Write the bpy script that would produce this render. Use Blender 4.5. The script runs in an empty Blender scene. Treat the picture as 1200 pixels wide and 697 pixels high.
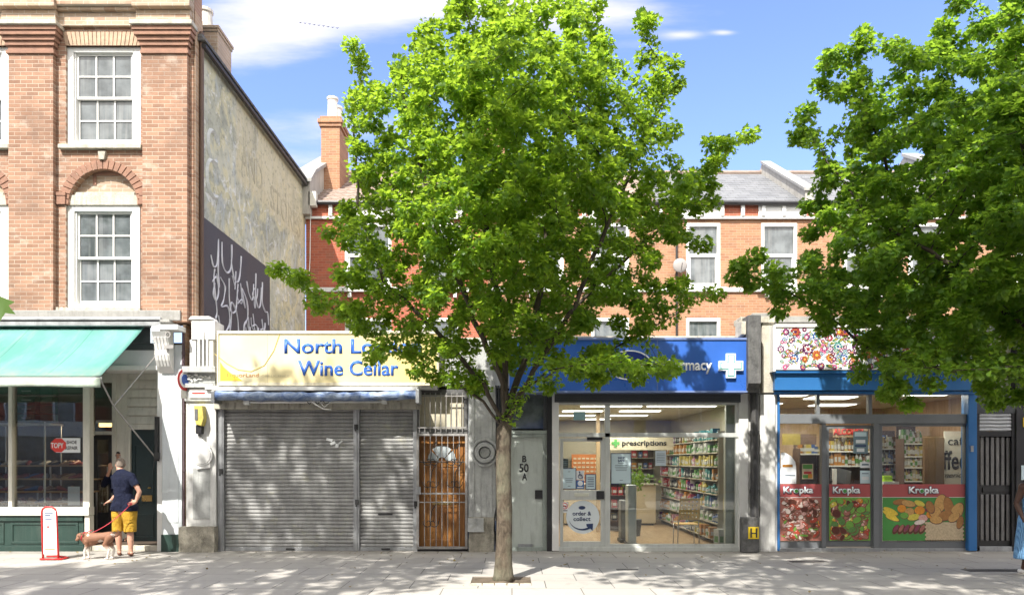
import bpy, math, random
import numpy as np
from mathutils import Vector, Matrix, noise as mnoise

R = math.radians
SC = bpy.context.scene
COL = SC.collection

# ---------------- camera, world, sun, exposure ----------------
cam_d = bpy.data.cameras.new('camera'); cam = bpy.data.objects.new('camera', cam_d); COL.objects.link(cam)
cam.location = (0, 0, 1.7); cam.rotation_euler = (R(90), 0, 0)
cam_d.sensor_width = 36; cam_d.lens = 868/1200*36; cam_d.shift_y = (540-348.5)/1200
cam_d.clip_start = .05; cam_d.clip_end = 3000
SC.camera = cam

SUN = Vector((.36, .77, -1.0)).normalized()          # direction the light travels
ELEV = math.asin(-SUN.z); AZ = math.atan2(-SUN.x, -SUN.y)   # towards the sun, clockwise from +Y

W = bpy.data.worlds.new('World'); SC.world = W; W.use_nodes = True
wn, wl = W.node_tree.nodes, W.node_tree.links
wn.clear()
sky = wn.new('ShaderNodeTexSky'); sky.sky_type = 'NISHITA'; sky.sun_disc = False
sky.sun_elevation = ELEV; sky.sun_rotation = AZ
sky.air_density = 1.0; sky.dust_density = 0.35; sky.ozone_density = 3.0
hs = wn.new('ShaderNodeMix'); hs.data_type = 'RGBA'; hs.blend_type = 'MULTIPLY'; hs.inputs[0].default_value = 1
hs.inputs[7].default_value = (.80, .76, .92, 1)
wl.new(sky.outputs[0], hs.inputs[6])
def wmath(op, a, b=None, c=None, clamp=False):
    n = wn.new('ShaderNodeMath'); n.operation = op; n.use_clamp = clamp
    for i, v in enumerate((a, b, c)):
        if v is None: continue
        if isinstance(v, (int, float)): n.inputs[i].default_value = v
        else: wl.new(v, n.inputs[i])
    return n.outputs[0]
tc = wn.new('ShaderNodeTexCoord'); sp = wn.new('ShaderNodeSeparateXYZ'); wl.new(tc.outputs['Generated'], sp.inputs[0])
dy = wmath('MAXIMUM', sp.outputs[1], .08)
u = wmath('DIVIDE', sp.outputs[0], dy); v = wmath('DIVIDE', sp.outputs[2], dy)
cb = wn.new('ShaderNodeCombineXYZ'); wl.new(wmath('MULTIPLY', u, 3.2), cb.inputs[0]); wl.new(wmath('MULTIPLY', v, 15.0), cb.inputs[1])
nz = wn.new('ShaderNodeTexNoise'); nz.inputs['Scale'].default_value = 1.0; nz.inputs['Detail'].default_value = 8; nz.inputs['Roughness'].default_value = .58
wl.new(cb.outputs[0], nz.inputs['Vector'])
def ell(cu, cv, ru, rv, k):
    a = wmath('DIVIDE', wmath('SUBTRACT', u, cu), ru); b = wmath('DIVIDE', wmath('SUBTRACT', v, cv), rv)
    d = wmath('ADD', wmath('MULTIPLY', a, a), wmath('MULTIPLY', b, b))
    return wmath('MULTIPLY', wmath('EXPONENT', wmath('MULTIPLY', d, -1.0)), k)
reg = wmath('ADD', ell(-.22, .615, .27, .055, 1.0), ell(.12, .60, .16, .035, .62))
reg = wmath('ADD', reg, ell(-.36, .555, .1, .035, .55))
reg = wmath('ADD', reg, ell(-.34, .45, .2, .03, .5)); reg = wmath('ADD', reg, ell(-.30, .40, .2, .022, .55))
reg = wmath('ADD', reg, ell(.23, .575, .03, .006, .5)); reg = wmath('ADD', reg, ell(.285, .578, .015, .004, .5))
cov = wmath('ADD', wmath('MULTIPLY', wmath('SUBTRACT', nz.outputs[0], .5), 1.5), reg)
rmp = wn.new('ShaderNodeMapRange'); rmp.interpolation_type = 'SMOOTHSTEP'
rmp.inputs[1].default_value = .22; rmp.inputs[2].default_value = 1.05
wl.new(cov, rmp.inputs[0])
front = wmath('GREATER_THAN', sp.outputs[1], .1)
cmask = wmath('MULTIPLY', wmath('MULTIPLY', rmp.outputs[0], front), .9)
cm = wn.new('ShaderNodeMix'); cm.data_type = 'RGBA'; wl.new(cmask, cm.inputs[0]); wl.new(hs.outputs[2], cm.inputs[6])
cm.inputs[7].default_value = (3.3, 3.15, 3.4, 1)
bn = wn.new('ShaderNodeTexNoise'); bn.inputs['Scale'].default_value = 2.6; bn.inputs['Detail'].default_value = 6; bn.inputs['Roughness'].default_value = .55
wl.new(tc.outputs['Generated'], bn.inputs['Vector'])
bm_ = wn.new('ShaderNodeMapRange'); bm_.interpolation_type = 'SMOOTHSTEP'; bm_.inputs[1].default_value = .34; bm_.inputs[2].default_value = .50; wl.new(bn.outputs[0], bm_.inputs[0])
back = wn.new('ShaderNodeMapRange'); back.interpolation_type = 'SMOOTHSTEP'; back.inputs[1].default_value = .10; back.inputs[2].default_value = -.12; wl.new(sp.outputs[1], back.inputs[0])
cm2 = wn.new('ShaderNodeMix'); cm2.data_type = 'RGBA'; wl.new(wmath('MULTIPLY', wmath('MULTIPLY', bm_.outputs[0], back.outputs[0]), .92), cm2.inputs[0]); wl.new(cm.outputs[2], cm2.inputs[6]); cm2.inputs[7].default_value = (8.2, 7.7, 7.0, 1)  # unseen clouds behind the camera, added to brighten the shaded surfaces
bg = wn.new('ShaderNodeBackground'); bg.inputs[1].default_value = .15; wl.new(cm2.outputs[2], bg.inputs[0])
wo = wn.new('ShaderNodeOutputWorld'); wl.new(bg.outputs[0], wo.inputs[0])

sd = bpy.data.lights.new('sun', 'SUN'); sd.energy = 3.7; sd.angle = R(.55); sd.color = (1, .955, .88)
so = bpy.data.objects.new('sun', sd); COL.objects.link(so); so.location = (-5, -8, 20)
so.rotation_euler = SUN.to_track_quat('-Z', 'Y').to_euler()

SC.view_settings.view_transform = 'Standard'; SC.view_settings.look = 'None'
SC.view_settings.exposure = 1.4; SC.view_settings.gamma = 1; SC.view_settings.use_curve_mapping = False
SC.render.engine = 'CYCLES'
cy = SC.cycles
cy.use_denoising = True; cy.max_bounces = 7; cy.diffuse_bounces = 3; cy.glossy_bounces = 3; cy.transmission_bounces = 5
cy.transparent_max_bounces = 12; cy.caustics_reflective = False; cy.caustics_refractive = False
cy.sample_clamp_indirect = 4; cy.use_adaptive_sampling = True; cy.adaptive_threshold = .02

# ---------------- coordinate helpers: photo measurements to metres on a wall at depth Y ----------------
YF = 14.0
def X(px, Y=YF): return (px-600)*Y/868
def Z(py, Y=YF): return 1.7+(540-py)*Y/868

# ---------------- materials ----------------
MATS = {}
class NT:
    def __init__(s, name):
        s.m = bpy.data.materials.new(name); s.m.use_nodes = True
        s.n, s.l = s.m.node_tree.nodes, s.m.node_tree.links
        s.n.clear(); s.out = s.n.new('ShaderNodeOutputMaterial')
        s.b = s.n.new('ShaderNodeBsdfPrincipled'); s.l.new(s.b.outputs[0], s.out.inputs[0])
        s.g = s.n.new('ShaderNodeNewGeometry')
    def set(s, inp, v):
        if hasattr(v, 'links') or hasattr(v, 'is_linked'): s.l.new(v, inp)
        elif isinstance(v, (tuple, list)) and len(v) == 3 and inp.type == 'RGBA': inp.default_value = (*v, 1)
        else: inp.default_value = v
    def P(s, **k):
        for a, v in k.items():
            s.set(s.b.inputs[{'color': 'Base Color', 'rough': 'Roughness', 'metal': 'Metallic', 'spec': 'Specular IOR Level', 'normal': 'Normal', 'coat': 'Coat Weight'}[a]], v)
    def math(s, op, a, b=None, c=None, clamp=False):
        n = s.n.new('ShaderNodeMath'); n.operation = op; n.use_clamp = clamp
        for i, v in enumerate((a, b, c)):
            if v is not None: s.set(n.inputs[i], v)
        return n.outputs[0]
    def mix(s, f, a, b, mode='MIX'):
        n = s.n.new('ShaderNodeMix'); n.data_type = 'RGBA'; n.blend_type = mode
        s.set(n.inputs[0], f); s.set(n.inputs[6], a); s.set(n.inputs[7], b); return n.outputs[2]
    def xyz(s, swap=None, scale=(1, 1, 1)):
        """world position, axes re-ordered by swap, scaled"""
        sep = s.n.new('ShaderNodeSeparateXYZ'); s.l.new(s.g.outputs['Position'], sep.inputs[0])
        c = s.n.new('ShaderNodeCombineXYZ')
        for i, a in enumerate(swap or 'xyz'):
            if a == '0': continue
            s.l.new(s.math('MULTIPLY', sep.outputs['xyz'.index(a)], scale[i]), c.inputs[i])
        return c.outputs[0]
    def noise(s, vec, scale, detail=4, rough=.55, color=False, dist=0):
        n = s.n.new('ShaderNodeTexNoise'); s.l.new(vec, n.inputs['Vector'])
        n.inputs['Scale'].default_value = scale; n.inputs['Detail'].default_value = detail
        n.inputs['Roughness'].default_value = rough; n.inputs['Distortion'].default_value = dist
        return n.outputs[1 if color else 0]
    def ramp(s, f, lo, hi, a=0, b=1):
        n = s.n.new('ShaderNodeMapRange'); s.set(n.inputs[0], f)
        for i, v in enumerate((lo, hi, a, b)): n.inputs[i+1].default_value = v
        return n.outputs[0]
    def bump(s, h, strength=.3, dist=.01, normal=None):
        n = s.n.new('ShaderNodeBump'); n.inputs['Strength'].default_value = strength; n.inputs['Distance'].default_value = dist
        s.set(n.inputs['Height'], h)
        if normal is not None: s.l.new(normal, n.inputs['Normal'])
        return n.outputs[0]

def mk(name, color, rough=.6, vary=.18, scale=3.0, fine=40, bump=.15, metal=0, spec=.4, dirt=0, dirtcol=(.08, .07, .055), coat=0):
    """weathered solid colour: coarse and fine variation, slight bump, optional dirt streaks"""
    if name in MATS: return MATS[name]
    t = NT(name); pos = t.xyz()
    a = t.noise(pos, scale, 5, .6); b = t.noise(pos, fine, 3, .6)
    f = t.math('ADD', t.math('MULTIPLY', a, .7), t.math('MULTIPLY', b, .3))
    f = t.ramp(f, .3, .7)
    lo = tuple(c*(1-vary) for c in color); hi = tuple(min(c*(1+vary), 1) for c in color)
    col = t.mix(f, lo, hi)
    if dirt:
        st = t.noise(t.xyz('xyz', (9, 9, 1.1)), 1.3, 5, .65)
        col = t.mix(t.math('MULTIPLY', t.ramp(st, .5, .72), dirt), col, dirtcol)
    t.P(color=col, rough=t.ramp(a, .2, .8, max(rough-.1, .02), min(rough+.12, 1)), metal=metal, spec=spec, coat=coat)
    if bump: t.P(normal=t.bump(f, bump, .01))
    MATS[name] = t.m; return t.m

def mk_glow(name, color, strength):
    t = NT(name); t.n.remove(t.b); e = t.n.new('ShaderNodeEmission'); e.inputs[0].default_value = (*color, 1); e.inputs[1].default_value = strength
    t.l.new(e.outputs[0], t.out.inputs[0]); MATS[name] = t.m; return t.m

def mk_glass(name, tint=(.93, .96, .95), minr=.035, boost=1.0, rough=0.0, film=None, filmamt=0):
    t = NT(name); t.n.remove(t.b)
    tr = t.n.new('ShaderNodeBsdfTransparent'); tr.inputs[0].default_value = (*tint, 1)
    gl = t.n.new('ShaderNodeBsdfGlossy'); gl.inputs['Roughness'].default_value = rough
    bmp = t.bump(t.noise(t.xyz(), 1.1, 2), .06, .02); t.l.new(bmp, gl.inputs['Normal'])
    fr = t.n.new('ShaderNodeFresnel'); fr.inputs[0].default_value = 1.5
    f = t.math('MULTIPLY', t.math('ADD', fr.outputs[0], minr), boost, clamp=True)
    mx = t.n.new('ShaderNodeMixShader'); t.l.new(f, mx.inputs[0]); t.l.new(tr.outputs[0], mx.inputs[1]); t.l.new(gl.outputs[0], mx.inputs[2])
    o = mx.outputs[0]
    if film:
        df = t.n.new('ShaderNodeBsdfDiffuse'); df.inputs[0].default_value = (*film, 1)
        m2 = t.n.new('ShaderNodeMixShader'); t.l.new(t.math('MULTIPLY', t.ramp(t.noise(t.xyz(), 5, 5, .7), .35, .75, .3, 1.2), filmamt), m2.inputs[0])
        t.l.new(o, m2.inputs[1]); t.l.new(df.outputs[0], m2.inputs[2]); o = m2.outputs[0]
    t.l.new(o, t.out.inputs[0]); MATS[name] = t.m; return t.m

def mk_brick(name, c1, c2, mortar, swap='xz0', bw=.225, rh=.075, patch=.35, patchcol=(.33, .24, .17), white=.0):
    t = NT(name); v = t.xyz(swap)
    br = t.n.new('ShaderNodeTexBrick'); t.l.new(v, br.inputs['Vector'])
    br.inputs['Scale'].default_value = 1; br.inputs['Brick Width'].default_value = bw; br.inputs['Row Height'].default_value = rh
    br.inputs['Mortar Size'].default_value = .0065; br.inputs['Mortar Smooth'].default_value = .35; br.inputs['Bias'].default_value = -.1
    br.offset = .5
    br.inputs['Color1'].default_value = (*c1, 1); br.inputs['Color2'].default_value = (*c2, 1); br.inputs['Mortar'].default_value = (*mortar, 1)
    big = t.noise(t.xyz(), .9, 5, .6); med = t.noise(t.xyz(), 7, 4, .65); fin = t.noise(t.xyz(), 45, 3, .6)
    col = t.mix(t.ramp(med, .3, .7, .0, .55), br.outputs['Color'], t.mix(.5, br.outputs['Color'], (c1[0]*1.25, c1[1]*1.2, c1[2]*1.1)))
    col = t.mix(t.math('MULTIPLY', t.ramp(big, .48, .66), patch), col, patchcol)
    col = t.mix(t.math('MULTIPLY', t.ramp(fin, .62, .75), .35), col, (.12, .08, .06))
    if white: col = t.mix(t.math('MULTIPLY', t.ramp(t.noise(t.xyz('xyz', (1, 1, 1.6)), 2.1, 6, .7), .56, .66), white), col, (.56, .52, .45))
    # odd single bricks
    wn_ = t.n.new('ShaderNodeTexWhiteNoise'); wn_.noise_dimensions = '2D'
    sn = t.n.new('ShaderNodeVectorMath'); sn.operation = 'SNAP'; t.l.new(v, sn.inputs[0]); sn.inputs[1].default_value = (bw, rh, 1)
    t.l.new(sn.outputs[0], wn_.inputs['Vector'])
    inv = t.math('SUBTRACT', 1, br.outputs['Fac'])
    col = t.mix(t.math('MULTIPLY', t.math('MULTIPLY', t.ramp(wn_.outputs[0], .78, .95), .5), inv), col, (.24, .13, .085))
    t.P(color=col, rough=.88, spec=.2)
    h = t.math('ADD', t.math('MULTIPLY', br.outputs['Fac'], -.8), t.math('MULTIPLY', fin, .5))
    t.P(normal=t.bump(h, .55, .012))
    MATS[name] = t.m; return t.m

# ---------------- mesh builder ----------------
def wloc(o):
    l = Vector((0, 0, 0))
    while o is not None: l = l+o.location; o = o.parent
    return l
class MB:
    def __init__(s): s.V = []; s.F = []; s.M = []
    def add(s, verts, faces, m=0):
        n = len(s.V); s.V += [tuple(v) for v in verts]; s.F += [tuple(i+n for i in f) for f in faces]; s.M += [m]*len(faces); return s
    def box(s, x0, x1, y0, y1, z0, z1, m=0):
        if x0 > x1: x0, x1 = x1, x0
        if y0 > y1: y0, y1 = y1, y0
        if z0 > z1: z0, z1 = z1, z0
        return s.add([(x0,y0,z0),(x1,y0,z0),(x1,y1,z0),(x0,y1,z0),(x0,y0,z1),(x1,y0,z1),(x1,y1,z1),(x0,y1,z1)],
              [(0,3,2,1),(4,5,6,7),(0,1,5,4),(1,2,6,5),(2,3,7,6),(3,0,4,7)], m)
    def pbox(s, px0, px1, py0, py1, yf, yb, m=0):
        """box whose front face (at depth yf) covers the given photo measurements"""
        return s.box(X(px0, yf), X(px1, yf), yf, yb, Z(py1, yf), Z(py0, yf), m)
    def obox(s, c, sz, rot, m=0):
        hx, hy, hz = sz[0]/2, sz[1]/2, sz[2]/2; c = Vector(c)
        vs = [c+rot@Vector(p) for p in ((-hx,-hy,-hz),(hx,-hy,-hz),(hx,hy,-hz),(-hx,hy,-hz),(-hx,-hy,hz),(hx,-hy,hz),(hx,hy,hz),(-hx,hy,hz))]
        return s.add(vs, [(0,3,2,1),(4,5,6,7),(0,1,5,4),(1,2,6,5),(2,3,7,6),(3,0,4,7)], m)
    def path(s, pts, rad, n=8, m=0, caps=True, closed=False):
        pts = [Vector(p) for p in pts]; k = len(pts)
        if isinstance(rad, (int, float)): rad = [rad]*k
        rings = []; up = None
        for i, p in enumerate(pts):
            if closed: d = pts[(i+1) % k]-pts[i-1]
            else: d = pts[min(i+1, k-1)]-pts[max(i-1, 0)]
            if d.length < 1e-9: d = Vector((0, 0, 1))
            d.normalize()
            if up is None:
                up = Vector((0, 0, 1)) if abs(d.z) < .9 else Vector((1, 0, 0))
            a = d.cross(up)
            if a.length < 1e-4: a = d.cross(Vector((1, .3, 0)))
            a.normalize(); b = a.cross(d).normalized(); up = b
            rings.append([p+(a*math.cos(2*math.pi*j/n)+b*math.sin(2*math.pi*j/n))*rad[i] for j in range(n)])
        vs = [v for r in rings for v in r]; fs = []
        for i in range(k if closed else k-1):
            i2 = (i+1) % k
            for j in range(n): fs.append((i*n+j, i*n+(j+1) % n, i2*n+(j+1) % n, i2*n+j))
        if caps and not closed: fs += [tuple(range(n-1, -1, -1)), tuple((k-1)*n+j for j in range(n))]
        return s.add(vs, fs, m)
    def tube(s, a, b, r, r2=None, n=8, m=0): return s.path([a, b], [r, r if r2 is None else r2], n, m)
    def ell(s, c, r, seg=12, m=0, rings=None):
        if isinstance(r, (int, float)): r = (r, r, r)
        rg = rings or max(4, seg//2); vs = []; fs = []
        for i in range(rg+1):
            t = math.pi*i/rg
            for j in range(seg):
                p = 2*math.pi*j/seg
                vs.append((c[0]+r[0]*math.sin(t)*math.cos(p), c[1]+r[1]*math.sin(t)*math.sin(p), c[2]+r[2]*math.cos(t)))
        for i in range(rg):
            for j in range(seg): fs.append((i*seg+j, (i+1)*seg+j, (i+1)*seg+(j+1) % seg, i*seg+(j+1) % seg))
        return s.add(vs, fs, m)
    def prism(s, poly, axis, a0, a1, m=0):
        """poly in the two other axes (x,z for axis y; y,z for axis x; x,y for axis z)"""
        def mkp(p, a): return (p[0], a, p[1]) if axis == 'y' else ((a, p[0], p[1]) if axis == 'x' else (p[0], p[1], a))
        n = len(poly); vs = [mkp(p, a0) for p in poly]+[mkp(p, a1) for p in poly]
        fs = [tuple(range(n)), tuple(range(2*n-1, n-1, -1))]+[(i, i+n, (i+1) % n+n, (i+1) % n) for i in range(n)]
        return s.add(vs, fs, m)
    def disc(s, cx, cz, rx, rz, y, th=.004, n=20, m=0, rot=0):
        c, q = math.cos(rot), math.sin(rot)
        pl = [(cx+rx*math.cos(2*math.pi*i/n)*c-rz*math.sin(2*math.pi*i/n)*q, cz+rx*math.cos(2*math.pi*i/n)*q+rz*math.sin(2*math.pi*i/n)*c) for i in range(n)]
        return s.prism(pl, 'y', y, y+th, m)
    def ring(s, cx, cz, rx, rz, w, y, th=.01, n=32, m=0):
        vs = []; fs = []
        for i in range(n):
            a = 2*math.pi*i/n; ca, sa = math.cos(a), math.sin(a)
            for (r1, r2) in ((rx, rz), (rx-w, rz-w)):
                for yy in (y, y+th): vs.append((cx+r1*ca, yy, cz+r2*sa))
        for i in range(n):
            a = 4*i; b = 4*((i+1) % n)
            fs += [(a, b, b+2, a+2), (a+1, a+3, b+3, b+1), (a, a+1, b+1, b), (a+2, b+2, b+3, a+3)]
        return s.add(vs, fs, m)
    def lathe(s, prof, cx, cy, n=16, m=0, cz=0):
        vs = []; fs = []; k = len(prof)
        for r, z in prof:
            for j in range(n): vs.append((cx+r*math.cos(2*math.pi*j/n), cy+r*math.sin(2*math.pi*j/n), cz+z))
        for i in range(k-1):
            for j in range(n): fs.append((i*n+j, i*n+(j+1) % n, (i+1)*n+(j+1) % n, (i+1)*n+j))
        fs += [tuple(range(n-1, -1, -1)), tuple((k-1)*n+j for j in range(n))]
        return s.add(vs, fs, m)
    def build_each(s, name, mats, parent=None, **k):
        """every piece added (eight-vertex boxes) becomes an object of its own"""
        for i in range(0, len(s.V), 8):
            b = MB(); b.V = s.V[i:i+8]; b.F = [tuple(q-i for q in f) for f in s.F if i <= f[0] < i+8]; b.M = [0]*len(b.F); b.build(name, mats, parent, **k)
    def build(s, name, mats, parent=None, smooth=False, bevel=0, label=None):
        o0 = wloc(parent) if parent is not None else Vector((0, 0, 0))
        me = bpy.data.meshes.new(name)
        me.from_pydata([(x-o0.x, y-o0.y, z-o0.z) for x, y, z in s.V], [], s.F)
        if not isinstance(mats, (list, tuple)): mats = [mats]
        for m in mats: me.materials.append(m)
        if len(mats) > 1: me.polygons.foreach_set('material_index', s.M)
        if smooth: me.polygons.foreach_set('use_smooth', [True]*len(s.F))
        me.update()
        o = bpy.data.objects.new(name, me); COL.objects.link(o)
        if parent is not None: o.parent = parent
        if bevel:
            b = o.modifiers.new('bevel', 'BEVEL'); b.width = bevel; b.segments = 2; b.limit_method = 'ANGLE'; b.angle_limit = R(50)
            b.use_clamp_overlap = True
        if label: o['label'] = label
        return o
def tag(o, label=None, cat=None, group=None, kind=None):
    if label: o['label'] = label
    if cat: o['category'] = cat
    if group: o['group'] = group
    if kind: o['kind'] = kind
    return o
def thing(name, loc, label, cat, group=None):
    o = bpy.data.objects.new(name, None); COL.objects.link(o); o.location = loc; o.empty_display_size = .2
    return tag(o, label, cat, group)
def copy_tree(o, parent=None):
    c = o.copy(); COL.objects.link(c)
    if parent is not None: c.parent = parent
    for ch in o.children: copy_tree(ch, c)
    return c
def text(s, mat, parent, px0, px1, ptop, pbase, yf, name='lettering', bold=0.0, ext=.004, shear=0, face='front', capref=None, spacing=1.0, world=None):
    """lettering on a wall facing the street: fits width px0..px1, cap height ptop..pbase, front at depth yf"""
    cu = bpy.data.curves.new('t', 'FONT'); cu.body = s; cu.size = 1; cu.extrude = 0; cu.offset = bold; cu.shear = shear
    cu.space_character = spacing; cu.resolution_u = 3
    ob = bpy.data.objects.new('t', cu); COL.objects.link(ob)
    bpy.context.view_layer.update()
    dg = bpy.context.evaluated_depsgraph_get()
    me = bpy.data.meshes.new_from_object(ob.evaluated_get(dg)); bpy.data.objects.remove(ob); bpy.data.curves.remove(cu)
    n = len(me.vertices); co = np.zeros(n*3); me.vertices.foreach_get('co', co); co = co.reshape(-1, 3)
    x0, x1 = co[:, 0].min(), co[:, 0].max(); cap = .70
    if world: X0, X1, ZB, ZT = world
    else: X0, X1, ZB, ZT = X(px0, yf), X(px1, yf), Z(pbase, yf), Z(ptop, yf)
    xs = X0+(co[:, 0]-x0)/(x1-x0)*(X1-X0); zs = ZB+co[:, 1]/cap*(ZT-ZB)
    o0 = wloc(parent) if parent is not None else Vector((0, 0, 0))
    if face == 'front': new = np.stack([xs-o0.x, np.full(n, yf-o0.y), zs-o0.z], 1)
    else: new = np.stack([np.full(n, yf-o0.x), xs-o0.y, zs-o0.z], 1)      # on a wall facing +X: yf is the x of the wall
    me.vertices.foreach_set('co', new.ravel()); me.update()
    me.materials.clear(); me.materials.append(mat)
    o = bpy.data.objects.new(name, me); COL.objects.link(o); o.parent = parent
    if ext:
        sm = o.modifiers.new('thick', 'SOLIDIFY'); sm.thickness = ext; sm.offset = -1 if True else 1
    return o
# ---------------- shared materials ----------------
brick_front = mk_brick('stock_brick', (.36, .215, .148), (.185, .11, .08), (.42, .365, .30), patch=.6, patchcol=(.17, .115, .088), white=.3)
brick_side = mk_brick('stock_brick_side', (.44, .30, .20), (.36, .24, .16), (.45, .40, .33), swap='yz0')
brick_weather = mk_brick('weathered_brick', (.42, .32, .24), (.34, .25, .18), (.50, .46, .40), patch=.5, patchcol=(.30, .25, .2), white=.75)
brick_yellow = mk_brick('yellow_brick', (.37, .20, .115), (.26, .13, .078), (.36, .28, .21), patch=.2, patchcol=(.5, .27, .17))
brick_red = mk_brick('red_brick', (.40, .12, .07), (.30, .085, .055), (.36, .22, .17), patch=.2, patchcol=(.3, .1, .07))
rubbed_red = mk('rubbed_red_brick', (.27, .15, .105), .85, .3, 5, 60, .3)
white_paint = mk('white_paint', (.70, .70, .68), .45, .05, 2, 30, .05, dirt=.12)
white_clean = mk('white_gloss_paint', (.80, .80, .79), .35, .04, 2, 30, .03)
cream_paint = mk('cream_paint', (.66, .64, .56), .5, .08, 2, 30, .08, dirt=.25)
old_white = mk('old_white_paint', (.60, .60, .58), .6, .18, 3, 25, .35, dirt=.45, dirtcol=(.16, .15, .13))
old_grey = mk('peeling_grey_paint', (.40, .41, .40), .7, .25, 4, 25, .5, dirt=.55, dirtcol=(.10, .10, .09))
stone = mk('rough_stone', (.30, .28, .23), .9, .5, 7, 45, 1.0, dirt=.4, dirtcol=(.07, .07, .05))
stone_pale = mk('pale_stone', (.46, .43, .36), .85, .3, 5, 40, .6, dirt=.45)
lead = mk('lead_flashing', (.29, .285, .27), .6, .2, 4, 30, .3, dirt=.3)
black_paint = mk('black_paint', (.025, .025, .027), .4, .3, 3, 30, .1)
soot = mk('sooty_timber', (.10, .10, .10), .8, .6, 6, 30, .5, dirt=.3, dirtcol=(.25, .24, .22))
dark_green = mk('dark_green_paint', (.022, .048, .040), .45, .2, 2, 30, .08, dirt=.25, dirtcol=(.1, .12, .1))
galv = mk('galvanised_steel', (.36, .37, .38), .42, .22, 5, 60, .15, metal=.55, dirt=.35, dirtcol=(.12, .12, .11))
steel = mk('brushed_steel', (.5, .5, .5), .35, .1, 5, 60, .05, metal=.9)
dark_metal = mk('dark_grey_metal', (.06, .065, .07), .45, .2, 3, 40, .1)
mid_metal = mk('grey_powder_coat', (.16, .17, .18), .4, .1, 3, 40, .05)
black_iron = mk('black_iron', (.03, .03, .03), .5, .3, 8, 60, .2)
grey_iron = mk('grey_iron', (.30, .29, .28), .5, .3, 8, 60, .2, metal=.3)
glass_clear = mk_glass('shop_glass', boost=.85, film=(.5, .5, .48), filmamt=.045)
glass_dark = mk_glass('reflecting_shop_glass', minr=.05, boost=1.0, film=(.5, .5, .48), filmamt=.012)
def mk_sash_glass():
    t = NT('sash_glass'); n1 = t.noise(t.xyz(), 2.5, 4)
    bl_ = t.math('MULTIPLY', t.ramp(t.g.outputs['Random Per Island'], .45, .55), .0)
    seps = t.n.new('ShaderNodeSeparateXYZ'); t.l.new(t.g.outputs['Position'], seps.inputs[0])
    cur = t.ramp(t.noise(t.xyz('xyz', (9, 9, .35)), 1.6, 3), .42, .62)
    base = t.mix(t.ramp(n1, .35, .65), (.05, .06, .065), (.15, .17, .18))
    t.P(color=t.mix(t.math('MULTIPLY', cur, t.ramp(t.noise(t.xyz('xyz', (.6, .6, .5)), 1.3, 2), .45, .6, 0, .5)), base, (.24, .25, .25)), rough=.06, spec=.8)
    t.P(normal=t.bump(t.noise(t.xyz(), 3, 2), .12, .02)); return t.m
sash_glass = mk_sash_glass()

# ---------------- ground ----------------
def mk_paving():
    t = NT('concrete_flags'); v = t.xyz('xy0')
    br = t.n.new('ShaderNodeTexBrick'); t.l.new(v, br.inputs['Vector'])
    br.inputs['Scale'].default_value = 1; br.inputs['Brick Width'].default_value = .92; br.inputs['Row Height'].default_value = .62
    br.inputs['Mortar Size'].default_value = .007; br.inputs['Mortar Smooth'].default_value = .15
    br.inputs['Color1'].default_value = (.42, .398, .36, 1); br.inputs['Color2'].default_value = (.37, .35, .318, 1)
    br.inputs['Mortar'].default_value = (.085, .08, .075, 1); br.offset = .5
    big = t.noise(t.xyz(), .55, 5, .6); med = t.noise(t.xyz(), 3.5, 5, .7); fin = t.noise(t.xyz(), 60, 3, .6)
    col = t.mix(t.ramp(big, .35, .7, 0, .35), br.outputs['Color'], (.30, .29, .27))
    col = t.mix(t.ramp(med, .55, .75, 0, .4), col, (.40, .385, .36))
    col = t.mix(t.ramp(fin, .35, .75, .0, .25), col, (.18, .175, .17))
    # chewing-gum and oil spots
    vo = t.n.new('ShaderNodeTexVoronoi'); t.l.new(v, vo.inputs['Vector']); vo.inputs['Scale'].default_value = 2.6; vo.inputs['Randomness'].default_value = 1
    spot = t.ramp(vo.outputs['Distance'], .045, .085, 1, 0)
    col = t.mix(t.math('MULTIPLY', t.math('MULTIPLY', spot, t.ramp(med, .45, .6)), .45), col, (.17, .165, .155))
    edge = t.n.new('ShaderNodeSeparateXYZ'); t.l.new(t.g.outputs['Position'], edge.inputs[0])
    dirt = t.math('MULTIPLY', t.ramp(edge.outputs[1], 13.45, 13.95), t.ramp(t.noise(t.xyz(), 2.2, 5, .7), .35, .65, .1, .6)); col = t.mix(dirt, col, (.12, .11, .095))
    col = t.mix(t.math('MULTIPLY', t.ramp(t.noise(t.xyz(), 1.1, 6, .75, dist=1.5), .58, .66), .35), col, (.20, .19, .175))
    t.P(color=col, rough=t.ramp(med, .3, .7, .62, .88), spec=.3)
    h = t.math('ADD', t.math('MULTIPLY', br.outputs['Fac'], -1), t.math('MULTIPLY', fin, .25))
    t.P(normal=t.bump(h, .5, .01)); return t.m
paving = mk_paving()
asphalt = mk('asphalt', (.055, .055, .056), .85, .3, 2, 90, .5)
kerb_m = mk('kerb_granite', (.30, .29, .28), .7, .2, 4, 60, .3)

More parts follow.
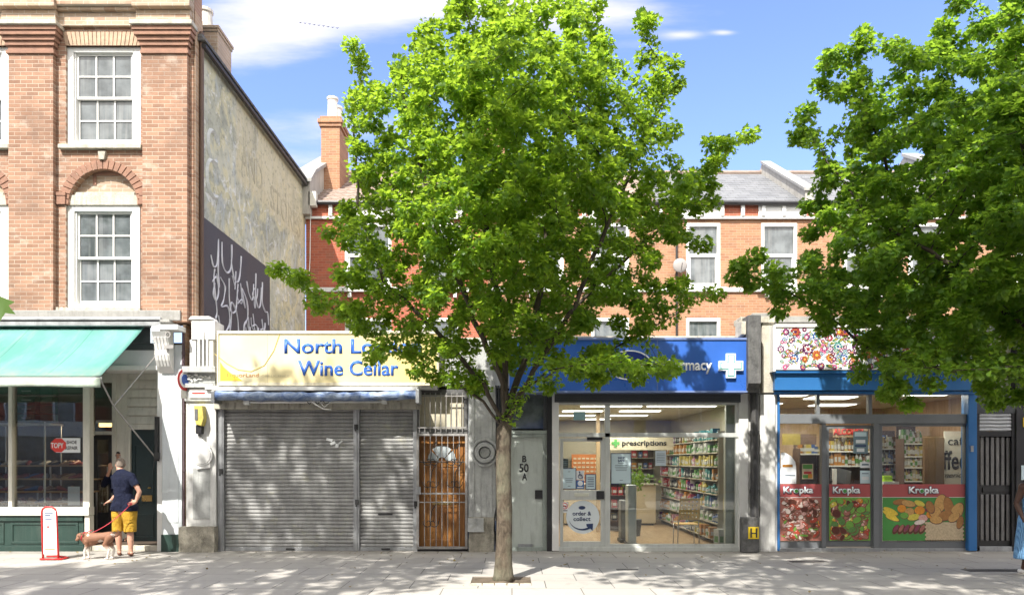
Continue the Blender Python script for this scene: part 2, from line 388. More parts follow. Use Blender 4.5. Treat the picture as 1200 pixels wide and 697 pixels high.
# road/ground sheet to the horizon, pavements as slabs above it
m = MB(); m.add([(-900, -900, -.125), (900, -900, -.125), (900, 900, -.125), (-900, 900, -.125)], [(0, 1, 2, 3)])
tag(m.build('ground', asphalt), kind='structure')
m = MB()
PX0, PX1, PY0, PY1 = X(553, 10.7), X(622, 10.7), 10.15, 10.95     # tree pit opening
m.box(-60, PX0, 8.92, 40, -.12, 0); m.box(PX1, 60, 8.92, 40, -.12, 0)
m.box(PX0, PX1, 8.92, PY0, -.12, 0); m.box(PX0, PX1, PY1, 40, -.12, 0)
tag(m.build('pavement', paving), kind='structure')
m = MB(); m.box(-60, 60, 8.77, 8.915, -.12, .004); tag(m.build('kerb', kerb_m, bevel=.012), kind='structure')
m = MB(); m.box(-60, 60, -16, 1.9, -.12, 0); tag(m.build('far_pavement', paving), kind='structure')
m = MB(); m.box(-60, 60, 1.905, 2.05, -.12, .004); tag(m.build('far_kerb', kerb_m, bevel=.012), kind='structure')
yl = mk('yellow_line_paint', (.55, .42, .06), .7, .25, 6, 60, .1)
m = MB(); m.box(-60, 60, 8.45, 8.52, -.125, -.121); m.box(-60, 60, 2.3, 2.37, -.125, -.121)
tag(m.build('road_marking', yl), kind='structure')

# ---------------- trees ----------------
def mk_leaf(name, dark, light, trans, tw=.42):
    t = NT(name); rnd = t.g.outputs['Random Per Island']
    n1 = t.noise(t.xyz(), 1.4, 3)
    f = t.math('ADD', t.math('MULTIPLY', t.math('POWER', rnd, 1.5), .7), t.ramp(n1, .3, .7, -.05, .4), clamp=True)
    col = t.mix(f, dark, light)
    t.P(color=col, rough=.42, spec=.35)
    tl = t.n.new('ShaderNodeBsdfTranslucent'); t.l.new(t.mix(f, tuple(c*.8 for c in trans), trans), tl.inputs[0])
    mx = t.n.new('ShaderNodeMixShader'); mx.inputs[0].default_value = tw
    t.l.new(t.b.outputs[0], mx.inputs[1]); t.l.new(tl.outputs[0], mx.inputs[2]); t.l.new(mx.outputs[0], t.out.inputs[0])
    return t.m
def mk_bark():
    t = NT('bark'); v = t.xyz('xyz', (1, 1, .35)); n1 = t.noise(v, 16, 7, .75, dist=.8); n2 = t.noise(t.xyz(), 3, 4)
    col = t.mix(t.ramp(n1, .35, .65), (.045, .035, .026), (.155, .125, .092)); col = t.mix(t.ramp(n2, .5, .7, 0, .6), col, (.20, .20, .14))
    t.P(color=col, rough=.9, spec=.2, normal=t.bump(n1, 1.0, .035)); return t.m
bark = mk_bark(); branch_bark = mk('branch_bark', (.075, .06, .045), .9, .4, 8, 50, .4)
LEAF = np.array([(0,0,0),(.20,-.03,0),(.34,.06,0),(.56,.20,0),(.38,.30,0),(.52,.62,0),(.26,.55,0),(0,1.0,0),
                 (-.26,.55,0),(-.52,.62,0),(-.38,.30,0),(-.56,.20,0),(-.34,.06,0),(-.20,-.03,0)], float)
LEAF[:, 2] = np.abs(LEAF[:, 0])*.28-.12*(LEAF[:, 1]-.4)**2
def leaves_mesh(name, P, O, S, mat, parent, rng, flat=.75):
    """P leaf bases (n,3), O outward directions (n,3), S sizes (n)"""
    n = len(P); tip = O+rng.normal(0, .45, (n, 3)); tip[:, 2] -= .35
    tip /= np.linalg.norm(tip, axis=1)[:, None]
    nrm = rng.normal(0, 1-flat, (n, 3))*1.6+O*.35; nrm[:, 2] += flat
    nrm -= tip*(nrm*tip).sum(1)[:, None]; nrm /= np.linalg.norm(nrm, axis=1)[:, None]+1e-9
    sx = np.cross(tip, nrm)
    k = len(LEAF)
    loc = LEAF[None]*S[:, None, None]
    V = P[:, None]+loc[:, :, :1]*sx[:, None]+loc[:, :, 1:2]*tip[:, None]+loc[:, :, 2:]*nrm[:, None]
    V = V-np.array(wloc(parent))
    half1 = [0,1,2,3,4,5,6,7]; half2 = [7,8,9,10,11,12,13,0]
    idx = (np.array([half1, half2])[None]+(np.arange(n)*k)[:, None, None]).reshape(-1)
    me = bpy.data.meshes.new(name)
    me.vertices.add(n*k); me.vertices.foreach_set('co', V.astype(np.float32).ravel())
    me.loops.add(len(idx)); me.loops.foreach_set('vertex_index', idx.astype(np.int32))
    me.polygons.add(2*n); me.polygons.foreach_set('loop_start', (np.arange(2*n)*8).astype(np.int32))
    me.materials.append(mat); me.update(calc_edges=True); me.validate()
    o = bpy.data.objects.new(name, me); COL.objects.link(o); o.parent = parent; return o

def grow(rng, starts, attr, step=.17, infl=1.3, kill=.3, iters=140):
    """space colonisation: starts = list of (point, parent index)"""
    N = [np.array(p, float) for p, _ in starts]; par = [q for _, q in starts]
    A = attr.copy(); near = np.full(len(A), -1); nd = np.full(len(A), 1e9); done = 0
    for it in range(iters):
        new = np.array(N[done:]);
        if len(new) == 0: break
        for c in range(0, len(new), 400):
            d = np.linalg.norm(A[:, None]-new[None, c:c+400], axis=2); j = d.argmin(1); dm = d[np.arange(len(A)), j]
            b = dm < nd; nd[b] = dm[b]; near[b] = j[b]+done+c
        done = len(N)
        keep = nd > kill; A, near, nd = A[keep], near[keep], nd[keep]
        if len(A) == 0: break
        act = nd < infl
        if not act.any():
            act = nd <= nd.min()+.3
        NA = np.array(N); dirs = A[act]-NA[near[act]]; dirs /= np.linalg.norm(dirs, axis=1)[:, None]
        ids = near[act]; uq = np.unique(ids)
        for q in uq:
            d = dirs[ids == q].mean(0)+rng.normal(0, .08, 3)
            if par[q] >= 0:
                pd = N[q]-N[par[q]]; d = d+pd/np.linalg.norm(pd)*.35
            d /= np.linalg.norm(d)+1e-9
            N.append(N[q]+d*step); par.append(q)
    return np.array(N), np.array(par)

def make_tree(name, base, limbs, attr, seed, label, leafmat, nleaf, leafsize, trunk_r, label_cat='tree', group=None,
              spread=.16, tipr=.0035, trunk_pts=None, nst=.17, infl=1.3, kill=.3, barkm=None):
    rng = np.random.default_rng(seed)
    root = thing(name, base, label, label_cat, group)
    starts = []; cur = -1
    for p in trunk_pts: starts.append((p, cur)); cur = len(starts)-1
    top = cur
    for lb in limbs:
        c = top; prev = np.array(trunk_pts[-1], float)
        for q in lb:
            q = np.array(q, float); L = np.linalg.norm(q-prev); k = max(1, int(L/nst))
            for i in range(1, k+1):
                w = prev+(q-prev)*i/k+rng.normal(0, .012, 3); starts.append((w, c)); c = len(starts)-1
            prev = q
    N, par = grow(rng, starts, attr, nst, infl, kill)
    n = len(N); kids = [[] for _ in range(n)]
    for i in range(n):
        if par[i] >= 0: kids[par[i]].append(i)
    rad = np.zeros(n); cnt = np.zeros(n)
    e = 2.25
    for i in range(n-1, -1, -1):
        if not kids[i]: rad[i] = tipr
        else: rad[i] = sum(rad[k]**e for k in kids[i])**(1/e)
    nt = len(trunk_pts); sc = trunk_r/rad[nt-1]
    big = rad > tipr*2; rad = np.where(rad > tipr, tipr+(rad-tipr)*sc if False else rad*(1+(sc-1)*np.clip(rad/rad[nt-1], 0, 1)**.55), rad)
    for i in range(nt): rad[i] = trunk_r
    # chains
    mb_t, mb_b = MB(), MB()
    order = [(0, None)]; k0 = True
    while order:
        i, st = order.pop()
        chain = ([st] if st is not None else [])+[i]; c = i
        while kids[c]:
            ks = sorted(kids[c], key=lambda q: -rad[q])
            for q in ks[1:]: order.append((q, c))
            c = ks[0]; chain.append(c)
        pts = [N[q] for q in chain]; rr = [rad[q] for q in chain]
        if st is not None: rr[0] = min(rr[0]*.9, rr[1]*1.25)
        if st is None:
            # root flare
            for a in range(len(rr)):
                h = pts[a][2]-base[2]
                rr[a] *= 1+.42*math.exp(-h/.14)+.10*math.exp(-h/.6)
            kk = nt+3
            mb_t.path(pts[:kk], rr[:kk], 20); mb_b.path(pts[kk-1:], rr[kk-1:], 8); continue
        mb_b.path(pts, rr, 8 if rr[0] > .03 else (5 if rr[0] > .012 else 3), caps=False)
    tr = mb_t.build('trunk', barkm or bark, root, smooth=True)
    mb_b.build('branches', branch_bark, root, smooth=True)
    thin = np.where((rad < tipr*5.0) & (np.arange(n) >= nt))[0]
    w = np.array([3.0 if not kids[i] else 1.0 for i in thin]); w /= w.sum()
    pick = rng.choice(thin, nleaf, p=w)
    P = N[pick]; d = P-N[par[pick]]; d /= np.linalg.norm(d, axis=1)[:, None]+1e-9
    off = rng.normal(0, 1, (nleaf, 3)); off /= np.linalg.norm(off, axis=1)[:, None]
    off *= (spread*rng.random(nleaf)**.6)[:, None]; off[:, 2] *= .75
    O = off/(np.linalg.norm(off, axis=1)[:, None]+1e-9)+d*.6
    leaves_mesh('crown', P+off, O, leafsize*rng.uniform(.65, 1.25, nleaf), leafmat, root, rng)
    return root

def in_poly(x, z, poly):
    c = np.zeros(len(x), bool); n = len(poly); j = n-1
    for i in range(n):
        xi, zi = poly[i]; xj, zj = poly[j]
        c ^= ((zi > z) != (zj > z)) & (x < (xj-xi)*(z-zi)/(zj-zi+1e-12)+xi); j = i
    return c
def poly_dist(x, z, poly):
    d = np.full(len(x), 1e9); n = len(poly)
    for i in range(n):
        a = np.array(poly[i]); b = np.array(poly[(i+1) % n]); ab = b-a
        t = np.clip(((x-a[0])*ab[0]+(z-a[1])*ab[1])/(ab@ab), 0, 1)
        d = np.minimum(d, np.hypot(x-a[0]-t*ab[0], z-a[1]-t*ab[1]))
    return d
def crown_points(rng, poly, n, yc, depth, shell=.5):
    """points through the crown's volume; its depth follows its width"""
    P = np.array(poly); out = []
    lo, hi = P.min(0), P.max(0)
    while len(out) < n:
        x = rng.uniform(lo[0], hi[0], 4000); z = rng.uniform(lo[1], hi[1], 4000)
        k = in_poly(x, z, poly); x, z = x[k], z[k]; d = poly_dist(x, z, poly)
        hd = np.minimum(depth, .2+d*1.15); y = rng.uniform(-1, 1, len(x)); y = np.sign(y)*np.abs(y)**shell
        keep = rng.random(len(x)) < hd/depth
        out += list(np.stack([x, yc+y*hd, z], 1)[keep])
    return np.array(out[:n])

leaf_main = mk_leaf('maple_leaf', (.030, .085, .022), (.145, .26, .030), (.48, .70, .05), .55)
leaf_right = mk_leaf('dark_maple_leaf', (.030, .080, .026), (.145, .26, .036), (.44, .68, .055), .55)
YT = 10.55
def pp(lst, Y): return [(X(a, Y), Z(b, Y)) for a, b in lst]
main_out = pp([(560,-12),(596,6),(640,-8),(672,10),(700,-4),(722,22),(728,58),(741,75),(752,60),(748,18),(758,-4),(768,20),(774,70),
    (800,78),(806,100),(792,128),(782,160),(798,172),(822,160),(846,150),(866,132),(886,150),(880,178),(856,206),(858,232),(836,262),
    (846,290),(822,300),(800,296),(806,330),(822,342),(852,338),(866,352),(850,374),(812,384),(786,392),(735,402),(746,428),(782,430),(828,437),(834,448),(796,456),
    (752,452),(700,464),(664,456),(640,470),(600,476),(560,470),(524,464),(486,452),(452,446),(415,430),(408,420),(446,413),(446,402),(405,396),(388,384),(366,374),
    (336,352),(310,304),(318,284),(346,306),(376,322),(392,300),(386,262),(404,236),(412,208),(404,176),(400,118),(406,96),(400,52),(410,36),(424,50),
    (428,84),(446,92),(462,62),(478,44),(500,30),(520,34),(536,8)], YT)
rngm = np.random.default_rng(5)
att = crown_points(rngm, main_out, 2500, YT, 2.3)
bx, by = X(590, YT), YT
tpts = [(bx, by, -.02), (bx, by, .08), (bx, by, .25), (bx+.01, by, .6), (bx+.015, by, 1.0), (bx+.0, by, 1.45), (bx, by, 1.9), (bx+.01, by, 2.15)]
def L(px, py, dyy): return (X(px, YT), YT+dyy, Z(py, YT))
limbs = [[L(574, 462, -.05), L(545, 425, -.15), L(500, 380, -.35), L(455, 335, -.3), L(425, 250, -.2), L(412, 120, 0)],
         [L(566, 470, .1), L(520, 436, .5), L(460, 405, .6), L(400, 370, .5), L(340, 320, .3)],
         [L(592, 455, -.05), L(588, 380, -.2), L(572, 280, -.3), L(560, 160, -.2), L(552, 50, 0)],
         [L(600, 460, .15), L(625, 390, .5), L(640, 290, .8), L(650, 180, .7), L(690, 60, .3)],
         [L(608, 462, -.1), L(634, 425, -.4), L(668, 370, -.8), L(700, 290, -.9), L(745, 190, -.5), L(785, 100, -.1)],
         [L(615, 455, .1), L(665, 425, .3), L(730, 400, .4), L(800, 362, .3)],
         [L(606, 468, -.2), L(640, 440, -.7), L(700, 436, -1.0), L(770, 438, -.9)],
         [L(590, 450, -.1), L(560, 390, -.9), L(520, 290, -1.2), L(490, 180, -.8), L(470, 90, -.3)],
         [L(640, 400, .2), L(700, 330, .3), L(780, 260, .2), L(850, 180, .1)]]
make_tree('maple_tree', (bx, by, 0), limbs, att, 3, 'bushy green street tree standing alone before the shutters and the blue pharmacy sign', leaf_main, 100000, .062, .108,
          trunk_pts=tpts, nst=.16, infl=1.2, kill=.25, spread=.15)
soil = mk('pit_soil', (.11, .085, .06), .95, .5, 9, 60, 1.0)
m = MB()
for i in range(26):
    for j in range(14):
        pass
gx, gy = 24, 14; vs = []; fs = []
for j in range(gy+1):
    for i in range(gx+1):
        x = PX0+(PX1-PX0)*i/gx; y = PY0+(PY1-PY0)*j/gy
        e = min(i, gx-i, j, gy-j)
        z = -.012+(0 if e == 0 else .035*mnoise.noise(Vector((x*6, y*6, 1)))+.025*math.exp(-((x-bx)**2+(y-by)**2)/.06))
        vs.append((x, y, z))
for j in range(gy):
    for i in range(gx): a = j*(gx+1)+i; fs.append((a, a+1, a+gx+2, a+gx+1))
m.add(vs, fs); tag(m.build('tree_pit', soil, smooth=True), kind='structure')
# uneven stone edging around the pit
em = MB(); rr = random.Random(4)
for i in range(5):
    a = PX0+(PX1-PX0)*i/5
    em.box(a+.006, a+(PX1-PX0)/5-.006, PY0-.005, PY0+.07, -.03, .018+rr.random()*.015)
tag(em.build('pit_edging', stone_pale, bevel=.008), kind='structure')

YR = 10.3
right_out = pp([(1290,-60),(1110,-40),(1098,-6),(1100,30),(1084,52),(1060,62),(1056,38),(1020,44),(988,40),(958,52),(956,82),(972,96),(964,126),(980,138),
    (968,158),(948,150),(926,140),(904,160),(916,176),(940,182),(946,204),(966,196),(960,222),(936,232),(940,246),(912,262),(930,282),(898,292),(872,308),(858,330),(872,346),
    (900,352),(912,340),(926,352),(920,372),(944,366),(952,384),(980,396),(992,404),(1004,430),(1004,448),(1026,466),(1050,476),(1090,482),
    (1130,472),(1160,486),(1200,488),(1260,480),(1350,470),(1430,430),(1480,340),(1490,180),(1440,20),(1380,-60)], YR)
rngr = np.random.default_rng(8)
att = crown_points(rngr, right_out, 3500, YR, 2.4)
rx, ry = 8.25, 10.2
tp2 = [(rx, ry, -.02), (rx, ry, .1), (rx, ry, .3), (rx, ry, .8), (rx-.02, ry, 1.4), (rx-.03, ry, 2.0), (rx-.04, ry, 2.4)]
def L2(px, py, dyy): return (X(px, YR), YR+dyy, Z(py, YR))
limbs2 = [[L2(1262, 420, 0), L2(1205, 330, -.2), L2(1196, 200, -.1), L2(1190, 60, 0)],
          [L2(1240, 430, -.2), L2(1150, 380, -.6), L2(1080, 330, -.8), L2(1000, 270, -.5), L2(950, 170, -.1)],
          [L2(1240, 440, .3), L2(1160, 430, .6), L2(1060, 410, .7), L2(960, 350, .3), L2(890, 325, .1)],
          [L2(1250, 400, .3), L2(1150, 300, .9), L2(1080, 190, .8), L2(1020, 90, .3)],
          [L2(1230, 430, -.5), L2(1150, 440, -1.1), L2(1080, 445, -1.2), L2(1030, 440, -.8)],
          [L2(1330, 380, .2), L2(1400, 250, .1), L2(1400, 80, .1)], [L2(1300, 350, -.5), L2(1290, 180, -.8), L2(1280, 20, -.4)]]
make_tree('maple_tree', (rx, ry, 0), limbs2, att, 9, 'dense darker green tree overhanging the food shop at the right edge', leaf_right, 165000, .068, .14,
          trunk_pts=tp2, nst=.16, infl=1.2, kill=.25, spread=.15)

# tall plane trees on the camera's own side of the road (above and behind the camera; they shade the pavement)
leaf_plane = mk_leaf('plane_leaf', (.05, .11, .02), (.10, .18, .03), (.28, .46, .05), .4)
def ball_pts(rng, c, r, n):
    d = rng.normal(0, 1, (n, 3)); d /= np.linalg.norm(d, axis=1)[:, None]
    return np.array(c)+d*(rng.random(n)**.45)[:, None]*np.array(r)
def roadside(base, cc, rr, seed, nl, label):
    rng = np.random.default_rng(seed)
    a = ball_pts(rng, cc, rr, 900)
    bxx, byy = base
    t0 = [(bxx, byy, -.02), (bxx, byy, .2), (bxx, byy, 1), (bxx+.05, byy, 2.2), (bxx+.1, byy, 3.6), (bxx+.12, byy+.05, 4.8)]
    c = Vector(cc)
    lm = [[tuple(c+Vector((rr[0]*math.cos(q)*.45, rr[1]*math.sin(q)*.45, -rr[2]*.35))), tuple(c+Vector((rr[0]*math.cos(q)*.6, rr[1]*math.sin(q)*.6, rr[2]*.3)))] for q in (0.3, 1.5, 2.7, 3.9, 5.2)]
    return make_tree('plane_tree', (bxx, byy, 0), lm, a, seed, label, leaf_plane, nl, .17, .22, trunk_pts=t0, nst=.3, infl=2.2, kill=.5, spread=.38, group=None)
t = roadside((-4.3, 1.2), (-7.2, 4.1, 11.0), (3.3, 3.2, 2.9), 21, 6800, 'tall plane tree whose big leaf tips hang in at the left edge')
roadside((4.6, .9), (2.4, 3.5, 11.0), (5.2, 3.0, 2.6), 22, 8000, 'tall plane tree behind the viewer to the right, shading the pavement')
roadside((-12.2, 1.3), (-12.6, .8, 10.6), (3.6, 2.8, 2.8), 23, 8000, 'tall plane tree on the near pavement farther to the left, outside the picture')
# a low drooping twig of the left plane tree: its leaf tips reach the left edge of the view
rngl = np.random.default_rng(2)
tw = MB(); tw.path([(-3.6, 2.0, 4.4), (-2.6, 2.05, 3.6), (-1.9, 2.2, 2.9), (-1.66, 2.2, 2.3)], [.02, .014, .009, .005], 6)
tw.build('twig', bark, t, smooth=True)
leaves_mesh('twig_leaves', np.array([(-1.545, 2.2, 2.185), (-1.63, 2.25, 2.99), (-1.74, 2.2, 2.5), (-1.9, 2.2, 2.9), (-2.1, 2.1, 3.1)]),
    np.array([(.35, 0, -.9), (.9, 0, .1), (-.4, 0, -.5), (-.2, 0, -.8), (-.1, 0, -.9)]), np.array([.095, .08, .13, .13, .12]), leaf_plane, t, rngl, .3)
# ---------------- tall brick building on the left ----------------
bl = thing('brick_building', (X(0), 14.2, 0), 'tall brown brick building with white sash windows and a painted blank side wall', 'building')
G = [(-77, 11), (77, 165)]                        # window columns
wl_ = MB(); ZT = 12.0
def wb(px0, px1, z0, z1): wl_.box(X(px0), X(px1), 14.0, 14.34, z0, z1)
zs = Z(378)
for a, b in ((-300, -77), (11, 77), (165, 228)): wb(a, b, zs, ZT)
for a, b in G:
    wb(a, b, zs, Z(362)); wb(a, b, Z(180), Z(172)); wb(a, b, Z(54), ZT)
    cxp = (a+b)/2; x0, x1, zb, zt_ = X(a), X(b), Z(240), Z(180)
    rad = X(40)-X(0); cx0 = X(cxp)
    arc = [(cx0-rad*math.cos(math.pi*i/18), zb+rad*1.05*math.sin(math.pi*i/18)) for i in range(19)]
    pl = [(x0, zb), (x0, zt_), (x1, zt_), (x1, zb)]+arc[::-1]
    wl_.prism(pl, 'y', 14.0, 14.34)
wallL = wl_.build('wall', brick_front, bl)
ab = MB()
for a, b in G:                                     # blind arches above the lower windows
    ab.box(X(a)+.02, X(b)-.02, 14.13, 14.3, Z(240), Z(183))
ab.build_each('arch_recess', brick_weather, bl)
for a, b in G:
    rg = MB(); cx0 = X((a+b)/2); zb = Z(240)
    for i in range(22):
        t0, t1 = math.pi*i/22+.012, math.pi*(i+1)/22-.012
        r0, r1 = .655, .84
        rg.prism([(cx0-r0*math.cos(t0), zb+r0*1.03*math.sin(t0)), (cx0-r0*math.cos(t1), zb+r0*1.03*math.sin(t1)),
                  (cx0-r1*math.cos(t1), zb+r1*1.0*math.sin(t1)), (cx0-r1*math.cos(t0), zb+r1*1.0*math.sin(t0))], 'y', 13.985, 14.1)
    rg.build('arch', rubbed_red, bl, bevel=.004)
    c = X((a+b)/2)
    k = MB(); k.prism([(c-.06, Z(188)), (c+.04, Z(188)), (c+.07, Z(178)), (c-.08, Z(178))], 'y', 13.95, 14.1); k.build('keystone', stone_pale, bl, bevel=.006)
    k = MB(); k.box(X(a+3), X(b-3), 14.02, 14.2, Z(240), Z(228)); k.box(X(a+8), X(b-9), 14.05, 14.2, Z(228), Z(224)); k.build('window_head', stone_pale, bl, bevel=.01)
    k = MB(); k.box(c-.26, c+.32, 14.10, 14.2, Z(203), Z(199)); k.box(c-.26, c-.20, 14.115, 14.2, Z(214), Z(203)); k.build('niche_lintel', rubbed_red, bl)
    for s in (-1, 1):
        k = MB(); xx = c+s*.79; k.box(xx-.09, xx+.09, 13.96, 14.1, Z(240), Z(230)); k.box(xx-.1, xx+.1, 13.95, 14.1, Z(230), Z(226)); k.build('impost_block', rubbed_red, bl, bevel=.004)

def sash(par, a, b, pt, pbm, Y0, sill=True, open_=0, cols=3, m=None, gl=None):
    """white sash window; photo measurements a..b, pt..pbm, front of its box frame at Y0"""
    x0, x1, z0, z1 = X(a, Y0), X(b, Y0), Z(pbm, Y0), Z(pt, Y0); fr = m or white_paint
    w = MB(); t = .145; w.box(x0, x0+t, Y0, Y0+.16, z0, z1); w.box(x1-t, x1, Y0, Y0+.16, z0, z1)
    w.box(x0+t, x1-t, Y0, Y0+.16, z1-.12, z1); w.box(x0+t, x1-t, Y0, Y0+.16, z0, z0+.10)
    # inner bead
    b_ = .03; w.box(x0+t, x0+t+b_, Y0+.03, Y0+.15, z0+.1, z1-.12); w.box(x1-t-b_, x1-t, Y0+.03, Y0+.15, z0+.1, z1-.12)
    wo_ = w.build('window', fr, par, bevel=.006)
    ix0, ix1 = x0+t+b_, x1-t-b_; zm = (z0+z1)/2-.01
    for k, (za, zb_, yy) in enumerate(((zm-.02, z1-.12, Y0+.06), (z0+.1, zm+.02, Y0+.10))):
        s = MB(); q = .04
        s.box(ix0, ix0+q, yy, yy+.04, za, zb_); s.box(ix1-q, ix1, yy, yy+.04, za, zb_)
        s.box(ix0+q, ix1-q, yy, yy+.04, za, za+(.045 if k == 0 else .07)); s.box(ix0+q, ix1-q, yy, yy+.04, zb_-.04, zb_)
        pw = (ix1-ix0-2*q)/cols
        for c in range(1, cols): s.box(ix0+q+c*pw-.014, ix0+q+c*pw+.014, yy+.002, yy+.035, za+.04, zb_-.03)
        zmm = (za+zb_)/2; s.box(ix0+q, ix1-q, yy+.004, yy+.033, zmm-.014, zmm+.014)
        s.build('sash', fr, wo_)
        g = MB(); g.box(ix0+.01, ix1-.01, yy+.022, yy+.026, za+.01, zb_-.01); g.build('pane', gl or sash_glass, wo_)
    if sill:
        s = MB(); s.box(x0-.07, x1+.07, Y0-.14, Y0+.06, z0-.085, z0-.002); s.build('sill', stone_pale, wo_, bevel=.012)
    return wo_
for a, b in G:
    sash(bl, a, b, 54, 172, 14.05); sash(bl, a+1, b-1, 240, 362, 14.05)

for a, b in ((-132, -84), (14, 66), (170, 222)):
    p = MB(); p.box(X(a), X(b), 13.90, 13.998, zs, Z(64)); po = p.build('pilaster', brick_front, bl)
    c = MB()
    for i, (e, za, zb2) in enumerate(((2, 67, 63), (0.5, 63, 58), (2.5, 58, 53), (4.5, 53, 48), (7, 48, 43), (8.5, 43, 38))):
        c.box(X(a-e), X(b+e), 13.90-e*.016, 13.997, Z(za)+.001, Z(zb2)-.001)
    c.build('capital', rubbed_red, bl, bevel=.006)
    c = MB(); c.box(X(a-10), X(b+10), 13.72, 13.997, Z(38), Z(33)); c.build('abacus', stone_pale, bl, bevel=.01)
en = MB()
xa, xb = X(-300), X(228)
en.box(xa, xb, 13.93, 13.998, Z(33), Z(17)); en.box(xa, xb, 13.86, 13.998, Z(17), Z(13)); en.box(xa, xb, 13.80, 13.998, Z(13), Z(6))
en.box(xa, xb, 13.92, 13.998, Z(6), Z(-12)); en.box(xa, xb, 13.7, 13.998, Z(-12), Z(-22)); en.box(xa, xb, 13.9, 13.998, Z(-22), ZT)
for a, b in ((-132, -84), (14, 66), (170, 222)):
    en.box(X(a-6), X(b+5), 13.84, 13.93, Z(32.8), Z(17.2)); en.box(X(a-8), X(b+7), 13.74, 13.86, Z(17), Z(6)); en.box(X(a-4), X(b+3), 13.8, 13.92, Z(6), Z(-12))
en.build('entablature', brick_weather, bl, bevel=.012)
for a, b in G:                                     # flat arch of gauged brick over the upper window
    fl = MB(); n = 19
    for i in range(n):
        q0 = a+(b-a)*i/n; q1 = a+(b-a)*(i+1)/n; cc = (a+b)/2
        f = lambda q: cc+(q-cc)*1.08
        fl.prism([(X(q0)+.006, Z(54)), (X(q1)-.006, Z(54)), (X(f(q1))-.006, Z(38)), (X(f(q0))+.006, Z(38))], 'y', 13.985, 14.1)
    fl.build('flat_arch', mk('gauged_brick', (.42, .30, .21), .85, .3, 8, 50, .4), bl, bevel=.003)
lg = MB(); lg.box(X(-300), X(215), 13.86, 14.0, Z(377), Z(365)); lg.box(X(-300), X(205), 13.78, 14.0, Z(380), Z(376.5))
lg.build('ledge', lead, bl, bevel=.012)
gr = MB()
for i in range(17): gr.box(X(68+i*5), X(71+i*5), 13.93, 13.998, Z(364.8), Z(360.5))
gr.build('air_brick', stone_pale, bl)

# side wall
def mk_mural():
    t = NT('faded_painted_render'); v = t.xyz('yz0')
    sep = t.n.new('ShaderNodeSeparateXYZ'); t.l.new(t.g.outputs['Position'], sep.inputs[0]); y, z = sep.outputs[1], sep.outputs[2]
    a = t.noise(t.xyz('yz0', (1, .8, 1)), .9, 6, .62, dist=.6); b = t.noise(t.xyz('yz0', (1.6, .55, 1)), 1.3, 6, .7, dist=1.2); c = t.noise(v, 6, 5, .7); st = t.noise(t.xyz('yz0', (7, .5, 1)), 1, 5, .7)
    col = t.mix(t.ramp(a, .35, .62), (.31, .315, .25), (.58, .57, .44))
    col = t.mix(t.ramp(b, .53, .6, 0, .6), col, (.42, .46, .48))
    col = t.mix(t.ramp(t.noise(t.xyz('yz0', (1.2, 1, 1)), 1.6, 5, .6, dist=.8), .5, .58, 0, .75), col, (.60, .55, .34))
    col = t.mix(t.ramp(t.noise(v, 2.6, 6, .7, dist=1.5), .56, .62, 0, .7), col, (.70, .71, .69))
    band = t.math('MULTIPLY', t.ramp(z, 7.75, 7.95), t.ramp(y, 16.0, 16.2)); col = t.mix(t.math('MULTIPLY', band, t.ramp(a, .3, .5, .35, .75)), col, (.56, .50, .33))
    col = t.mix(t.ramp(c, .52, .64, 0, .6), col, (.20, .205, .175)); col = t.mix(t.ramp(st, .55, .7, 0, .4), col, (.17, .17, .15))
    t.P(color=col, rough=.85, spec=.2, normal=t.bump(c, .35, .01)); return t.m
mural = mk_mural()
XG = X(228)
gw = MB(); gw.box(XG-.34, XG, 14.345, 21.5, 0, 9.70); gwo = gw.build('side_wall', mural, bl)
q = MB(); q.box(XG-.02, XG+.012, 14.0, 14.34, 3.9, 10.2); q.build('corner_bricks', mk_brick('corner_brick', (.44,.30,.2), (.36,.24,.16), (.45,.4,.33), swap='yz0'), bl)
q = MB(); q.box(XG-.42, XG+.16, 14.1, 21.55, 9.702, 9.76); q.box(XG-.36, XG+.11, 14.1, 21.55, 9.76, 9.83); q.build('coping', soot, bl, bevel=.01)
q = MB(); q.path([(XG+.11, 14.15, 9.63), (XG+.11, 21.5, 9.60)], .05, 8); q.build('gutter', black_paint, bl)
q = MB(); q.path([(XG+.055, 14.19, 9.9), (XG+.055, 14.19, 4.3)], .045, 8)
q.build('downpipe', mk('brown_pipe', (.12, .075, .055), .6, .2, 3, 30, .1), bl)
pn = MB(); pn.box(XG, XG+.006, 14.35, 18.34, 3.2, 6.44); pn.build('painted_panel', mk('charcoal_panel_paint', (.06, .06, .072), .6, .22, 1.5, 20, .12), gwo)
gf = MB(); rg_ = random.Random(6)
def stroke(pts, r=.021):
    # smooth curve in the wall plane through (y fraction, z fraction) of the panel
    P = [Vector((XG+.010, 14.42+a*3.8, 4.22+(b-.05)*2.35)) for a, b in pts]; out = []
    for i in range(len(P)-1):
        p0, p1, p2, p3 = P[max(i-1, 0)], P[i], P[i+1], P[min(i+2, len(P)-1)]
        for k in range(6):
            t = k/6; out.append(.5*((2*p1)+(p2-p0)*t+(2*p0-5*p1+4*p2-p3)*t*t+(3*p1-p0-3*p2+p3)*t**3))
    out.append(P[-1]); o2 = []
    k_n = len(out); gf.path(out, [r*(.75+.45*math.sin(i*.35+len(gf.V)*.1)**2) for i in range(k_n)], 5)
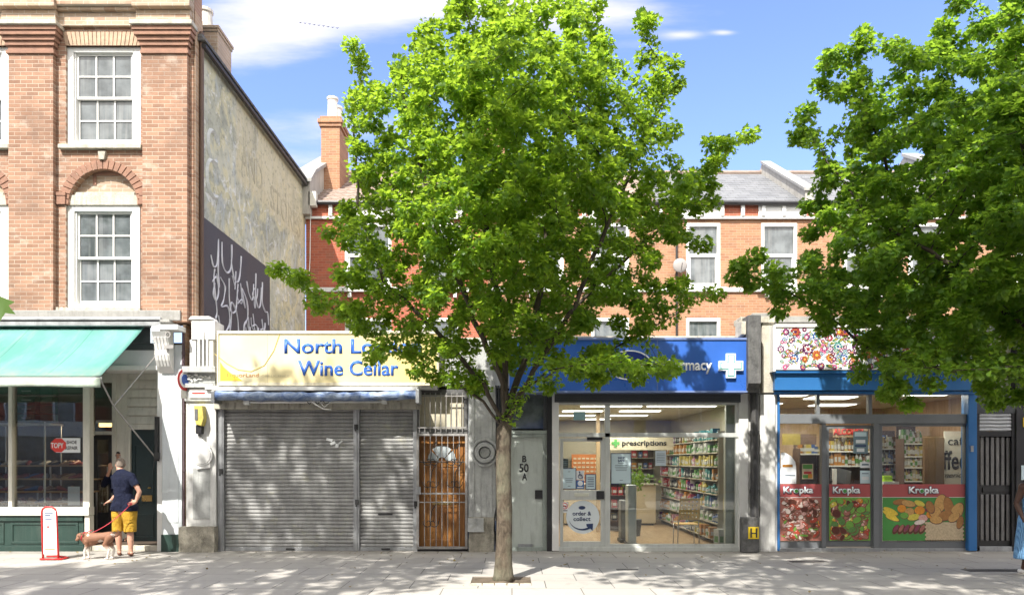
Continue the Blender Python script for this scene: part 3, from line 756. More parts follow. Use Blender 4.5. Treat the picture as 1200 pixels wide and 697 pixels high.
S = [[(.08,.72),(.11,.64),(.16,.68),(.18,.90),(.175,.66),(.19,.5)],[(.23,.90),(.235,.72),(.30,.66),(.36,.74),(.365,.94)],[(.36,.8),(.40,.66),(.46,.64),(.50,.76),(.51,.9)],
     [(.10,.5),(.15,.56),(.18,.46),(.15,.36),(.11,.40),(.13,.5)],[(.21,.58),(.27,.52),(.25,.40),(.22,.33),(.31,.36),(.34,.24),(.29,.14),(.22,.12),(.18,.24)],[(.33,.62),(.335,.42),(.37,.33),(.43,.38),(.46,.62)],
     [(.46,.44),(.53,.50),(.58,.44),(.52,.60),(.60,.52),(.62,.36),(.56,.26),(.57,.10),(.62,.05)],[(.34,.33),(.37,.42),(.45,.33),(.47,.16),(.42,.08),(.36,.14)],[(.60,.70),(.64,.60),(.70,.56),(.72,.72)],
     [(.76,.84),(.76,.62),(.80,.52),(.84,.56),(.86,.74)],[(.88,.80),(.88,.60),(.93,.52),(.98,.52),(1.0,.40)],[(.70,.30),(.76,.33),(.79,.28),(.76,.05)],[(.87,.42),(.90,.30),(.92,.16)],[(.84,.30),(.90,.33),(.97,.29)],[(.88,.22),(.91,.30),(.93,.4)],[(.66,.28),(.66,.08)],[(.13,.62),(.12,.5),(.16,.28),(.14,.2)]]
for s_ in S: stroke(s_)
for k in range(10):
    y0, z0 = rg_.uniform(.08, .9), rg_.uniform(.15, .7); stroke([(y0, z0), (y0+rg_.uniform(-.04, .05), z0-.08), (y0+rg_.uniform(0, .08), z0-.1), (y0+rg_.uniform(.02, .08), z0+rg_.uniform(-.02, .1))], .014)
gfo = gf.build('graffiti', mk('white_spray_paint', (.62, .62, .66), .6, .1, 6, 40, 0), gwo)
ghost = mk('faded_sign_letters', (.42, .385, .27), .85, .35, 3, 25, .2)
ghost_w = mk('faded_white_paint', (.56, .57, .55), .85, .25, 3, 25, .2)
for s_, y0, y1, z0, z1 in (('AND', 16.4, 17.8, 8.15, 8.75), ('STORES', 18.4, 21.0, 8.0, 8.6)):
    text(s_, ghost, gwo, 0, 0, 0, 0, XG+.004, 'faded_lettering', face='side', ext=.003, world=(y0, y1, z0, z1))
gs = MB()
for cx_, cz_, r_ in ((14.85, 8.0, .30), (14.85, 7.35, .36)):
    pts = [(XG+.004, cx_+r_*math.cos(a*.3)*.9, cz_+r_*math.sin(a*.3)) for a in range(2, 19)]
    gs.path(pts, [.045]*len(pts), 4)
gs.build('faded_symbol', ghost_w, gwo)
# roof slope and chimney
q = MB(); q.prism([(XG-.4, 9.75), (X(-300), 9.75), (X(-300), 11.9), (XG-2.2, 11.9)], 'y', 14.36, 21.5); q.build('roof', soot, bl)
ch = MB(); ch.box(-6.68, -6.04, 15.2, 15.95, 9.6, 10.5); ch.box(-6.70, -6.02, 15.18, 15.97, 10.5, 10.56); ch.box(-6.72, -6.0, 15.16, 15.99, 10.56, 10.62); cho = ch.build('chimney', brick_weather, bl, bevel=.01)
pot_m = mk('chimney_pot_clay', (.62, .58, .52), .7, .15, 4, 30, .2)
q = MB(); q.lathe([(.17, 0), (.15, .3), (.14, .42), (.165, .44), (.165, .5), (.13, .52)], -6.42, 15.5, 14, cz=10.62); q.build('chimney_pot', pot_m, cho, smooth=False)
wd = thing('weed', (X(222), 13.9, Z(14)), 'straggly green weed growing out of the parapet at the top of the tall brick building', 'plant')
rngw = np.random.default_rng(4); st = MB(); tips = []
for i in range(14):
    e = Vector((X(222)+rngw.normal(0, .12)-.03, 13.86+rngw.normal(0, .03), Z(14)+rngw.uniform(.12, .5))); b0 = Vector((X(222), 13.86, Z(17)))
    st.path([b0, (b0+e)/2+Vector((0, 0, .04)), e], .006, 4); tips += [tuple(b0.lerp(e, f)) for f in np.linspace(.4, 1, 7)]
st.build('stem', bark, wd)
leaves_mesh('leaves', np.array(tips), rngw.normal(0, 1, (len(tips), 3)), rngw.uniform(.04, .08, len(tips)), leaf_plane, wd, rngw, .4)

# ---------------- shoe repair shop (ground floor, left) ----------------
sf = thing('shopfront', (X(20), 14.05, 0), 'dark green and white shoe repair shopfront with big display windows and recessed doorway', 'shopfront')
m = MB(); m.pbox(-300, 98, 603, 650, 14.0, 14.12); m.pbox(-300, 98, 640, 650, 13.97, 14.0)
m.box(X(-300), X(98), 13.965, 13.998, Z(610), Z(604))
for a, b in ((-90, 5), (13, 92)):
    for (p0, p1, q0, q1) in ((a, b, 612, 614.5), (a, b, 634, 636.5), (a, a+2.5, 614.5, 634), (b-2.5, b, 614.5, 634)): m.box(X(p0), X(p1), 13.985, 13.999, Z(q1), Z(q0))
m.build('stall_riser', dark_green, sf, bevel=.004)
m = MB(); m.pbox(-300, 104, 594, 603.8, 13.93, 14.12); m.pbox(97, 105, 440, 593.8, 13.96, 14.1); m.pbox(9.5, 14, 440, 593.8, 13.97, 14.1); m.pbox(-140, -135, 440, 593.8, 13.97, 14.1)
m.pbox(-300, 97, 438, 446, 13.98, 14.1); m.pbox(99, 105, 604, 648, 13.97, 14.12)
m.build('window_frame', cream_paint, sf, bevel=.006)
m = MB(); m.pbox(51.5, 53, 494, 594, 14.2, 14.22); m.build('glazing_bar', cream_paint, sf)
m = MB(); m.box(X(-300), X(97), 14.05, 14.056, Z(594), Z(446)); m.build('glass', glass_dark, sf)
int_dark = mk('shop_interior_wall', (.10, .075, .055), .8, .3, 2, 20, .1)
int_floor = mk('shop_interior_floor', (.08, .06, .045), .6, .3, 2, 20, .1)
m = MB(); m.box(X(-300), X(210), 18.4, 18.5, 0, 3.9); m.box(X(-300)-.1, X(-300), 14.1, 18.5, 0, 3.9); m.box(X(205), X(210), 15.2, 18.4, 0, 3.9); m.box(X(107), X(111), 14.75, 16.4, .0, 3.3)
m.box(X(-300), X(210), 14.1, 18.5, 3.9, 3.95); m.build('inner_wall', int_dark, sf)
m = MB(); m.box(X(-300), X(210), 14.13, 18.4, .10, .12); m.build('inner_floor', int_floor, sf)
# doorway: step, door frame, open black door, green side door, louvred boards
m = MB(); m.box(X(105), X(184), 14.02, 14.9, .0, .10); m.build('door_step', stone_pale, sf, bevel=.01)
m = MB(); Y1 = 14.62
m.pbox(104, 108, 445, 640, Y1, Y1+.1); m.pbox(131, 136, 432, 640, Y1, Y1+.1); m.pbox(108, 131, 505, 509, Y1, Y1+.1); m.pbox(108, 131, 432, 448, Y1, Y1+.1)
m.pbox(136, 150, 432, 640, Y1+.02, Y1+.1); m.pbox(150, 152.5, 500, 640, Y1-.02, Y1+.1); m.pbox(152.5, 184, 497, 503, Y1-.02, Y1+.1)
m.build('door_frame', cream_paint, sf, bevel=.004)
m = MB(); m.box(X(98), X(190), 14.04, 15.2, Z(433), Z(428)); m.build('lobby_ceiling', white_paint, sf)
m = MB(); m.pbox(148, 186, 432, 498, Y1+.03, Y1+.1)
for i in range(6): m.obox((X(167, Y1), Y1+.01, Z(440+i*10.5, Y1)), (.62, .02, .15), Matrix.Rotation(R(-14), 3, 'X'))
m.build('boarding', cream_paint, sf)
gd = MB(); gd.pbox(152.5, 184, 503, 640, Y1+.03, Y1+.09)
for (p0, p1, q0, q1) in ((156, 180, 520, 522), (156, 180, 590, 592), (156, 158, 522, 590), (178, 180, 522, 590), (156, 180, 602, 604), (156, 180, 628, 630), (156, 158, 604, 628), (178, 180, 604, 628)): gd.pbox(p0, p1, q0, q1, Y1+.012, Y1+.03)
gdo = gd.build('side_door', mk('dark_teal_door', (.022, .04, .042), .35, .2, 2, 30, .05), sf, bevel=.003)
k = MB(); k.pbox(166, 178, 580, 587, Y1-.0, Y1+.012); k.build('letterbox', mk('brass', (.45, .32, .12), .3, .1, 4, 30, 0, metal=.9), gdo); k = MB(); k.lathe([(.03, 0), (.035, .01), (.02, .03)], X(175, Y1), Y1-.0, 12, cz=Z(572, Y1)); k.build('door_knob', mk('brass', (.45, .32, .12), .3, .1, 4, 30, 0, metal=.9), gdo)
m = MB(); g_ = MB()
m.pbox(109, 131, 510, 515, Y1+.02, Y1+.06); m.pbox(109, 114, 515, 640, Y1+.02, Y1+.06); m.pbox(127, 131, 515, 640, Y1+.02, Y1+.06); m.pbox(114, 127, 600, 640, Y1+.02, Y1+.06)
do = m.build('door', black_paint, sf, bevel=.003); g_.pbox(114, 127, 515, 600, Y1+.035, Y1+.04); g_.build('door_pane', glass_clear, do)
m = MB(); m.pbox(108, 131, 448, 505, Y1+.05, Y1+.055); m.build('fanlight', glass_clear, sf)
m = MB(); m.pbox(184, 190, 380, 650, 14.0, 14.15); m.build('door_post', white_paint, sf, bevel=.004)
m = MB(); m.pbox(150, 184, 380, 402, 14.02, 14.3); m.pbox(-300, 184, 384, 400, 14.05, 14.3); m.pbox(140, 184, 402, 410, 14.06, 14.3); m.build('timber_fascia', dark_metal, sf, bevel=.004)
m = MB(); m.pbox(105, 184, 410, 431, 14.08, 14.2); m.build('fascia_board', mk('light_grey_board', (.62, .63, .64), .5, .08, 2, 30, .05), sf)

lm = MB(); lm.box(-8.7, -7.5, 15.6, 15.66, 2.42, 2.5)
lp = thing('ceiling_lamp', (-8.1, 15.6, 2.5), 'warm strip lamp glowing above the shoe shop door', 'lamp')
lm.build('tube', mk_glow('warm_tube', (1, .62, .22), 1.6), lp); q = MB(); q.box(-8.75, -7.45, 15.58, 15.70, 2.5, 2.56); q.build('housing', white_paint, lp)
ld = bpy.data.lights.new('shop_lamp', 'AREA'); ld.shape = 'RECTANGLE'; ld.size = 1.2; ld.size_y = .1; ld.energy = 26; ld.color = (1, .75, .45)
lo = bpy.data.objects.new('shop_lamp', ld); COL.objects.link(lo); lo.location = (0, .03, -.09); lo.parent = lp

# display: shelf boards, shoes, leaning picture cards
woodl = mk('light_wood', (.36, .24, .13), .6, .2, 4, 30, .1)
shoe_ms = [mk('shoe_'+n, c, .45, .2, 8, 30, .05) for n, c in (('brown', (.16, .08, .045)), ('black', (.03, .03, .032)), ('tan', (.36, .22, .12)), ('blue', (.07, .10, .22)), ('red', (.22, .05, .045)), ('grey', (.3, .3, .3)))]
LEV = ((.90, 14.3, 'lowest'), (1.12, 14.5, 'second'), (1.36, 14.7, 'third'), (1.62, 14.9, 'top'))
for i, (zz, yy, nm_) in enumerate(LEV):
    s_ = thing('display_shelf', (X(20), yy, zz), nm_+' wooden display shelf behind the shoe shop window', 'shelf')
    q = MB(); q.box(X(-60), X(94), yy-.12, yy+.14, zz-.03, zz); q.build('board', woodl, s_)
    q = MB()
    for xx in (X(-58), X(20), X(92)): q.box(xx-.012, xx+.012, yy+.1, yy+.125, .12, zz-.03)
    q.build('uprights', steel, s_)
def shoe(col):
    b = MB(); prof = [(-.13,.0,.035,.05),(-.12,.0,.04,.10),(-.05,.0,.042,.10),(.02,0,.045,.075),(.08,0,.048,.055),(.13,0,.035,.035),(.15,0,.01,.02)]
    rings = []
    for x, _, w_, h in prof: rings.append([(x, w_*math.cos(a), max(.0, h*.5+h*.5*math.sin(a))) for a in [2*math.pi*j/10 for j in range(10)]])
    vs = [v for r in rings for v in r]; fs = []
    for i in range(len(rings)-1):
        for j in range(10): fs.append((i*10+j, i*10+(j+1) % 10, (i+1)*10+(j+1) % 10, (i+1)*10+j))
    b.add(vs, fs+[tuple(range(10)), tuple(range(60, 70))]); return b
protos = {}
rs = random.Random(3); names = ['brown', 'black', 'tan', 'blue', 'red', 'grey']
for sh, (zz, yy, nm_) in enumerate(LEV):
    for i in range(15 if sh == 0 else 13):
        ci = rs.randrange(6)
        if ci not in protos:
            root = shoe(ci).build('shoe', shoe_ms[ci], smooth=True); protos[ci] = root; o = root
        else: o = protos[ci].copy(); COL.objects.link(o)
        o.location = (X(-50+i*9.6), yy+rs.uniform(-.05, .05), zz); o.rotation_euler = (0, R(rs.choice((0, -12, -20)))*0, R(rs.uniform(200, 340)))
        tag(o, f'{names[ci]} shoe on the {nm_} display shelf in the shoe repair window', 'shoe', 'shoes displayed in the shoe repair window')
box_ms = [mk('card_'+n, c, .6, .1, 4, 30, 0) for n, c in (('green', (.03, .10, .07)), ('brown', (.26, .16, .09)))]
for i in range(8):
    o = MB(); x = X(21+(i % 2)*22-(i//4)*3); z = 2.62+(i//2 % 4)*.0; z = Z(458+ (i//2)*10.5, 14.5)
    o.box(X(20, 14.5) if i % 2 == 0 else X(43, 14.5), X(41, 14.5) if i % 2 == 0 else X(57, 14.5), 14.5+.1*(i % 2), 14.8, z-.075+.002, z+.075)
    bo = o.build('shoe_box', box_ms[0], bevel=.004); rows = ('topmost', 'second', 'third', 'bottom')
    if i % 2 == 0:
        l = MB(); l.box(X(25, 14.49), X(36, 14.49), 14.493, 14.498, z-.012, z+.012); l.build('printed_label', mk('faded_print', (.35, .4, .38), .6, .2, 4, 30, 0), bo)
    tag(bo, f'dark green shoe box, {rows[i//2]} of the {"wider left" if i % 2 == 0 else "narrower right"} stack high in the shoe shop window', 'box', 'shoe boxes in the shop window')
q = thing('box_shelf', (X(38, 14.65), 14.7, Z(497, 14.5)), 'high white shelf holding the dark green shoe boxes', 'shelf')
b_ = MB(); b_.box(X(-10, 14.5), X(60, 14.5), 14.46, 14.9, Z(495.5, 14.5)-.04, Z(495.5, 14.5)); b_.build('board', cream_paint, q)
b_ = MB(); [b_.box(xx-.012, xx+.012, 14.86, 14.88, .12, Z(497, 14.5)) for xx in (X(-8, 14.5), X(58, 14.5))]; b_.build('uprights', steel, q)
# window sticker and white card
stk = thing('window_sticker', (X(75), 14.045, Z(521)), 'red and white TOPY shoe repair sticker on the shop window', 'sticker')
w_ = mk('sticker_white', (.72, .74, .75), .4, .03, 3, 20, 0); r_ = mk('sticker_red', (.62, .05, .04), .4, .05, 3, 20, 0); k_ = mk('print_black', (.03, .03, .035), .5, .1, 3, 20, 0)
q = MB(); q.box(X(64), X(92.5), 14.040, 14.046, Z(530), Z(513)); q.build('card', w_, stk)
q = MB(); c_ = (X(67), Z(521.5)); q.prism([(c_[0]+.155*math.cos(R(22.5+45*i)), c_[1]+.14*math.sin(R(22.5+45*i))) for i in range(8)], 'y', 14.034, 14.040); q.build('octagon', r_, stk)
text('TOPY', w_, stk, 59.5, 74.5, 518.5, 524.5, 14.032, bold=.02, ext=.002)
text('SHOE', k_, stk, 78, 90, 516, 519.8, 14.038, bold=.02, ext=.002); text('REPAIR', k_, stk, 76.5, 91, 522.5, 526.5, 14.038, bold=.02, ext=.002)
cd = MB(); cd.box(X(75), X(89), 14.12, 14.125, Z(592), Z(570)); tag(cd.build('notice_card', w_), 'plain white notice card standing low inside the shoe shop window', 'notice')

# green awning
aw = thing('awning', (X(60), 13.9, 3.6), 'open teal green fabric awning with worn cream valance over the shoe repair shop', 'awning')
cloth = NT('teal_awning_cloth'); n1 = cloth.noise(cloth.xyz('xyz', (1, .6, 1)), 1.2, 4, .6)
cc = cloth.mix(cloth.ramp(n1, .35, .7), (.12, .33, .29), (.19, .43, .38)); sx_ = cloth.n.new('ShaderNodeSeparateXYZ'); cloth.l.new(cloth.g.outputs['Position'], sx_.inputs[0])
seam = cloth.math('LESS_THAN', cloth.math('ABSOLUTE', cloth.math('SUBTRACT', cloth.math('FRACT', cloth.math('MULTIPLY', sx_.outputs[0], .83)), .5)), .008)
cc = cloth.mix(cloth.math('MULTIPLY', seam, .5), cc, (.05, .18, .15))
cc = cloth.mix(cloth.math('MULTIPLY', cloth.ramp(cloth.noise(cloth.xyz('xyz', (3, .5, .5)), 1.5, 6, .7, dist=.8), .52, .68), .45), cc, (.30, .40, .34))
cc = cloth.mix(cloth.math('MULTIPLY', cloth.ramp(sx_.outputs[2], 3.35, 3.12), cloth.ramp(cloth.noise(cloth.xyz(), 5, 4, .7), .35, .6, .1, .6)), cc, (.36, .38, .31))
cloth.P(color=cc, rough=.7, spec=.2, normal=cloth.bump(cloth.noise(cloth.xyz('xyz', (2, .5, .5)), 2, 3), .5, .05))
tl = cloth.n.new('ShaderNodeBsdfTranslucent'); cloth.l.new(cc, tl.inputs[0]); mx = cloth.n.new('ShaderNodeMixShader'); mx.inputs[0].default_value = .3
cloth.l.new(cloth.b.outputs[0], mx.inputs[1]); cloth.l.new(tl.outputs[0], mx.inputs[2]); cloth.l.new(mx.outputs[0], cloth.out.inputs[0])
A0, A1, yT, zT, yB, zB = X(-300), X(172), 13.93, Z(383, 13.93), 12.42, Z(441, 12.42)
vs = []; fs = []; NX, NY = 60, 14
for j in range(NY+1):
    for i in range(NX+1):
        f = i/NX; g = j/NY; x = A0+(A1-A0)*f; 
        sag = -.07*math.sin(math.pi*g)+.012*math.sin(f*55+g*4)*g*(1-g)*2
        x2 = x-(.05*math.sin(math.pi*g) if i == NX else 0)
        vs.append((x2, yT+(yB-yT)*g, zT+(zB-zT)*g+sag))
for j in range(NY):
    for i in range(NX): a = j*(NX+1)+i; fs.append((a, a+1, a+NX+2, a+NX+1))
m = MB(); m.add(vs, fs); o = m.build('canopy', cloth.m, aw, smooth=True); sm = o.modifiers.new('t', 'SOLIDIFY'); sm.thickness = .006
vs = []; fs = []
for j in range(4):
    for i in range(NX+1):
        f = i/NX; vs.append((A0+(A1-A0)*f, yB+.012*math.sin(f*70)*j/3, zB-.02-.155*j/3+.010*math.sin(f*24)*(j == 3)))
for j in range(3):
    for i in range(NX): a = j*(NX+1)+i; fs.append((a, a+1, a+NX+2, a+NX+1))
m = MB(); m.add(vs, fs); o = m.build('valance', mk('worn_valance', (.42, .50, .42), .8, .3, 3, 30, .2, dirt=.5, dirtcol=(.5, .47, .38)), aw, smooth=True); sm = o.modifiers.new('t', 'SOLIDIFY'); sm.thickness = .006
m = MB(); m.path([(A0, yB+.03, zB-.02), (A1, yB+.03, zB-.02)], .022, 8); m.build('front_bar', white_paint, aw)
m = MB(); m.pbox(-300, 188, 371.5, 382, 13.78, 13.9); m.build('roller_box', galv, aw, bevel=.015)
m = MB(); m.path([(X(182, 13.97), 13.93, Z(534)), (-7.1, 13.2, 2.68), (A1-.03, yB+.04, zB-.03)], .014, 8)
m.path([(X(183, 13.97), 13.96, Z(417)), (-7.1, 13.2, 2.68)], .012, 6); m.build('folding_arm', grey_iron, aw)
m = MB(); m.pbox(181, 185, 488, 540, 13.92, 13.99); m.pbox(180, 187, 530, 538, 13.90, 13.92); m.path([(X(183), 13.94, Z(535)), (X(182), 13.93, Z(549))], .008, 6); m.build('arm_rail', black_iron, aw, bevel=.003)

# ---------------- white pilaster with scroll bracket ----------------
pw = thing('pilaster', (X(202), 14.0, 0), 'white painted pilaster with scroll bracket and dark green foot beside the shoe shop', 'pilaster')
m = MB(); m.pbox(190, 213, 432, 626, 13.93, 14.3); m.pbox(186, 213, 404, 432, 13.95, 14.3); m.pbox(196, 209, 520, 612, 13.92, 13.93); m.build('shaft', mk('blue_white_paint', (.56, .60, .62), .5, .06, 2, 30, .1, dirt=.15), pw, bevel=.005)
m = MB(); m.pbox(188.5, 214, 626, 650, 13.90, 14.3); m.build('foot', dark_green, pw, bevel=.006)
prof = [(13.93, Z(386)), (13.62, Z(386)), (13.60, Z(392)), (13.66, Z(398)), (13.70, Z(404)), (13.74, Z(412)), (13.73, Z(418)), (13.76, Z(424)), (13.82, Z(431)), (13.88, Z(436)), (13.93, Z(438))]
m = MB(); m.prism(prof, 'x', X(189), X(206)); 
for i in range(4): m.prism([(a-.012, b) for a, b in prof[3:9]]+[(13.8, Z(424)), (13.76, Z(398))], 'x', X(191+i*3.8), X(193.2+i*3.8))
m.pbox(186, 208, 380, 386, 13.58, 13.93); m.build('scroll_bracket', white_paint, pw, bevel=.006)
m = MB(); m.pbox(192, 203, 404, 408, 13.66, 13.70); m.ring(X(197, 13.6), Z(392, 13.6), .05, .06, .018, 13.585, .02, 16); m.build('carving', grey_iron, pw)
m = MB(); m.pbox(176, 189, 384, 402, 13.70, 13.92); m.pbox(178, 187, 387, 399, 13.685, 13.70)
o = m.build('alarm_box', mk('grey_blue_plastic', (.36, .42, .48), .5, .1, 3, 20, .05), bevel=.01); tag(o, 'small blue grey box fixed at the end of the teal awning', 'alarm box')
# narrow recess with pipe between the pilasters and street sign on it
m = MB(); m.box(X(213)+.01, X(217), 14.02, 14.3, 0, Z(380)); m.build('side_strip', brick_side, pw)
q = thing('drainpipe', (X(215.5), 13.98, 0), 'thin dark drainpipe in the gap between the two left pilasters', 'pipe')
m = MB(); m.path([(X(215.5), 13.98, 0), (X(215.5), 13.98, Z(385))], .028, 8); [m.lathe([(.038, 0), (.038, .06)], X(215.5), 13.98, 10, cz=z) for z in (.4, 1.5, 2.6, 3.7)]; m.build('pipe', mk('mauve_brown_paint', (.12, .08, .09), .6, .3, 3, 30, .2), q)
q = thing('round_sign', (X(216.5, 13.85), 13.86, Z(445, 13.85)), 'small red white and blue round sign seen edge on above the drainpipe', 'sign')
rt = Matrix.Rotation(R(68), 3, 'Z')
def sdisc(r, off, mt, nm):
    b = MB(); c0 = Vector((X(217, 13.85), 13.84, Z(445, 13.85))); n = 24; nn = rt@Vector((0, -1, 0)); ax = rt@Vector((1, 0, 0))
    vs = [c0+nn*(off+d)+ax*r*math.cos(2*math.pi*i/n)+Vector((0, 0, r*1.15*math.sin(2*math.pi*i/n))) for d in (0, .004) for i in range(n)]
    b.add(vs, [tuple(range(n)), tuple(range(2*n-1, n-1, -1))]+[(i, i+n, (i+1) % n+n, (i+1) % n) for i in range(n)]); b.build(nm, mt, q)
sdisc(.18, 0, mk('sign_red', (.5, .05, .05), .4, .1, 3, 20, 0), 'rim'); sdisc(.13, .005, white_clean, 'face'); sdisc(.09, .010, mk('sign_blue', (.06, .12, .4), .4, .1, 3, 20, 0), 'centre')
m = MB(); m.obox((X(217, 13.85), 13.84, Z(462, 13.85)), (.2, .008, .16), rt); m.build('lower_plate', old_white, q)
# ---------------- ornate pilaster between shoe shop and wine shop ----------------
po = thing('pilaster', (X(235), 14.0, 0), 'weathered ornate pilaster with round boss and rough stone plinth left of the grey shutters', 'pilaster')
m = MB(); m.pbox(218, 253, 470, 617, 13.92, 14.3); m.build('shaft', old_white, po, bevel=.006)
m = MB(); m.pbox(226, 246, 548, 608, 13.912, 13.92); m.build('sunk_panel', old_grey, po)
m = MB()
m.prism([(X(222,13.86), Z(500,13.86)), (X(238,13.86), Z(515,13.86)), (X(246,13.86), Z(524,13.86)), (X(246,13.86), Z(548,13.86)), (X(230,13.86), Z(550,13.86)), (X(225,13.86), Z(538,13.86))], 'y', 13.87, 13.93)
m.build('scroll', white_paint, po, bevel=.012)
m = MB(); cx_, cz_ = X(236, 13.84), Z(533, 13.84); m.disc(cx_, cz_, .17, .17, 13.84, .04, 28); m.ring(cx_, cz_, .20, .20, .03, 13.85, .04, 28)
m.build('boss', white_paint, po, bevel=.008)
# rough plinth block: subdivided and displaced
def rough_block(x0, x1, y0, y1, z0, z1, amp, seed, n=10):
    b = MB()
    def P(x, y, z):
        q = Vector((x*5+seed, y*5, z*5)); d = mnoise.noise_vector(q)*amp+mnoise.noise_vector(q*3)*amp*.4
        return (x+d.x, y+d.y, max(z0, z+d.z*.6))
    def grid(f):
        vs = [P(*f(i/n, j/n)) for j in range(n+1) for i in range(n+1)]
        b.add(vs, [(j*(n+1)+i, j*(n+1)+i+1, (j+1)*(n+1)+i+1, (j+1)*(n+1)+i) for j in range(n) for i in range(n)])
    L_ = lambda a, c, t: a+(c-a)*t
    grid(lambda u_, v_: (L_(x0, x1, u_), y0, L_(z0, z1, v_))); grid(lambda u_, v_: (x1, L_(y0, y1, u_), L_(z0, z1, v_)))
    grid(lambda u_, v_: (x0, L_(y1, y0, u_), L_(z0, z1, v_))); grid(lambda u_, v_: (L_(x0, x1, u_), L_(y0, y1, v_), z1))
    return b
rough_block(X(215), X(256), 13.80, 14.2, 0, Z(617, 13.8), .018, 3).build('plinth', stone, po, smooth=True)
m = MB(); m.pbox(222, 250, 398, 436, 13.88, 14.3); m.pbox(224, 252, 376, 398, 13.86, 14.3)
m.pbox(231, 234.5, 392, 432, 13.85, 13.88); m.pbox(236.5, 239, 388, 434, 13.84, 13.88); m.pbox(241, 244, 392, 430, 13.85, 13.88)
m.prism([(X(224), Z(376)), (X(252), Z(376)), (X(249), Z(372)), (X(227), Z(372))], 'y', 13.86, 14.2); m.build('console', old_white, po, bevel=.012)
m = MB(); m.pbox(229.5, 231, 392, 430, 13.872, 13.879); m.pbox(234.6, 236.4, 388, 432, 13.872, 13.879); m.pbox(239.2, 240.9, 388, 430, 13.872, 13.879); m.build('flutes', soot, po)
m = MB(); m.pbox(213, 252, 429, 436, 13.78, 14.2); m.pbox(217, 252, 436, 449, 13.90, 14.3); m.pbox(216, 252, 449, 454, 13.82, 14.2); m.pbox(216, 252, 454, 470, 13.88, 14.3)
m.build('capital', old_grey, po, bevel=.008)
lf = MB(); rl = random.Random(8)
for i in range(26):
    a, b = X(rl.uniform(222, 250)), Z(rl.uniform(438, 448)); lf.ell((a, 13.885, b), (rl.uniform(.02, .05), .02, rl.uniform(.012, .03)), 8)
lf.build('leaf_carving', old_white, po, smooth=True)
q = MB(); q.pbox(222, 248, 455.5, 466, 13.86, 13.875); q.build('painted_plate', white_paint, po); q = MB(); q.pbox(225, 240, 459.5, 461, 13.852, 13.858); q.build('red_stripe', r_, po)
ys = thing('alarm_box', (X(233), 13.86, Z(487)), 'dented yellow and black sounder box hanging on the ornate left pilaster', 'alarm box')
q = MB(); q.prism([(X(227, 13.76), Z(475, 13.76)), (X(237, 13.76), Z(475, 13.76)), (X(238.5, 13.76), Z(490, 13.76)), (X(236, 13.76), Z(499, 13.76)), (X(229, 13.76), Z(497, 13.76))], 'y', 13.76, 13.92)
q.build('casing', mk('faded_yellow_plastic', (.50, .42, .10), .55, .3, 5, 30, .2, dirt=.5), ys, bevel=.012)
q = MB(); q.pbox(229, 236, 497.5, 508, 13.80, 13.92); q.build('base', black_paint, ys, bevel=.01)
q = MB(); q.pbox(228, 231.5, 479, 492, 13.75, 13.76); q.build('vent', soot, ys)

# ---------------- wine shop ----------------
ws = thing('shop_sign', (X(384, 13.75), 13.75, Z(420, 13.75)), 'long cream and yellow fascia sign lettered North London Wine Cellar in blue', 'sign')
ycream = NT('cream_sign'); pv = ycream.xyz()
sepx = ycream.n.new('ShaderNodeSeparateXYZ'); ycream.l.new(ycream.g.outputs['Position'], sepx.inputs[0])
n1 = ycream.noise(pv, 1.4, 3, .5); fine = ycream.noise(ycream.xyz('xyz', (2, 1, .4)), 7, 4, .6)
cc = ycream.mix(ycream.ramp(n1, .35, .65), (.70, .62, .36), (.72, .67, .48)); cc = ycream.mix(ycream.ramp(sepx.outputs[0], -4.2, -1.9, 0, 1), cc, (.70, .57, .22))
cc = ycream.mix(ycream.ramp(fine, .58, .75, 0, .25), cc, (.5, .44, .28)); ycream.P(color=cc, rough=.35, spec=.5)
m = MB(); m.pbox(256, 512, 391, 448, 13.75, 14.1); m.build('panel', ycream.m, ws)
m = MB(); m.pbox(254, 514, 387.5, 391, 13.73, 14.1); m.pbox(254, 514, 448, 451.5, 13.73, 14.1); m.pbox(254, 256, 391, 448, 13.73, 14.1); m.pbox(512, 514, 391, 448, 13.73, 14.1)
m.build('frame', mk('sign_frame', (.62, .58, .45), .5, .15, 3, 20, .1, dirt=.5, dirtcol=(.3, .2, .1)), ws, bevel=.004)
m = MB(); m.pbox(313, 313.5, 391, 448, 13.747, 13.75); m.pbox(429, 429.5, 391, 448, 13.747, 13.75); m.build('joint', mk('sign_joint', (.5, .46, .32), .5, 0), ws)
blue = mk('blue_lettering', (.03, .12, .48), .4, .08, 3, 20, 0)
text('North London', blue, ws, 333, 494, 397, 413.5, 13.742, bold=.022, ext=.002)
text('Wine Cellar', blue, ws, 349, 467, 422.5, 439.5, 13.742, bold=.022, ext=.002)
logo = mk('sign_rust_print', (.42, .17, .05), .5, .1, 3, 20, 0); pale = mk('sign_pale_print', (.56, .50, .33), .5, .1, 3, 20, 0)
text('LiquorLand', logo, ws, 266, 303, 437, 441.5, 13.744, bold=.0, ext=.003)
text('OFF LICENCE', pale, ws, 306, 339, 439, 441.5, 13.744, ext=.003)
m = MB(); m.prism([(X(258, 13.745), Z(424, 13.745)), (X(262, 13.745), Z(430, 13.745)), (X(270, 13.745), Z(437, 13.745)), (X(280, 13.745), Z(443, 13.745)), (X(284, 13.745), Z(446, 13.745)), (X(258, 13.745), Z(446, 13.745))], 'y', 13.745, 13.75)
m.build('yellow_flash', mk('sign_yellow', (.68, .48, .06), .4, .1, 3, 20, 0), ws)
m = MB(); m.path([(X(258), 13.744, Z(417)), (X(272), 13.744, Z(428)), (X(285), 13.744, Z(435)), (X(300), 13.744, Z(437)), (X(315), 13.744, Z(430)), (X(326), 13.744, Z(413)), (X(333), 13.744, Z(393))], .006, 4)
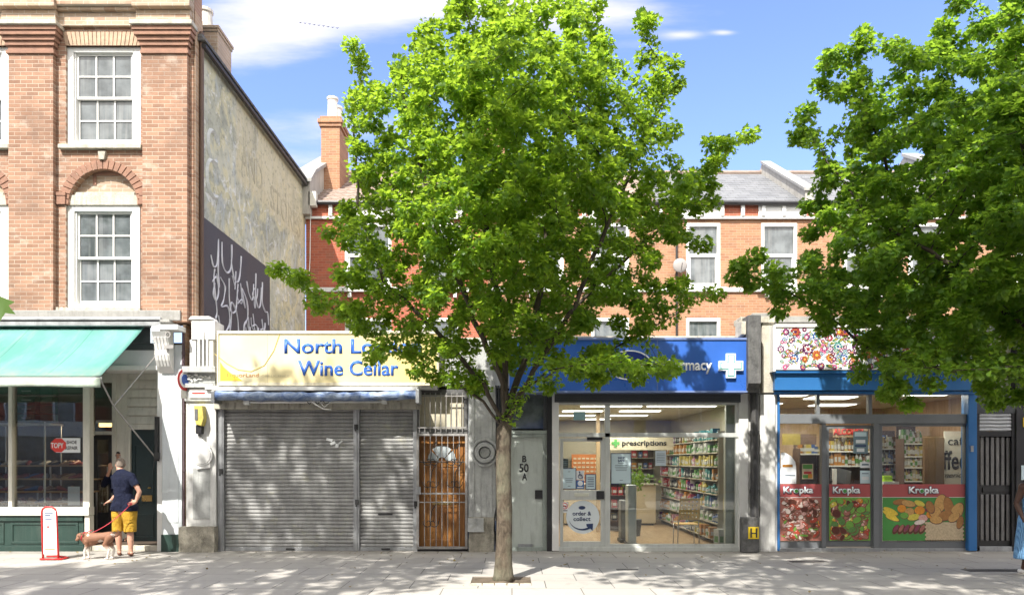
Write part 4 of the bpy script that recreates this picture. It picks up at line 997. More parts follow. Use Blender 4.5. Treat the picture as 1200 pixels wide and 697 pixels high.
m.build('swoosh', mk('sign_gold', (.62, .48, .12), .4, .1, 3, 20, 0), ws)
tag(ws, None)

sh = thing('shop_front', (X(370), 14.05, 0), 'closed wine shop front with two ribbed grey roller shutters under a box hood', 'shopfront')
sh.name = 'shopfront'
def corrugated(px0, px1, py0, py1, y, n):
    b = MB(); x0, x1 = X(px0, y), X(px1, y); z0, z1 = Z(py1, y), Z(py0, y); prof = []
    p = (z1-z0)/n
    for i in range(n):
        zb = z0+i*p
        prof += [(y+.016, zb), (y+.004, zb+p*.16), (y, zb+p*.45), (y+.004, zb+p*.78), (y+.018, zb+p*.97)]
    prof.append((y+.018, z1)); k = len(prof); nx = 6; rj = random.Random(int(px0))
    vs = []
    for i in range(nx+1):
        for (yy, zz) in prof: vs.append((x0+(x1-x0)*i/nx, yy+.004*math.sin(i*2.1+zz*3), zz+.003*math.sin(i*1.7+zz*2)))
    fs = [(i*k+j, (i+1)*k+j, (i+1)*k+j+1, i*k+j+1) for i in range(nx) for j in range(k-1)]
    b.add(vs, fs); return b
shut_m = NT('dirty_shutter'); pv = shut_m.xyz(); a = shut_m.noise(shut_m.xyz('xyz', (1, 1, .5)), 2.2, 5, .65); b2 = shut_m.noise(shut_m.xyz('xyz', (1, 1, .25)), 26, 4, .65)
cc = shut_m.mix(shut_m.ramp(a, .35, .68), (.35, .35, .34), (.20, .20, .20)); cc = shut_m.mix(shut_m.ramp(b2, .52, .72, 0, .45), cc, (.13, .13, .13)); cc = shut_m.mix(shut_m.ramp(shut_m.noise(pv, 5, 4, .7), .58, .7, 0, .5), cc, (.38, .37, .27))
shut_m.P(color=cc, rough=.5, metal=.25, spec=.5)
def shutter(px0, px1, lab, handle_px):
    t = thing('roller_shutter', (X((px0+px1)/2), 14.06, 0), lab, 'shutter', 'roller shutters closing the wine shop')
    corrugated(px0, px1, 478, 641, 14.06, 37).build('curtain', shut_m.m, t)
    q = MB(); q.pbox(px0, px1, 641, 645, 14.045, 14.09); q.build('bottom_rail', galv, t, bevel=.004)
    q = MB(); q.pbox(handle_px-5, handle_px+5, 642, 644, 14.03, 14.045); q.build('handle', black_iron, t); return t
shutter(262, 414, 'wider left hand grey roller shutter with torn sticker scraps near its top right', 340)
t2 = shutter(421, 484, 'narrower right hand grey roller shutter with a dark letter slot', 452)
q = MB(); q.pbox(443, 460, 601, 603, 14.05, 14.06); q.build('letter_slot', black_paint, t2)
m = MB(); m.pbox(255, 262, 470, 650, 13.98, 14.2); m.pbox(414, 421, 476, 650, 14.0, 14.2); m.pbox(484, 489, 470, 650, 13.98, 14.2); m.pbox(257.5, 260, 478, 650, 13.965, 13.98); m.pbox(416.5, 418.5, 478, 650, 13.985, 14.0)
m.build_each('guide_rail', galv, sh, bevel=.004)
m = MB(); m.pbox(250, 490, 471, 479, 13.86, 14.2); m.pbox(250, 490, 466, 471, 13.83, 14.2); m.build('shutter_box', mk('dirty_cream_box', (.45, .43, .36), .6, .25, 3, 25, .2, dirt=.8), sh, bevel=.006)
m = MB(); m.pbox(240, 512, 451.6, 456, 13.80, 14.2); m.pbox(300, 512, 451.5, 455, 13.78, 13.80); m.build('head_board', old_white, sh)
m = MB(); m.box(X(254), X(490), 14.15, 14.3, 0, Z(450)); m.build('wall', black_paint, sh)
m = MB()
for a_, b_, r in ((396, 500, 0), (400, 508, 0)): pass
for (ax, az, w_d, hh, rt_) in ((386, 515, .12, .05, .3), (390, 519, .10, .05, -.4), (395, 522, .06, .07, .1), (399, 518, .09, .03, -.7)):
    m.obox((X(ax, 14.05), 14.05, Z(az, 14.05)), (w_d, .004, hh), Matrix.Rotation(rt_, 3, 'Y'))
m.build('torn_sticker', w_, sh)
for x_, z_ in ((258.5, 552), (418, 588), (417, 500), (487, 590)):
    k = MB(); k.pbox(x_-2, x_+2, z_-3, z_+3, 13.95, 13.985); k.lathe([(.018, 0), (.018, .03)], X(x_), 13.955, 8, cz=Z(z_+5)); k.build('padlock', black_iron, sh)

ba = thing('rolled_awning', (X(368, 13.55), 13.6, Z(462, 13.55)), 'rolled up faded blue awning above the wine shop shutters', 'awning')
ba_m = NT('blue_awning_cloth'); nn = ba_m.noise(ba_m.xyz('xyz', (1, 1, 1)), 4, 5, .7, dist=1.0)
ba_m.P(color=ba_m.mix(ba_m.ramp(nn, .4, .66), (.075, .13, .28), (.36, .43, .54)), rough=.75, normal=ba_m.bump(ba_m.noise(ba_m.xyz('xyz', (.6, 3, 3)), 9, 4, .6), .7, .02))
m = MB(); yb = 13.48; x0, x1 = X(248, yb), X(489, yb); N_ = 60; pts = []; rad = []
vs = []; fs = []; K = 14
for i in range(N_+1):
    f = i/N_; x = x0+(x1-x0)*f; rr_ = .088+.008*math.sin(f*37)+.006*math.sin(f*91); cz_ = Z(462.5, yb)-.02*math.sin(f*3.1)+.035*max(0, f-.75)*4*.5
    for j in range(K):
        a = 2*math.pi*j/K; vs.append((x, yb+.13+rr_*1.15*math.cos(a)+.006*math.sin(f*50+j*2), cz_+rr_*.9*math.sin(a)+.006*math.sin(f*63+j*3)))
for i in range(N_):
    for j in range(K): fs.append((i*K+j, (i+1)*K+j, (i+1)*K+(j+1) % K, i*K+(j+1) % K))
fs += [tuple(range(K)), tuple(N_*K+j for j in range(K))]
m.add(vs, fs); m.build('roll', ba_m.m, ba, smooth=True)
m = MB(); m.pbox(247, 251, 458, 472, 13.5, 13.9); m.pbox(487, 491, 456, 472, 13.5, 13.9); m.build_each('bracket', galv, ba, bevel=.004)
m = MB(); m.pbox(248, 489, 453, 457, 13.62, 13.82); m.build('cover_board', white_paint, ba)
tl_ = thing('strip_light', (X(370, 13.7), 13.7, Z(471, 13.7)), 'unlit white strip light fixed under the rolled blue awning', 'lamp')
m = MB(); m.path([(X(292, 13.66), 13.66, Z(471, 13.66)), (X(448, 13.66), 13.66, Z(470.5, 13.66))], .022, 8); m.build('tube', white_paint, tl_, smooth=True)
m = MB(); m.pbox(285, 292, 468.5, 474, 13.63, 13.72); m.pbox(447, 453, 468, 473, 13.63, 13.72); m.build_each('end_cap', old_white, tl_, bevel=.005)
q = thing('cable', (X(370, 13.6), 13.6, Z(474, 13.6)), 'tangle of loose white and black cable drooping from the strip light', 'cable')
m = MB(); m.path([(X(363, 13.62), 13.62, Z(468, 13.62)), (X(370, 13.6), 13.6, Z(474, 13.6)), (X(379, 13.6), 13.6, Z(479, 13.6)), (X(388, 13.6), 13.62, Z(480, 13.6))], .010, 6)
m.path([(X(364, 13.62), 13.63, Z(470, 13.62)), (X(374, 13.6), 13.6, Z(470, 13.6)), (X(380, 13.6), 13.6, Z(477, 13.6)), (X(389, 13.6), 13.62, Z(469, 13.6))], .008, 6); m.build('white_wire', white_paint, q, smooth=True)
m = MB(); m.path([(X(360+i*3, 13.64), 13.64+.01*math.sin(i), Z(471+2.2*math.sin(i*1.9), 13.64)) for i in range(10)], .009, 6); m.build('black_wire', black_paint, q, smooth=True)

# ---------------- barred wooden door ----------------
wdm = NT('varnished_wood'); v_ = wdm.xyz('xyz', (6, 1, .45)); a = wdm.noise(v_, 3, 6, .65, dist=1.2)
cc = wdm.mix(wdm.ramp(a, .3, .7), (.20, .075, .018), (.40, .19, .05)); cc = wdm.mix(wdm.ramp(wdm.noise(wdm.xyz(), 2.2, 3), .45, .7, 0, .5), cc, (.14, .04, .012)); wdm.P(color=cc, rough=.38, spec=.5, normal=wdm.bump(a, .3, .01))
bd = thing('wooden_door', (X(518), 14.1, 0), 'varnished orange brown wooden door with fan of small panes behind an iron gate', 'door')
m = MB(); Yd = 14.14
m.pbox(491, 545, 508, 642, Yd, Yd+.05)
for (p0, p1) in ((491, 500), (536, 545)): m.pbox(p0, p1, 508, 642, Yd-.03, Yd)
for i in range(5): m.pbox(500.6+i*7.2, 507+i*7.2, 548, 636, Yd-.014, Yd)
m.pbox(500, 536, 540, 547, Yd-.025, Yd); m.pbox(500, 536, 585, 594, Yd-.025, Yd); m.pbox(500, 536, 632, 642, Yd-.03, Yd); m.pbox(500, 536, 508, 520, Yd-.025, Yd)
m.build('leaf', wdm.m, bd, bevel=.004)
m = MB(); cx_, cz_ = X(518, Yd), Z(540, Yd); r0 = .27
for i in range(4):
    a0, a1 = math.pi*i/4+.06, math.pi*(i+1)/4-.06
    pl = [(cx_+r0*.3*math.cos(a0), cz_+r0*.3*math.sin(a0))]+[(cx_+r0*math.cos(a0+(a1-a0)*k/5), cz_+r0*1.1*math.sin(a0+(a1-a0)*k/5)) for k in range(6)]+[(cx_+r0*.3*math.cos(a1), cz_+r0*.3*math.sin(a1))]
    m.prism(pl, 'y', Yd-.034, Yd-.026)
m.build('fan_panes', mk('frosted_pane', (.45, .50, .52), .15, .1, 3, 20, 0), bd)
m = MB(); m.pbox(507, 529, 587, 591, Yd-.035, Yd-.025); m.build('letterbox', mk('brass', (.45, .32, .12)), bd, bevel=.002)
ig = thing('iron_gate', (X(518), 13.98, 0), 'iron security gate of thin upright bars in front of the wooden door', 'gate')
m = MB(); m.pbox(488, 491, 508, 643, 13.95, 13.98); m.pbox(545, 548, 508, 643, 13.95, 13.98); m.pbox(491, 545, 508, 510.5, 13.95, 13.98); m.pbox(491, 545, 640, 643, 13.95, 13.98)
m.pbox(491, 545, 577, 579, 13.955, 13.975); m.pbox(491, 545, 587.5, 588.7, 13.955, 13.975); m.build('frame', grey_iron, ig, bevel=.003)
m = MB()
for i in range(7): xx = X(497.5+i*6.8, 13.96); m.path([(xx, 13.962, Z(641, 13.96)), (xx, 13.962, Z(509, 13.96))], .0085, 6)
m.build('bars', grey_iron, ig)
def scroll(cx, cz, s, mir=1):
    pts = [(cx+mir*s*(.1+t*.09)*math.cos(t*1.1), 13.955, cz+s*(.1+t*.09)*math.sin(t*1.1)) for t in [k*.55 for k in range(12)]]; return pts
for px_, pz_ in ((505, 540), (533, 540), (505, 566), (533, 566), (505, 612)):
    m = MB()
    for s in (-1, 1): m.path(scroll(X(px_)+s*.05, Z(pz_), .16, s), .008, 5)
    m.path([(X(px_), 13.955, Z(pz_-2)), (X(px_)+.02, 13.955, Z(pz_-14)), (X(px_)+.10, 13.955, Z(pz_-22))], .008, 5); m.build('scrollwork', black_iron, ig)
m = MB()
m.path([(X(492), 13.952, Z(541)), (X(545), 13.952, Z(541))], .009, 5)
m.build('cross_rod', black_iron, ig)
m = MB(); m.pbox(486.5, 493, 570, 579, 13.93, 13.95); m.build('lock', galv, ig, bevel=.004)
tf = thing('barred_transom', (X(518), 14.05, Z(480)), 'barred light above the wooden door with sunlit cream board behind', 'window')
m = MB(); m.pbox(488, 547, 456, 462, 14.0, 14.2); m.pbox(486, 491, 462, 508, 14.0, 14.2); m.pbox(543, 548, 462, 508, 14.0, 14.2); m.pbox(491, 543, 502, 508, 14.0, 14.2); m.build('frame', soot, tf, bevel=.004)
m = MB(); m.pbox(491, 543, 462, 502, 14.12, 14.15); m.build('board', mk('cream_board', (.55, .50, .38), .7, .25, 3, 20, .1, dirt=.4), tf)
m = MB()
for i in range(9): xx = X(491.5+i*6.3, 13.96); m.path([(xx, 13.96, Z(506, 13.96)), (xx, 13.96, Z(460, 13.96))], .0085, 6)
m.pbox(488, 546, 463, 464.5, 13.95, 13.958); m.pbox(488, 546, 500, 501.5, 13.95, 13.958); m.build('bars', grey_iron, tf)
m = MB(); m.box(X(486), X(548), 14.2, 14.3, 0, 3.6); m.box(X(486), X(548), 14.0, 14.2, .0, .05); tag(m.build('back_wall', black_paint), 'dark wall strip behind the barred wooden door', 'wall')

# ---------------- middle pilaster ----------------
pm = thing('pilaster', (X(564), 14.0, 0), 'peeling grey pilaster with round boss between the barred door and the tree trunk', 'pilaster')
m = MB(); m.pbox(549, 581, 450, 610, 13.94, 14.3); m.pbox(553, 556, 460, 600, 13.93, 13.94); m.pbox(574, 577, 460, 600, 13.93, 13.94); m.build('shaft', old_grey, pm, bevel=.006)
cx_, cz_ = X(568, 13.86), Z(530, 13.86)
m = MB(); m.ring(cx_, cz_, .19, .19, .075, 13.85, .09, 32); m.ring(cx_, cz_, .26, .27, .05, 13.90, .05, 32); m.disc(cx_, cz_, .10, .10, 13.895, .05, 24); m.build('boss', old_grey, pm, bevel=.008)
rough_block(X(550), X(579), 13.84, 14.2, 0, Z(606, 13.84), .02, 9).build('plinth', stone, pm, smooth=True)
rough_block(X(549), X(567), 13.76, 13.98, Z(623, 13.76), Z(607, 13.76), .025, 14).build('corbel', old_grey, pm, smooth=True)
q = thing('cable', (X(582), 13.92, 0), 'black cable running down beside the peeling grey pilaster', 'cable')
m = MB(); m.path([(X(581), 13.92, Z(452)), (X(583), 13.92, Z(500)), (X(581), 13.92, Z(540)), (X(585), 13.92, Z(580)), (X(579), 13.92, Z(610)), (X(582), 13.92, Z(643))], .018, 6)
m.path([(X(584), 13.93, Z(452)), (X(586), 13.93, Z(520)), (X(583), 13.93, Z(580)), (X(584), 13.93, Z(643))], .012, 6); m.build('wire', black_paint, q, smooth=True)

# ---------------- grey door, number 50 ----------------
gd_m = mk('pale_grey_green_paint', (.50, .54, .50), .5, .1, 2, 25, .08, dirt=.3)
d5 = thing('grey_door', (X(613), 14.1, 0), 'plain pale grey green door numbered 50 with B above and A below', 'door')
m = MB(); m.pbox(590, 636, 512, 641, 14.10, 14.15); m.build('leaf', gd_m, d5, bevel=.004)
m = MB(); m.pbox(583, 590, 508, 645, 14.04, 14.2); m.pbox(636, 641, 508, 645, 14.04, 14.2); m.pbox(590, 636, 508, 512, 14.04, 14.2); m.pbox(590, 636, 641, 646, 14.02, 14.2); m.pbox(583, 641, 504, 508, 14.02, 14.2); m.build('frame', mk('grey_green_frame', (.30, .34, .31), .5, .15, 3, 20, .1, dirt=.4), d5, bevel=.004)
text('50', k_, d5, 608.5, 619.5, 543, 552.5, 14.095, bold=.02, ext=.004); text('B', k_, d5, 612, 617, 533.5, 541, 14.095, bold=.02, ext=.004); text('A', k_, d5, 612, 617.5, 554, 562, 14.095, bold=.02, ext=.004)
m = MB(); m.pbox(627, 638, 574, 584, 14.05, 14.10); m.build('lock_box', black_paint, d5, bevel=.006)
m = MB(); m.pbox(607, 624, 637, 642, 14.08, 14.10); m.build('letterbox', galv, d5, bevel=.004)
m = MB(); m.pbox(590, 637, 460, 502, 14.12, 14.14); m.build('transom_pane', sash_glass, d5)
m = MB(); m.pbox(583, 590, 455, 504, 14.04, 14.2); m.pbox(637, 641, 455, 504, 14.04, 14.2); m.build('transom_frame', dark_metal, d5)
m = MB(); m.box(X(581), X(648), 14.2, 14.3, 0, 3.2); m.box(X(641), X(648), 13.98, 14.2, 0, 3.1); tag(m.build('door_surround', black_paint), 'black strip of wall between the grey door and the pharmacy', 'wall')
# ---------------- pharmacy ----------------
ps = thing('shop_sign', (X(736, 13.62), 13.62, Z(428, 13.62)), 'bright blue pharmacy fascia sign with oval logo and white cross', 'sign')
sb = mk('sign_blue_vinyl', (.035, .125, .47), .32, .05, 2, 20, 0, spec=.5)
m = MB(); m.pbox(597, 875, 397.5, 458, 13.62, 14.1); m.build('panel', sb, ps, bevel=.01)
m = MB(); m.pbox(596, 876, 395.5, 398, 13.60, 14.1); m.pbox(596, 876, 457.5, 459.5, 13.60, 14.1); m.pbox(647, 647.6, 398, 457.5, 13.617, 13.62); m.pbox(770, 770.6, 398, 457.5, 13.617, 13.62); m.build('trim', mk('sign_trim_blue', (.16, .22, .42), .4, .1, 3, 20, 0), ps)
lw = mk('sign_letter_white', (.80, .82, .85), .3, .03, 3, 20, 0)
ox, oz = X(738, 13.6), Z(427.5, 13.6)
m = MB(); m.ring(ox, oz, .415, .275, .022, 13.605, .015, 48); m.build('logo_ring', lw, ps)
m = MB(); m.disc(ox, oz, .375, .24, 13.61, .01, 48); m.build('logo_oval', mk('logo_dark_blue', (.010, .03, .20), .25, .05, 2, 20, 0), ps)
text('Boots', lw, ps, 723, 754, 420.5, 434, 13.602, bold=.008, ext=.006, shear=.35)
text('pharmacy', lw, ps, 776, 834.5, 421, 433.5, 13.605, bold=.022, ext=.010)
cxp, czp = X(856.5, 13.58), Z(428.5, 13.58)
def cross(b, s, t, y0, y1, m=0): b.prism([(cxp-t, czp-s), (cxp+t, czp-s), (cxp+t, czp-t), (cxp+s, czp-t), (cxp+s, czp+t), (cxp+t, czp+t), (cxp+t, czp+s), (cxp-t, czp+s), (cxp-t, czp+t), (cxp-s, czp+t), (cxp-s, czp-t), (cxp-t, czp-t)], 'y', y0, y1, m)
m = MB(); cross(m, .225, .09, 13.565, 13.618); m.build('cross_border', mk('cross_pale_green', (.66, .76, .78), .3, .03, 3, 20, 0), ps, bevel=.004)
m = MB(); cross(m, .196, .064, 13.560, 13.5645); m.build('cross_line', mk('cross_line_green', (.12, .42, .36), .4, .03, 3, 20, 0), ps); m = MB(); cross(m, .178, .046, 13.554, 13.5595); m.build('cross_face', lw, ps)

ph = thing('shopfront', (X(755), 14.05, 0), 'pale aluminium and glass pharmacy shopfront with lit interior under the blue sign', 'shopfront')
alu = mk('pale_aluminium', (.58, .60, .57), .35, .08, 3, 30, .05, metal=.2, dirt=.2)
alu_g = mk('grey_green_aluminium', (.38, .41, .37), .4, .12, 3, 30, .05, metal=.2, dirt=.2)
m = MB(); m.pbox(650, 868, 460, 471, 13.9, 14.2)
for i in range(4): m.pbox(652, 866, 460.5+i*2.7, 462.2+i*2.7, 13.88, 13.9)
m.build('shutter_box', dark_metal, ph)
m = MB(); m.pbox(647, 655, 458, 645, 13.96, 14.15); m.build('left_post', white_paint, ph, bevel=.004)
m = MB(); m.pbox(655, 866, 471, 474, 14.02, 14.1); m.pbox(655, 866, 507, 512, 14.0, 14.1); m.pbox(709, 715, 474, 641, 14.0, 14.1); m.pbox(655, 866, 640.5, 646, 13.98, 14.12); m.pbox(715, 866, 637, 640.5, 14.03, 14.1)
m.pbox(862, 866, 474, 640, 14.02, 14.1); m.build('frame', alu, ph, bevel=.004)
m = MB(); m.pbox(866, 877, 459, 646, 13.96, 14.2); m.build('right_post', white_paint, ph, bevel=.004)
m = MB(); m.pbox(851, 862, 474, 507, 14.2, 14.3); m.pbox(850, 862, 512, 637, 14.2, 14.32); m.build('inner_column', alu_g, ph, bevel=.004)
for i, (a, b, c_, d) in enumerate(((655, 709, 474, 507), (715, 862, 474, 507), (715, 862, 512, 637))):
    m = MB(); m.box(X(a), X(b), 14.05, 14.058, Z(d), Z(c_)); m.build('glass', glass_clear, ph)
# door
dr = MB(); Yp = 14.02
dr.pbox(656, 660, 513, 640, Yp, Yp+.05); dr.pbox(704, 709, 513, 640, Yp, Yp+.05); dr.pbox(660, 704, 513, 517, Yp, Yp+.05); dr.pbox(660, 704, 634, 640, Yp, Yp+.05); dr.pbox(657, 708, 574, 585.5, Yp-.02, Yp+.05)
dro = dr.build('door', alu, ph, bevel=.003)
m = MB(); m.box(X(660), X(704), Yp+.02, Yp+.026, Z(634), Z(517)); m.build('door_pane', glass_clear, dro)
m = MB(); m.pbox(673, 690, 577.5, 581.5, Yp-.035, Yp-.02); m.build('letter_flap', mk('flap_cream', (.6, .6, .5), .4, .05), dro, bevel=.003)
m = MB(); m.pbox(699, 708, 575, 584.5, Yp-.04, Yp-.02); m.build('lock_plate', black_paint, dro, bevel=.003)
m = MB(); m.pbox(688, 706, 512, 515.5, Yp-.03, Yp); m.build('door_closer', black_paint, dro)
# stickers on the glass
def card(px0, px1, py0, py1, y, matf, name, label, cat='notice', border=None, lines=(), group=None, linem=None):
    t = thing(name, (X((px0+px1)/2, y), y, Z(py1, y)), label, cat, group)
    if border: b = MB(); b.pbox(px0-.9, px1+.9, py0-.9, py1+.9, y+.002, y+.005); b.build('border', border, t)
    b = MB(); b.pbox(px0, px1, py0, py1, y-.001, y+.001); b.build('sheet', matf, t)
    if lines:
        b = MB()
        for (a, c, e, f) in lines: b.pbox(a, c, e, f, y-.003, y-.0015)
        b.build('print', linem or k_, t)
    return t
pb = mk('poster_pale_blue', (.55, .68, .72), .4, .04, 3, 20, 0); nv = mk('poster_navy', (.03, .05, .13), .4, .05, 3, 20, 0); gp = mk('poster_grey_print', (.14, .18, .22), .5, .05, 3, 20, 0)
def ln(cx, w, *ys): return [(cx-w*f/2, cx+w*f/2, y_, y_+.6) for y_, f in ys]
t = card(659, 674.5, 549, 572, 14.03, pb, 'poster', 'pale blue poster low on the left of the pharmacy door glass', border=nv, lines=ln(667, 9, (560, 1), (562, .9), (564, .8), (552, .3), (569, .35)), linem=gp)
t = card(716.5, 739, 531.5, 566, 14.03, pb, 'poster', 'tall pale blue shop safe poster with navy corners on the main pharmacy window', border=nv, lines=ln(728, 15, (542, .5), (544.5, .95), (546.5, 1), (548.5, .9), (550.5, .85), (562, .25)), linem=gp)
text('SHOP', nv, t, 724, 732, 534.8, 537.2, 14.026, bold=.02, ext=.001); text('SAFE', nv, t, 724, 732, 538.3, 540.7, 14.026, bold=.02, ext=.001)
t = card(675.5, 684.5, 551, 561.5, 14.03, w_, 'sticker', 'small white wheelchair access sticker on the pharmacy door', 'sticker')
q = MB(); q.ring(X(680, 14.02), Z(558, 14.02), .045, .045, .012, 14.024, .003, 18); q.disc(X(679.2, 14.02), Z(552.7, 14.02), .014, .014, 14.024, .003, 10); q.path([(X(679.4, 14.02), 14.024, Z(553.5, 14.02)), (X(679.6, 14.02), 14.024, Z(557, 14.02)), (X(682, 14.02), 14.024, Z(557, 14.02)), (X(683, 14.02), 14.024, Z(560, 14.02))], .007, 4); q.build('wheelchair_symbol', nv, t)
bs = mk('sticker_blue', (.04, .14, .38), .4, .05, 3, 20, 0)
t = card(675.5, 684.5, 562.3, 572.5, 14.03, bs, 'sticker', 'small blue sticker with white disc under the wheelchair sticker', 'sticker')
q = MB(); q.disc(X(680, 14.02), Z(566, 14.02), .05, .05, 14.025, .003, 18); q.pbox(676.5, 683.5, 570, 571.3, 14.025, 14.028); q.build('white_disc', w_, t)
t = card(687, 697.5, 556, 572.5, 14.03, pb, 'sticker', 'opening times card with navy edge on the right of the pharmacy door', border=nv, lines=[(688.5, 696, 559+i*2, 559.7+i*2) for i in range(6)], linem=nv)
card(659, 666, 537, 548, 14.08, mk('menu_grey', (.22, .25, .25), .5, .1), 'sticker', 'faint grey card above the poster inside the pharmacy door', lines=[(660, 665, 540+i*2, 540.8+i*2) for i in range(3)], linem=pb)
t = card(657.5, 666, 588, 600.5, 14.03, w_, 'sticker', 'small white no smoking sticker under the pharmacy door bar', 'sticker')
q = MB(); q.ring(X(661.7, 14.02), Z(592.5, 14.02), .06, .06, .011, 14.024, .003, 18); q.obox((X(661.7, 14.02), 14.024, Z(592.5, 14.02)), (.11, .002, .010), Matrix.Rotation(R(45), 3, 'Y')); q.build('red_ring', r_, t)
q = MB(); q.pbox(659.3, 664, 592, 593.2, 14.026, 14.028); q.pbox(659, 665, 597.5, 598.3, 14.026, 14.028); q.build('print', k_, t)
t = thing('round_sticker', (X(683), 14.03, Z(606)), 'big round white order and collect sticker with a dark arrow on the pharmacy door', 'sticker')
q = MB(); q.disc(X(683, 14.025), Z(605.5, 14.025), .315, .315, 14.026, .003, 48); q.build('disc', mk('sticker_cool_white', (.70, .76, .78), .4, .03, 3, 20, 0), t)
text('order &', nv, t, 671, 693, 598.7, 603.4, 14.022, bold=.02, ext=.001); text('collect', nv, t, 672, 692, 605.0, 609.8, 14.022, bold=.02, ext=.001)
q = MB(); q.disc(X(682, 14.02), Z(594.5, 14.02), .065, .035, 14.022, .002, 20); q.build('small_oval', nv, t)
q = MB(); c0x, c0z = X(683, 14.02), Z(605, 14.02)
arcp = [(c0x+.27*math.cos(R(a)), c0z+.25*math.sin(R(a))-.01) for a in range(195, 316, 8)]; inn = [(c0x+(.27-.045*(i+1)/len(arcp))*math.cos(R(a)), c0z+(.25-.05*(i+1)/len(arcp))*math.sin(R(a))-.01) for i, a in enumerate(range(195, 316, 8))]
q.prism(arcp+inn[::-1], 'y', 14.022, 14.025); ex, ez = arcp[-1]
q.prism([(X(687, 14.02), Z(613.5, 14.02)), (X(695, 14.02), Z(613, 14.02)), (X(694.5, 14.02), Z(621.5, 14.02)), (X(691.5, 14.02), Z(618.6, 14.02)), (X(687.5, 14.02), Z(616.5, 14.02))], 'y', 14.0215, 14.0255); q.build('arrow', nv, t)
card(768, 780.5, 528, 545.5, 14.03, mk('paper_blue_white', (.52, .60, .66), .5, .03, 3, 20, 0), 'notice', 'plain white paper notice taped right of centre on the pharmacy window', lines=[(769.5, 779, 531+i*1.9, 531.6+i*1.9) for i in range(6)], linem=gp)
card(672, 686, 482, 492, 14.03, mk('aqua_label', (.28, .46, .48), .5, .03, 3, 20, 0), 'sticker', 'pale aqua rectangle sticker on the glass over the pharmacy door', 'sticker')

# room
wall_c = mk('pharmacy_wall', (.36, .33, .25), .7, .06, 1, 15, .03); floor_w = NT('wood_plank_floor')
a = floor_w.noise(floor_w.xyz('xyz', (4, .5, 1)), 3, 5, .6); floor_w.P(color=floor_w.mix(floor_w.ramp(a, .3, .7), (.30, .19, .10), (.46, .32, .19)), rough=.35)
PXL, PXR = X(648), X(876)+.05
m = MB(); m.box(PXL-.1, PXL, 14.2, 21.2, 0, 2.95); m.box(PXR, PXR+.1, 14.2, 21.2, 0, 2.95); m.box(PXL-.1, PXR+.1, 21.0, 21.1, 0, 2.95); m.build('room_wall', wall_c, ph)
m = MB(); m.box(PXL, PXR, 14.12, 21.0, .004, .03); m.build('room_floor', floor_w.m, ph)
m = MB(); m.box(PXL, PXR, 14.2, 21.0, 2.86, 2.92); m.box(PXL, PXR, 14.2, 14.25, 2.80, 2.86); m.build('room_ceiling', mk('ceiling_tile', (.62, .60, .53), .8, .05, 1, 15, .03), ph)
lamps = mk_glow('panel_light', (1, .93, .80), 2.2)
def ceil_light(x, y, sx, sy, lab, pw=13):
    t = thing('ceiling_light', (x, y, 2.85), lab, 'lamp', 'ceiling lights in the pharmacy')
    b = MB(); b.box(x-sx/2, x+sx/2, y-sy/2, y+sy/2, 2.82, 2.835); b.build('diffuser', lamps, t)
    b = MB(); b.box(x-sx/2-.03, x+sx/2+.03, y-sy/2-.03, y+sy/2+.03, 2.836, 2.859); b.build('tray', white_clean, t)
    l = bpy.data.lights.new('panel', 'AREA'); l.shape = 'RECTANGLE'; l.size = sx; l.size_y = sy; l.energy = pw; l.color = (1, .93, .8)
    o = bpy.data.objects.new('panel_lamp', l); COL.objects.link(o); o.location = (0, 0, -.045); o.parent = t
ceil_light(2.05, 15.3, 1.25, .16, 'bright tube light nearest the pharmacy window, left one of the front pair')
ceil_light(3.5, 15.3, 1.4, .16, 'bright tube light nearest the pharmacy window, right one of the front pair')
for i, (x_, y_) in enumerate(((1.6, 16.8), (2.9, 16.8), (1.6, 18.4), (2.9, 18.4))):
    ceil_light(x_, y_, .9, .3, f'ceiling panel light in the {"second" if i < 2 else "rear"} row of the pharmacy, {"left" if i % 2 == 0 else "right"} one', 11)
ceil_light(2.2, 20.0, .9, .3, 'single ceiling panel light farthest back in the pharmacy', 11)
q = thing('prescriptions_sign', (X(750, 18.8), 18.8, Z(524, 18.8)), 'cream hanging board reading prescriptions with green cross inside the pharmacy', 'sign')
def Xd(p, y): return X(p, y)
m = MB(); m.box(X(712, 18.8), X(815, 18.8), 18.8, 18.86, Z(527, 18.8), Z(511, 18.8)); m.build('board', mk('warm_cream', (.62, .56, .42), .6, .05), q)
text('prescriptions', k_, q, 729, 781, 515.5, 521.5, 18.79, bold=.025, ext=.003)
m = MB(); c1, c2 = X(721.5, 18.79), Z(519, 18.79); m.box(c1-.035, c1+.035, 18.785, 18.795, c2-.1, c2+.1); m.box(c1-.1, c1-.036, 18.785, 18.795, c2-.035, c2+.035); m.box(c1+.036, c1+.1, 18.785, 18.795, c2-.035, c2+.035); m.build('green_cross', mk('cross_green', (.10, .35, .10), .5, .05), q)
ct = thing('counter', (2.3, 19.5, 0), 'pale wood pharmacy counter at the back beneath the prescriptions board', 'counter')
m = MB(); m.box(1.35, 3.75, 19.3, 19.9, .08, 1.08); m.build('front', mk('beige_laminate', (.48, .40, .28), .5, .06), ct, bevel=.01); m = MB(); m.box(1.3, 3.8, 19.22, 19.95, 1.08, 1.12); m.build('worktop', mk('pale_laminate', (.56, .52, .42), .4, .05), ct, bevel=.006); m = MB(); m.box(1.4, 3.7, 19.34, 19.9, .03, .08); m.build('kickboard', dark_metal, ct)
ob = thing('wall_board', (1.55, 20.9, 1.3), 'orange printed wall board at the back left of the pharmacy', 'board')
m = MB(); m.box(X(670, 20.8), X(703, 20.8), 20.8, 20.86, Z(575, 20.8), Z(532, 20.8)); m.build('board', mk('orange_board', (.50, .17, .05), .6, .1), ob)
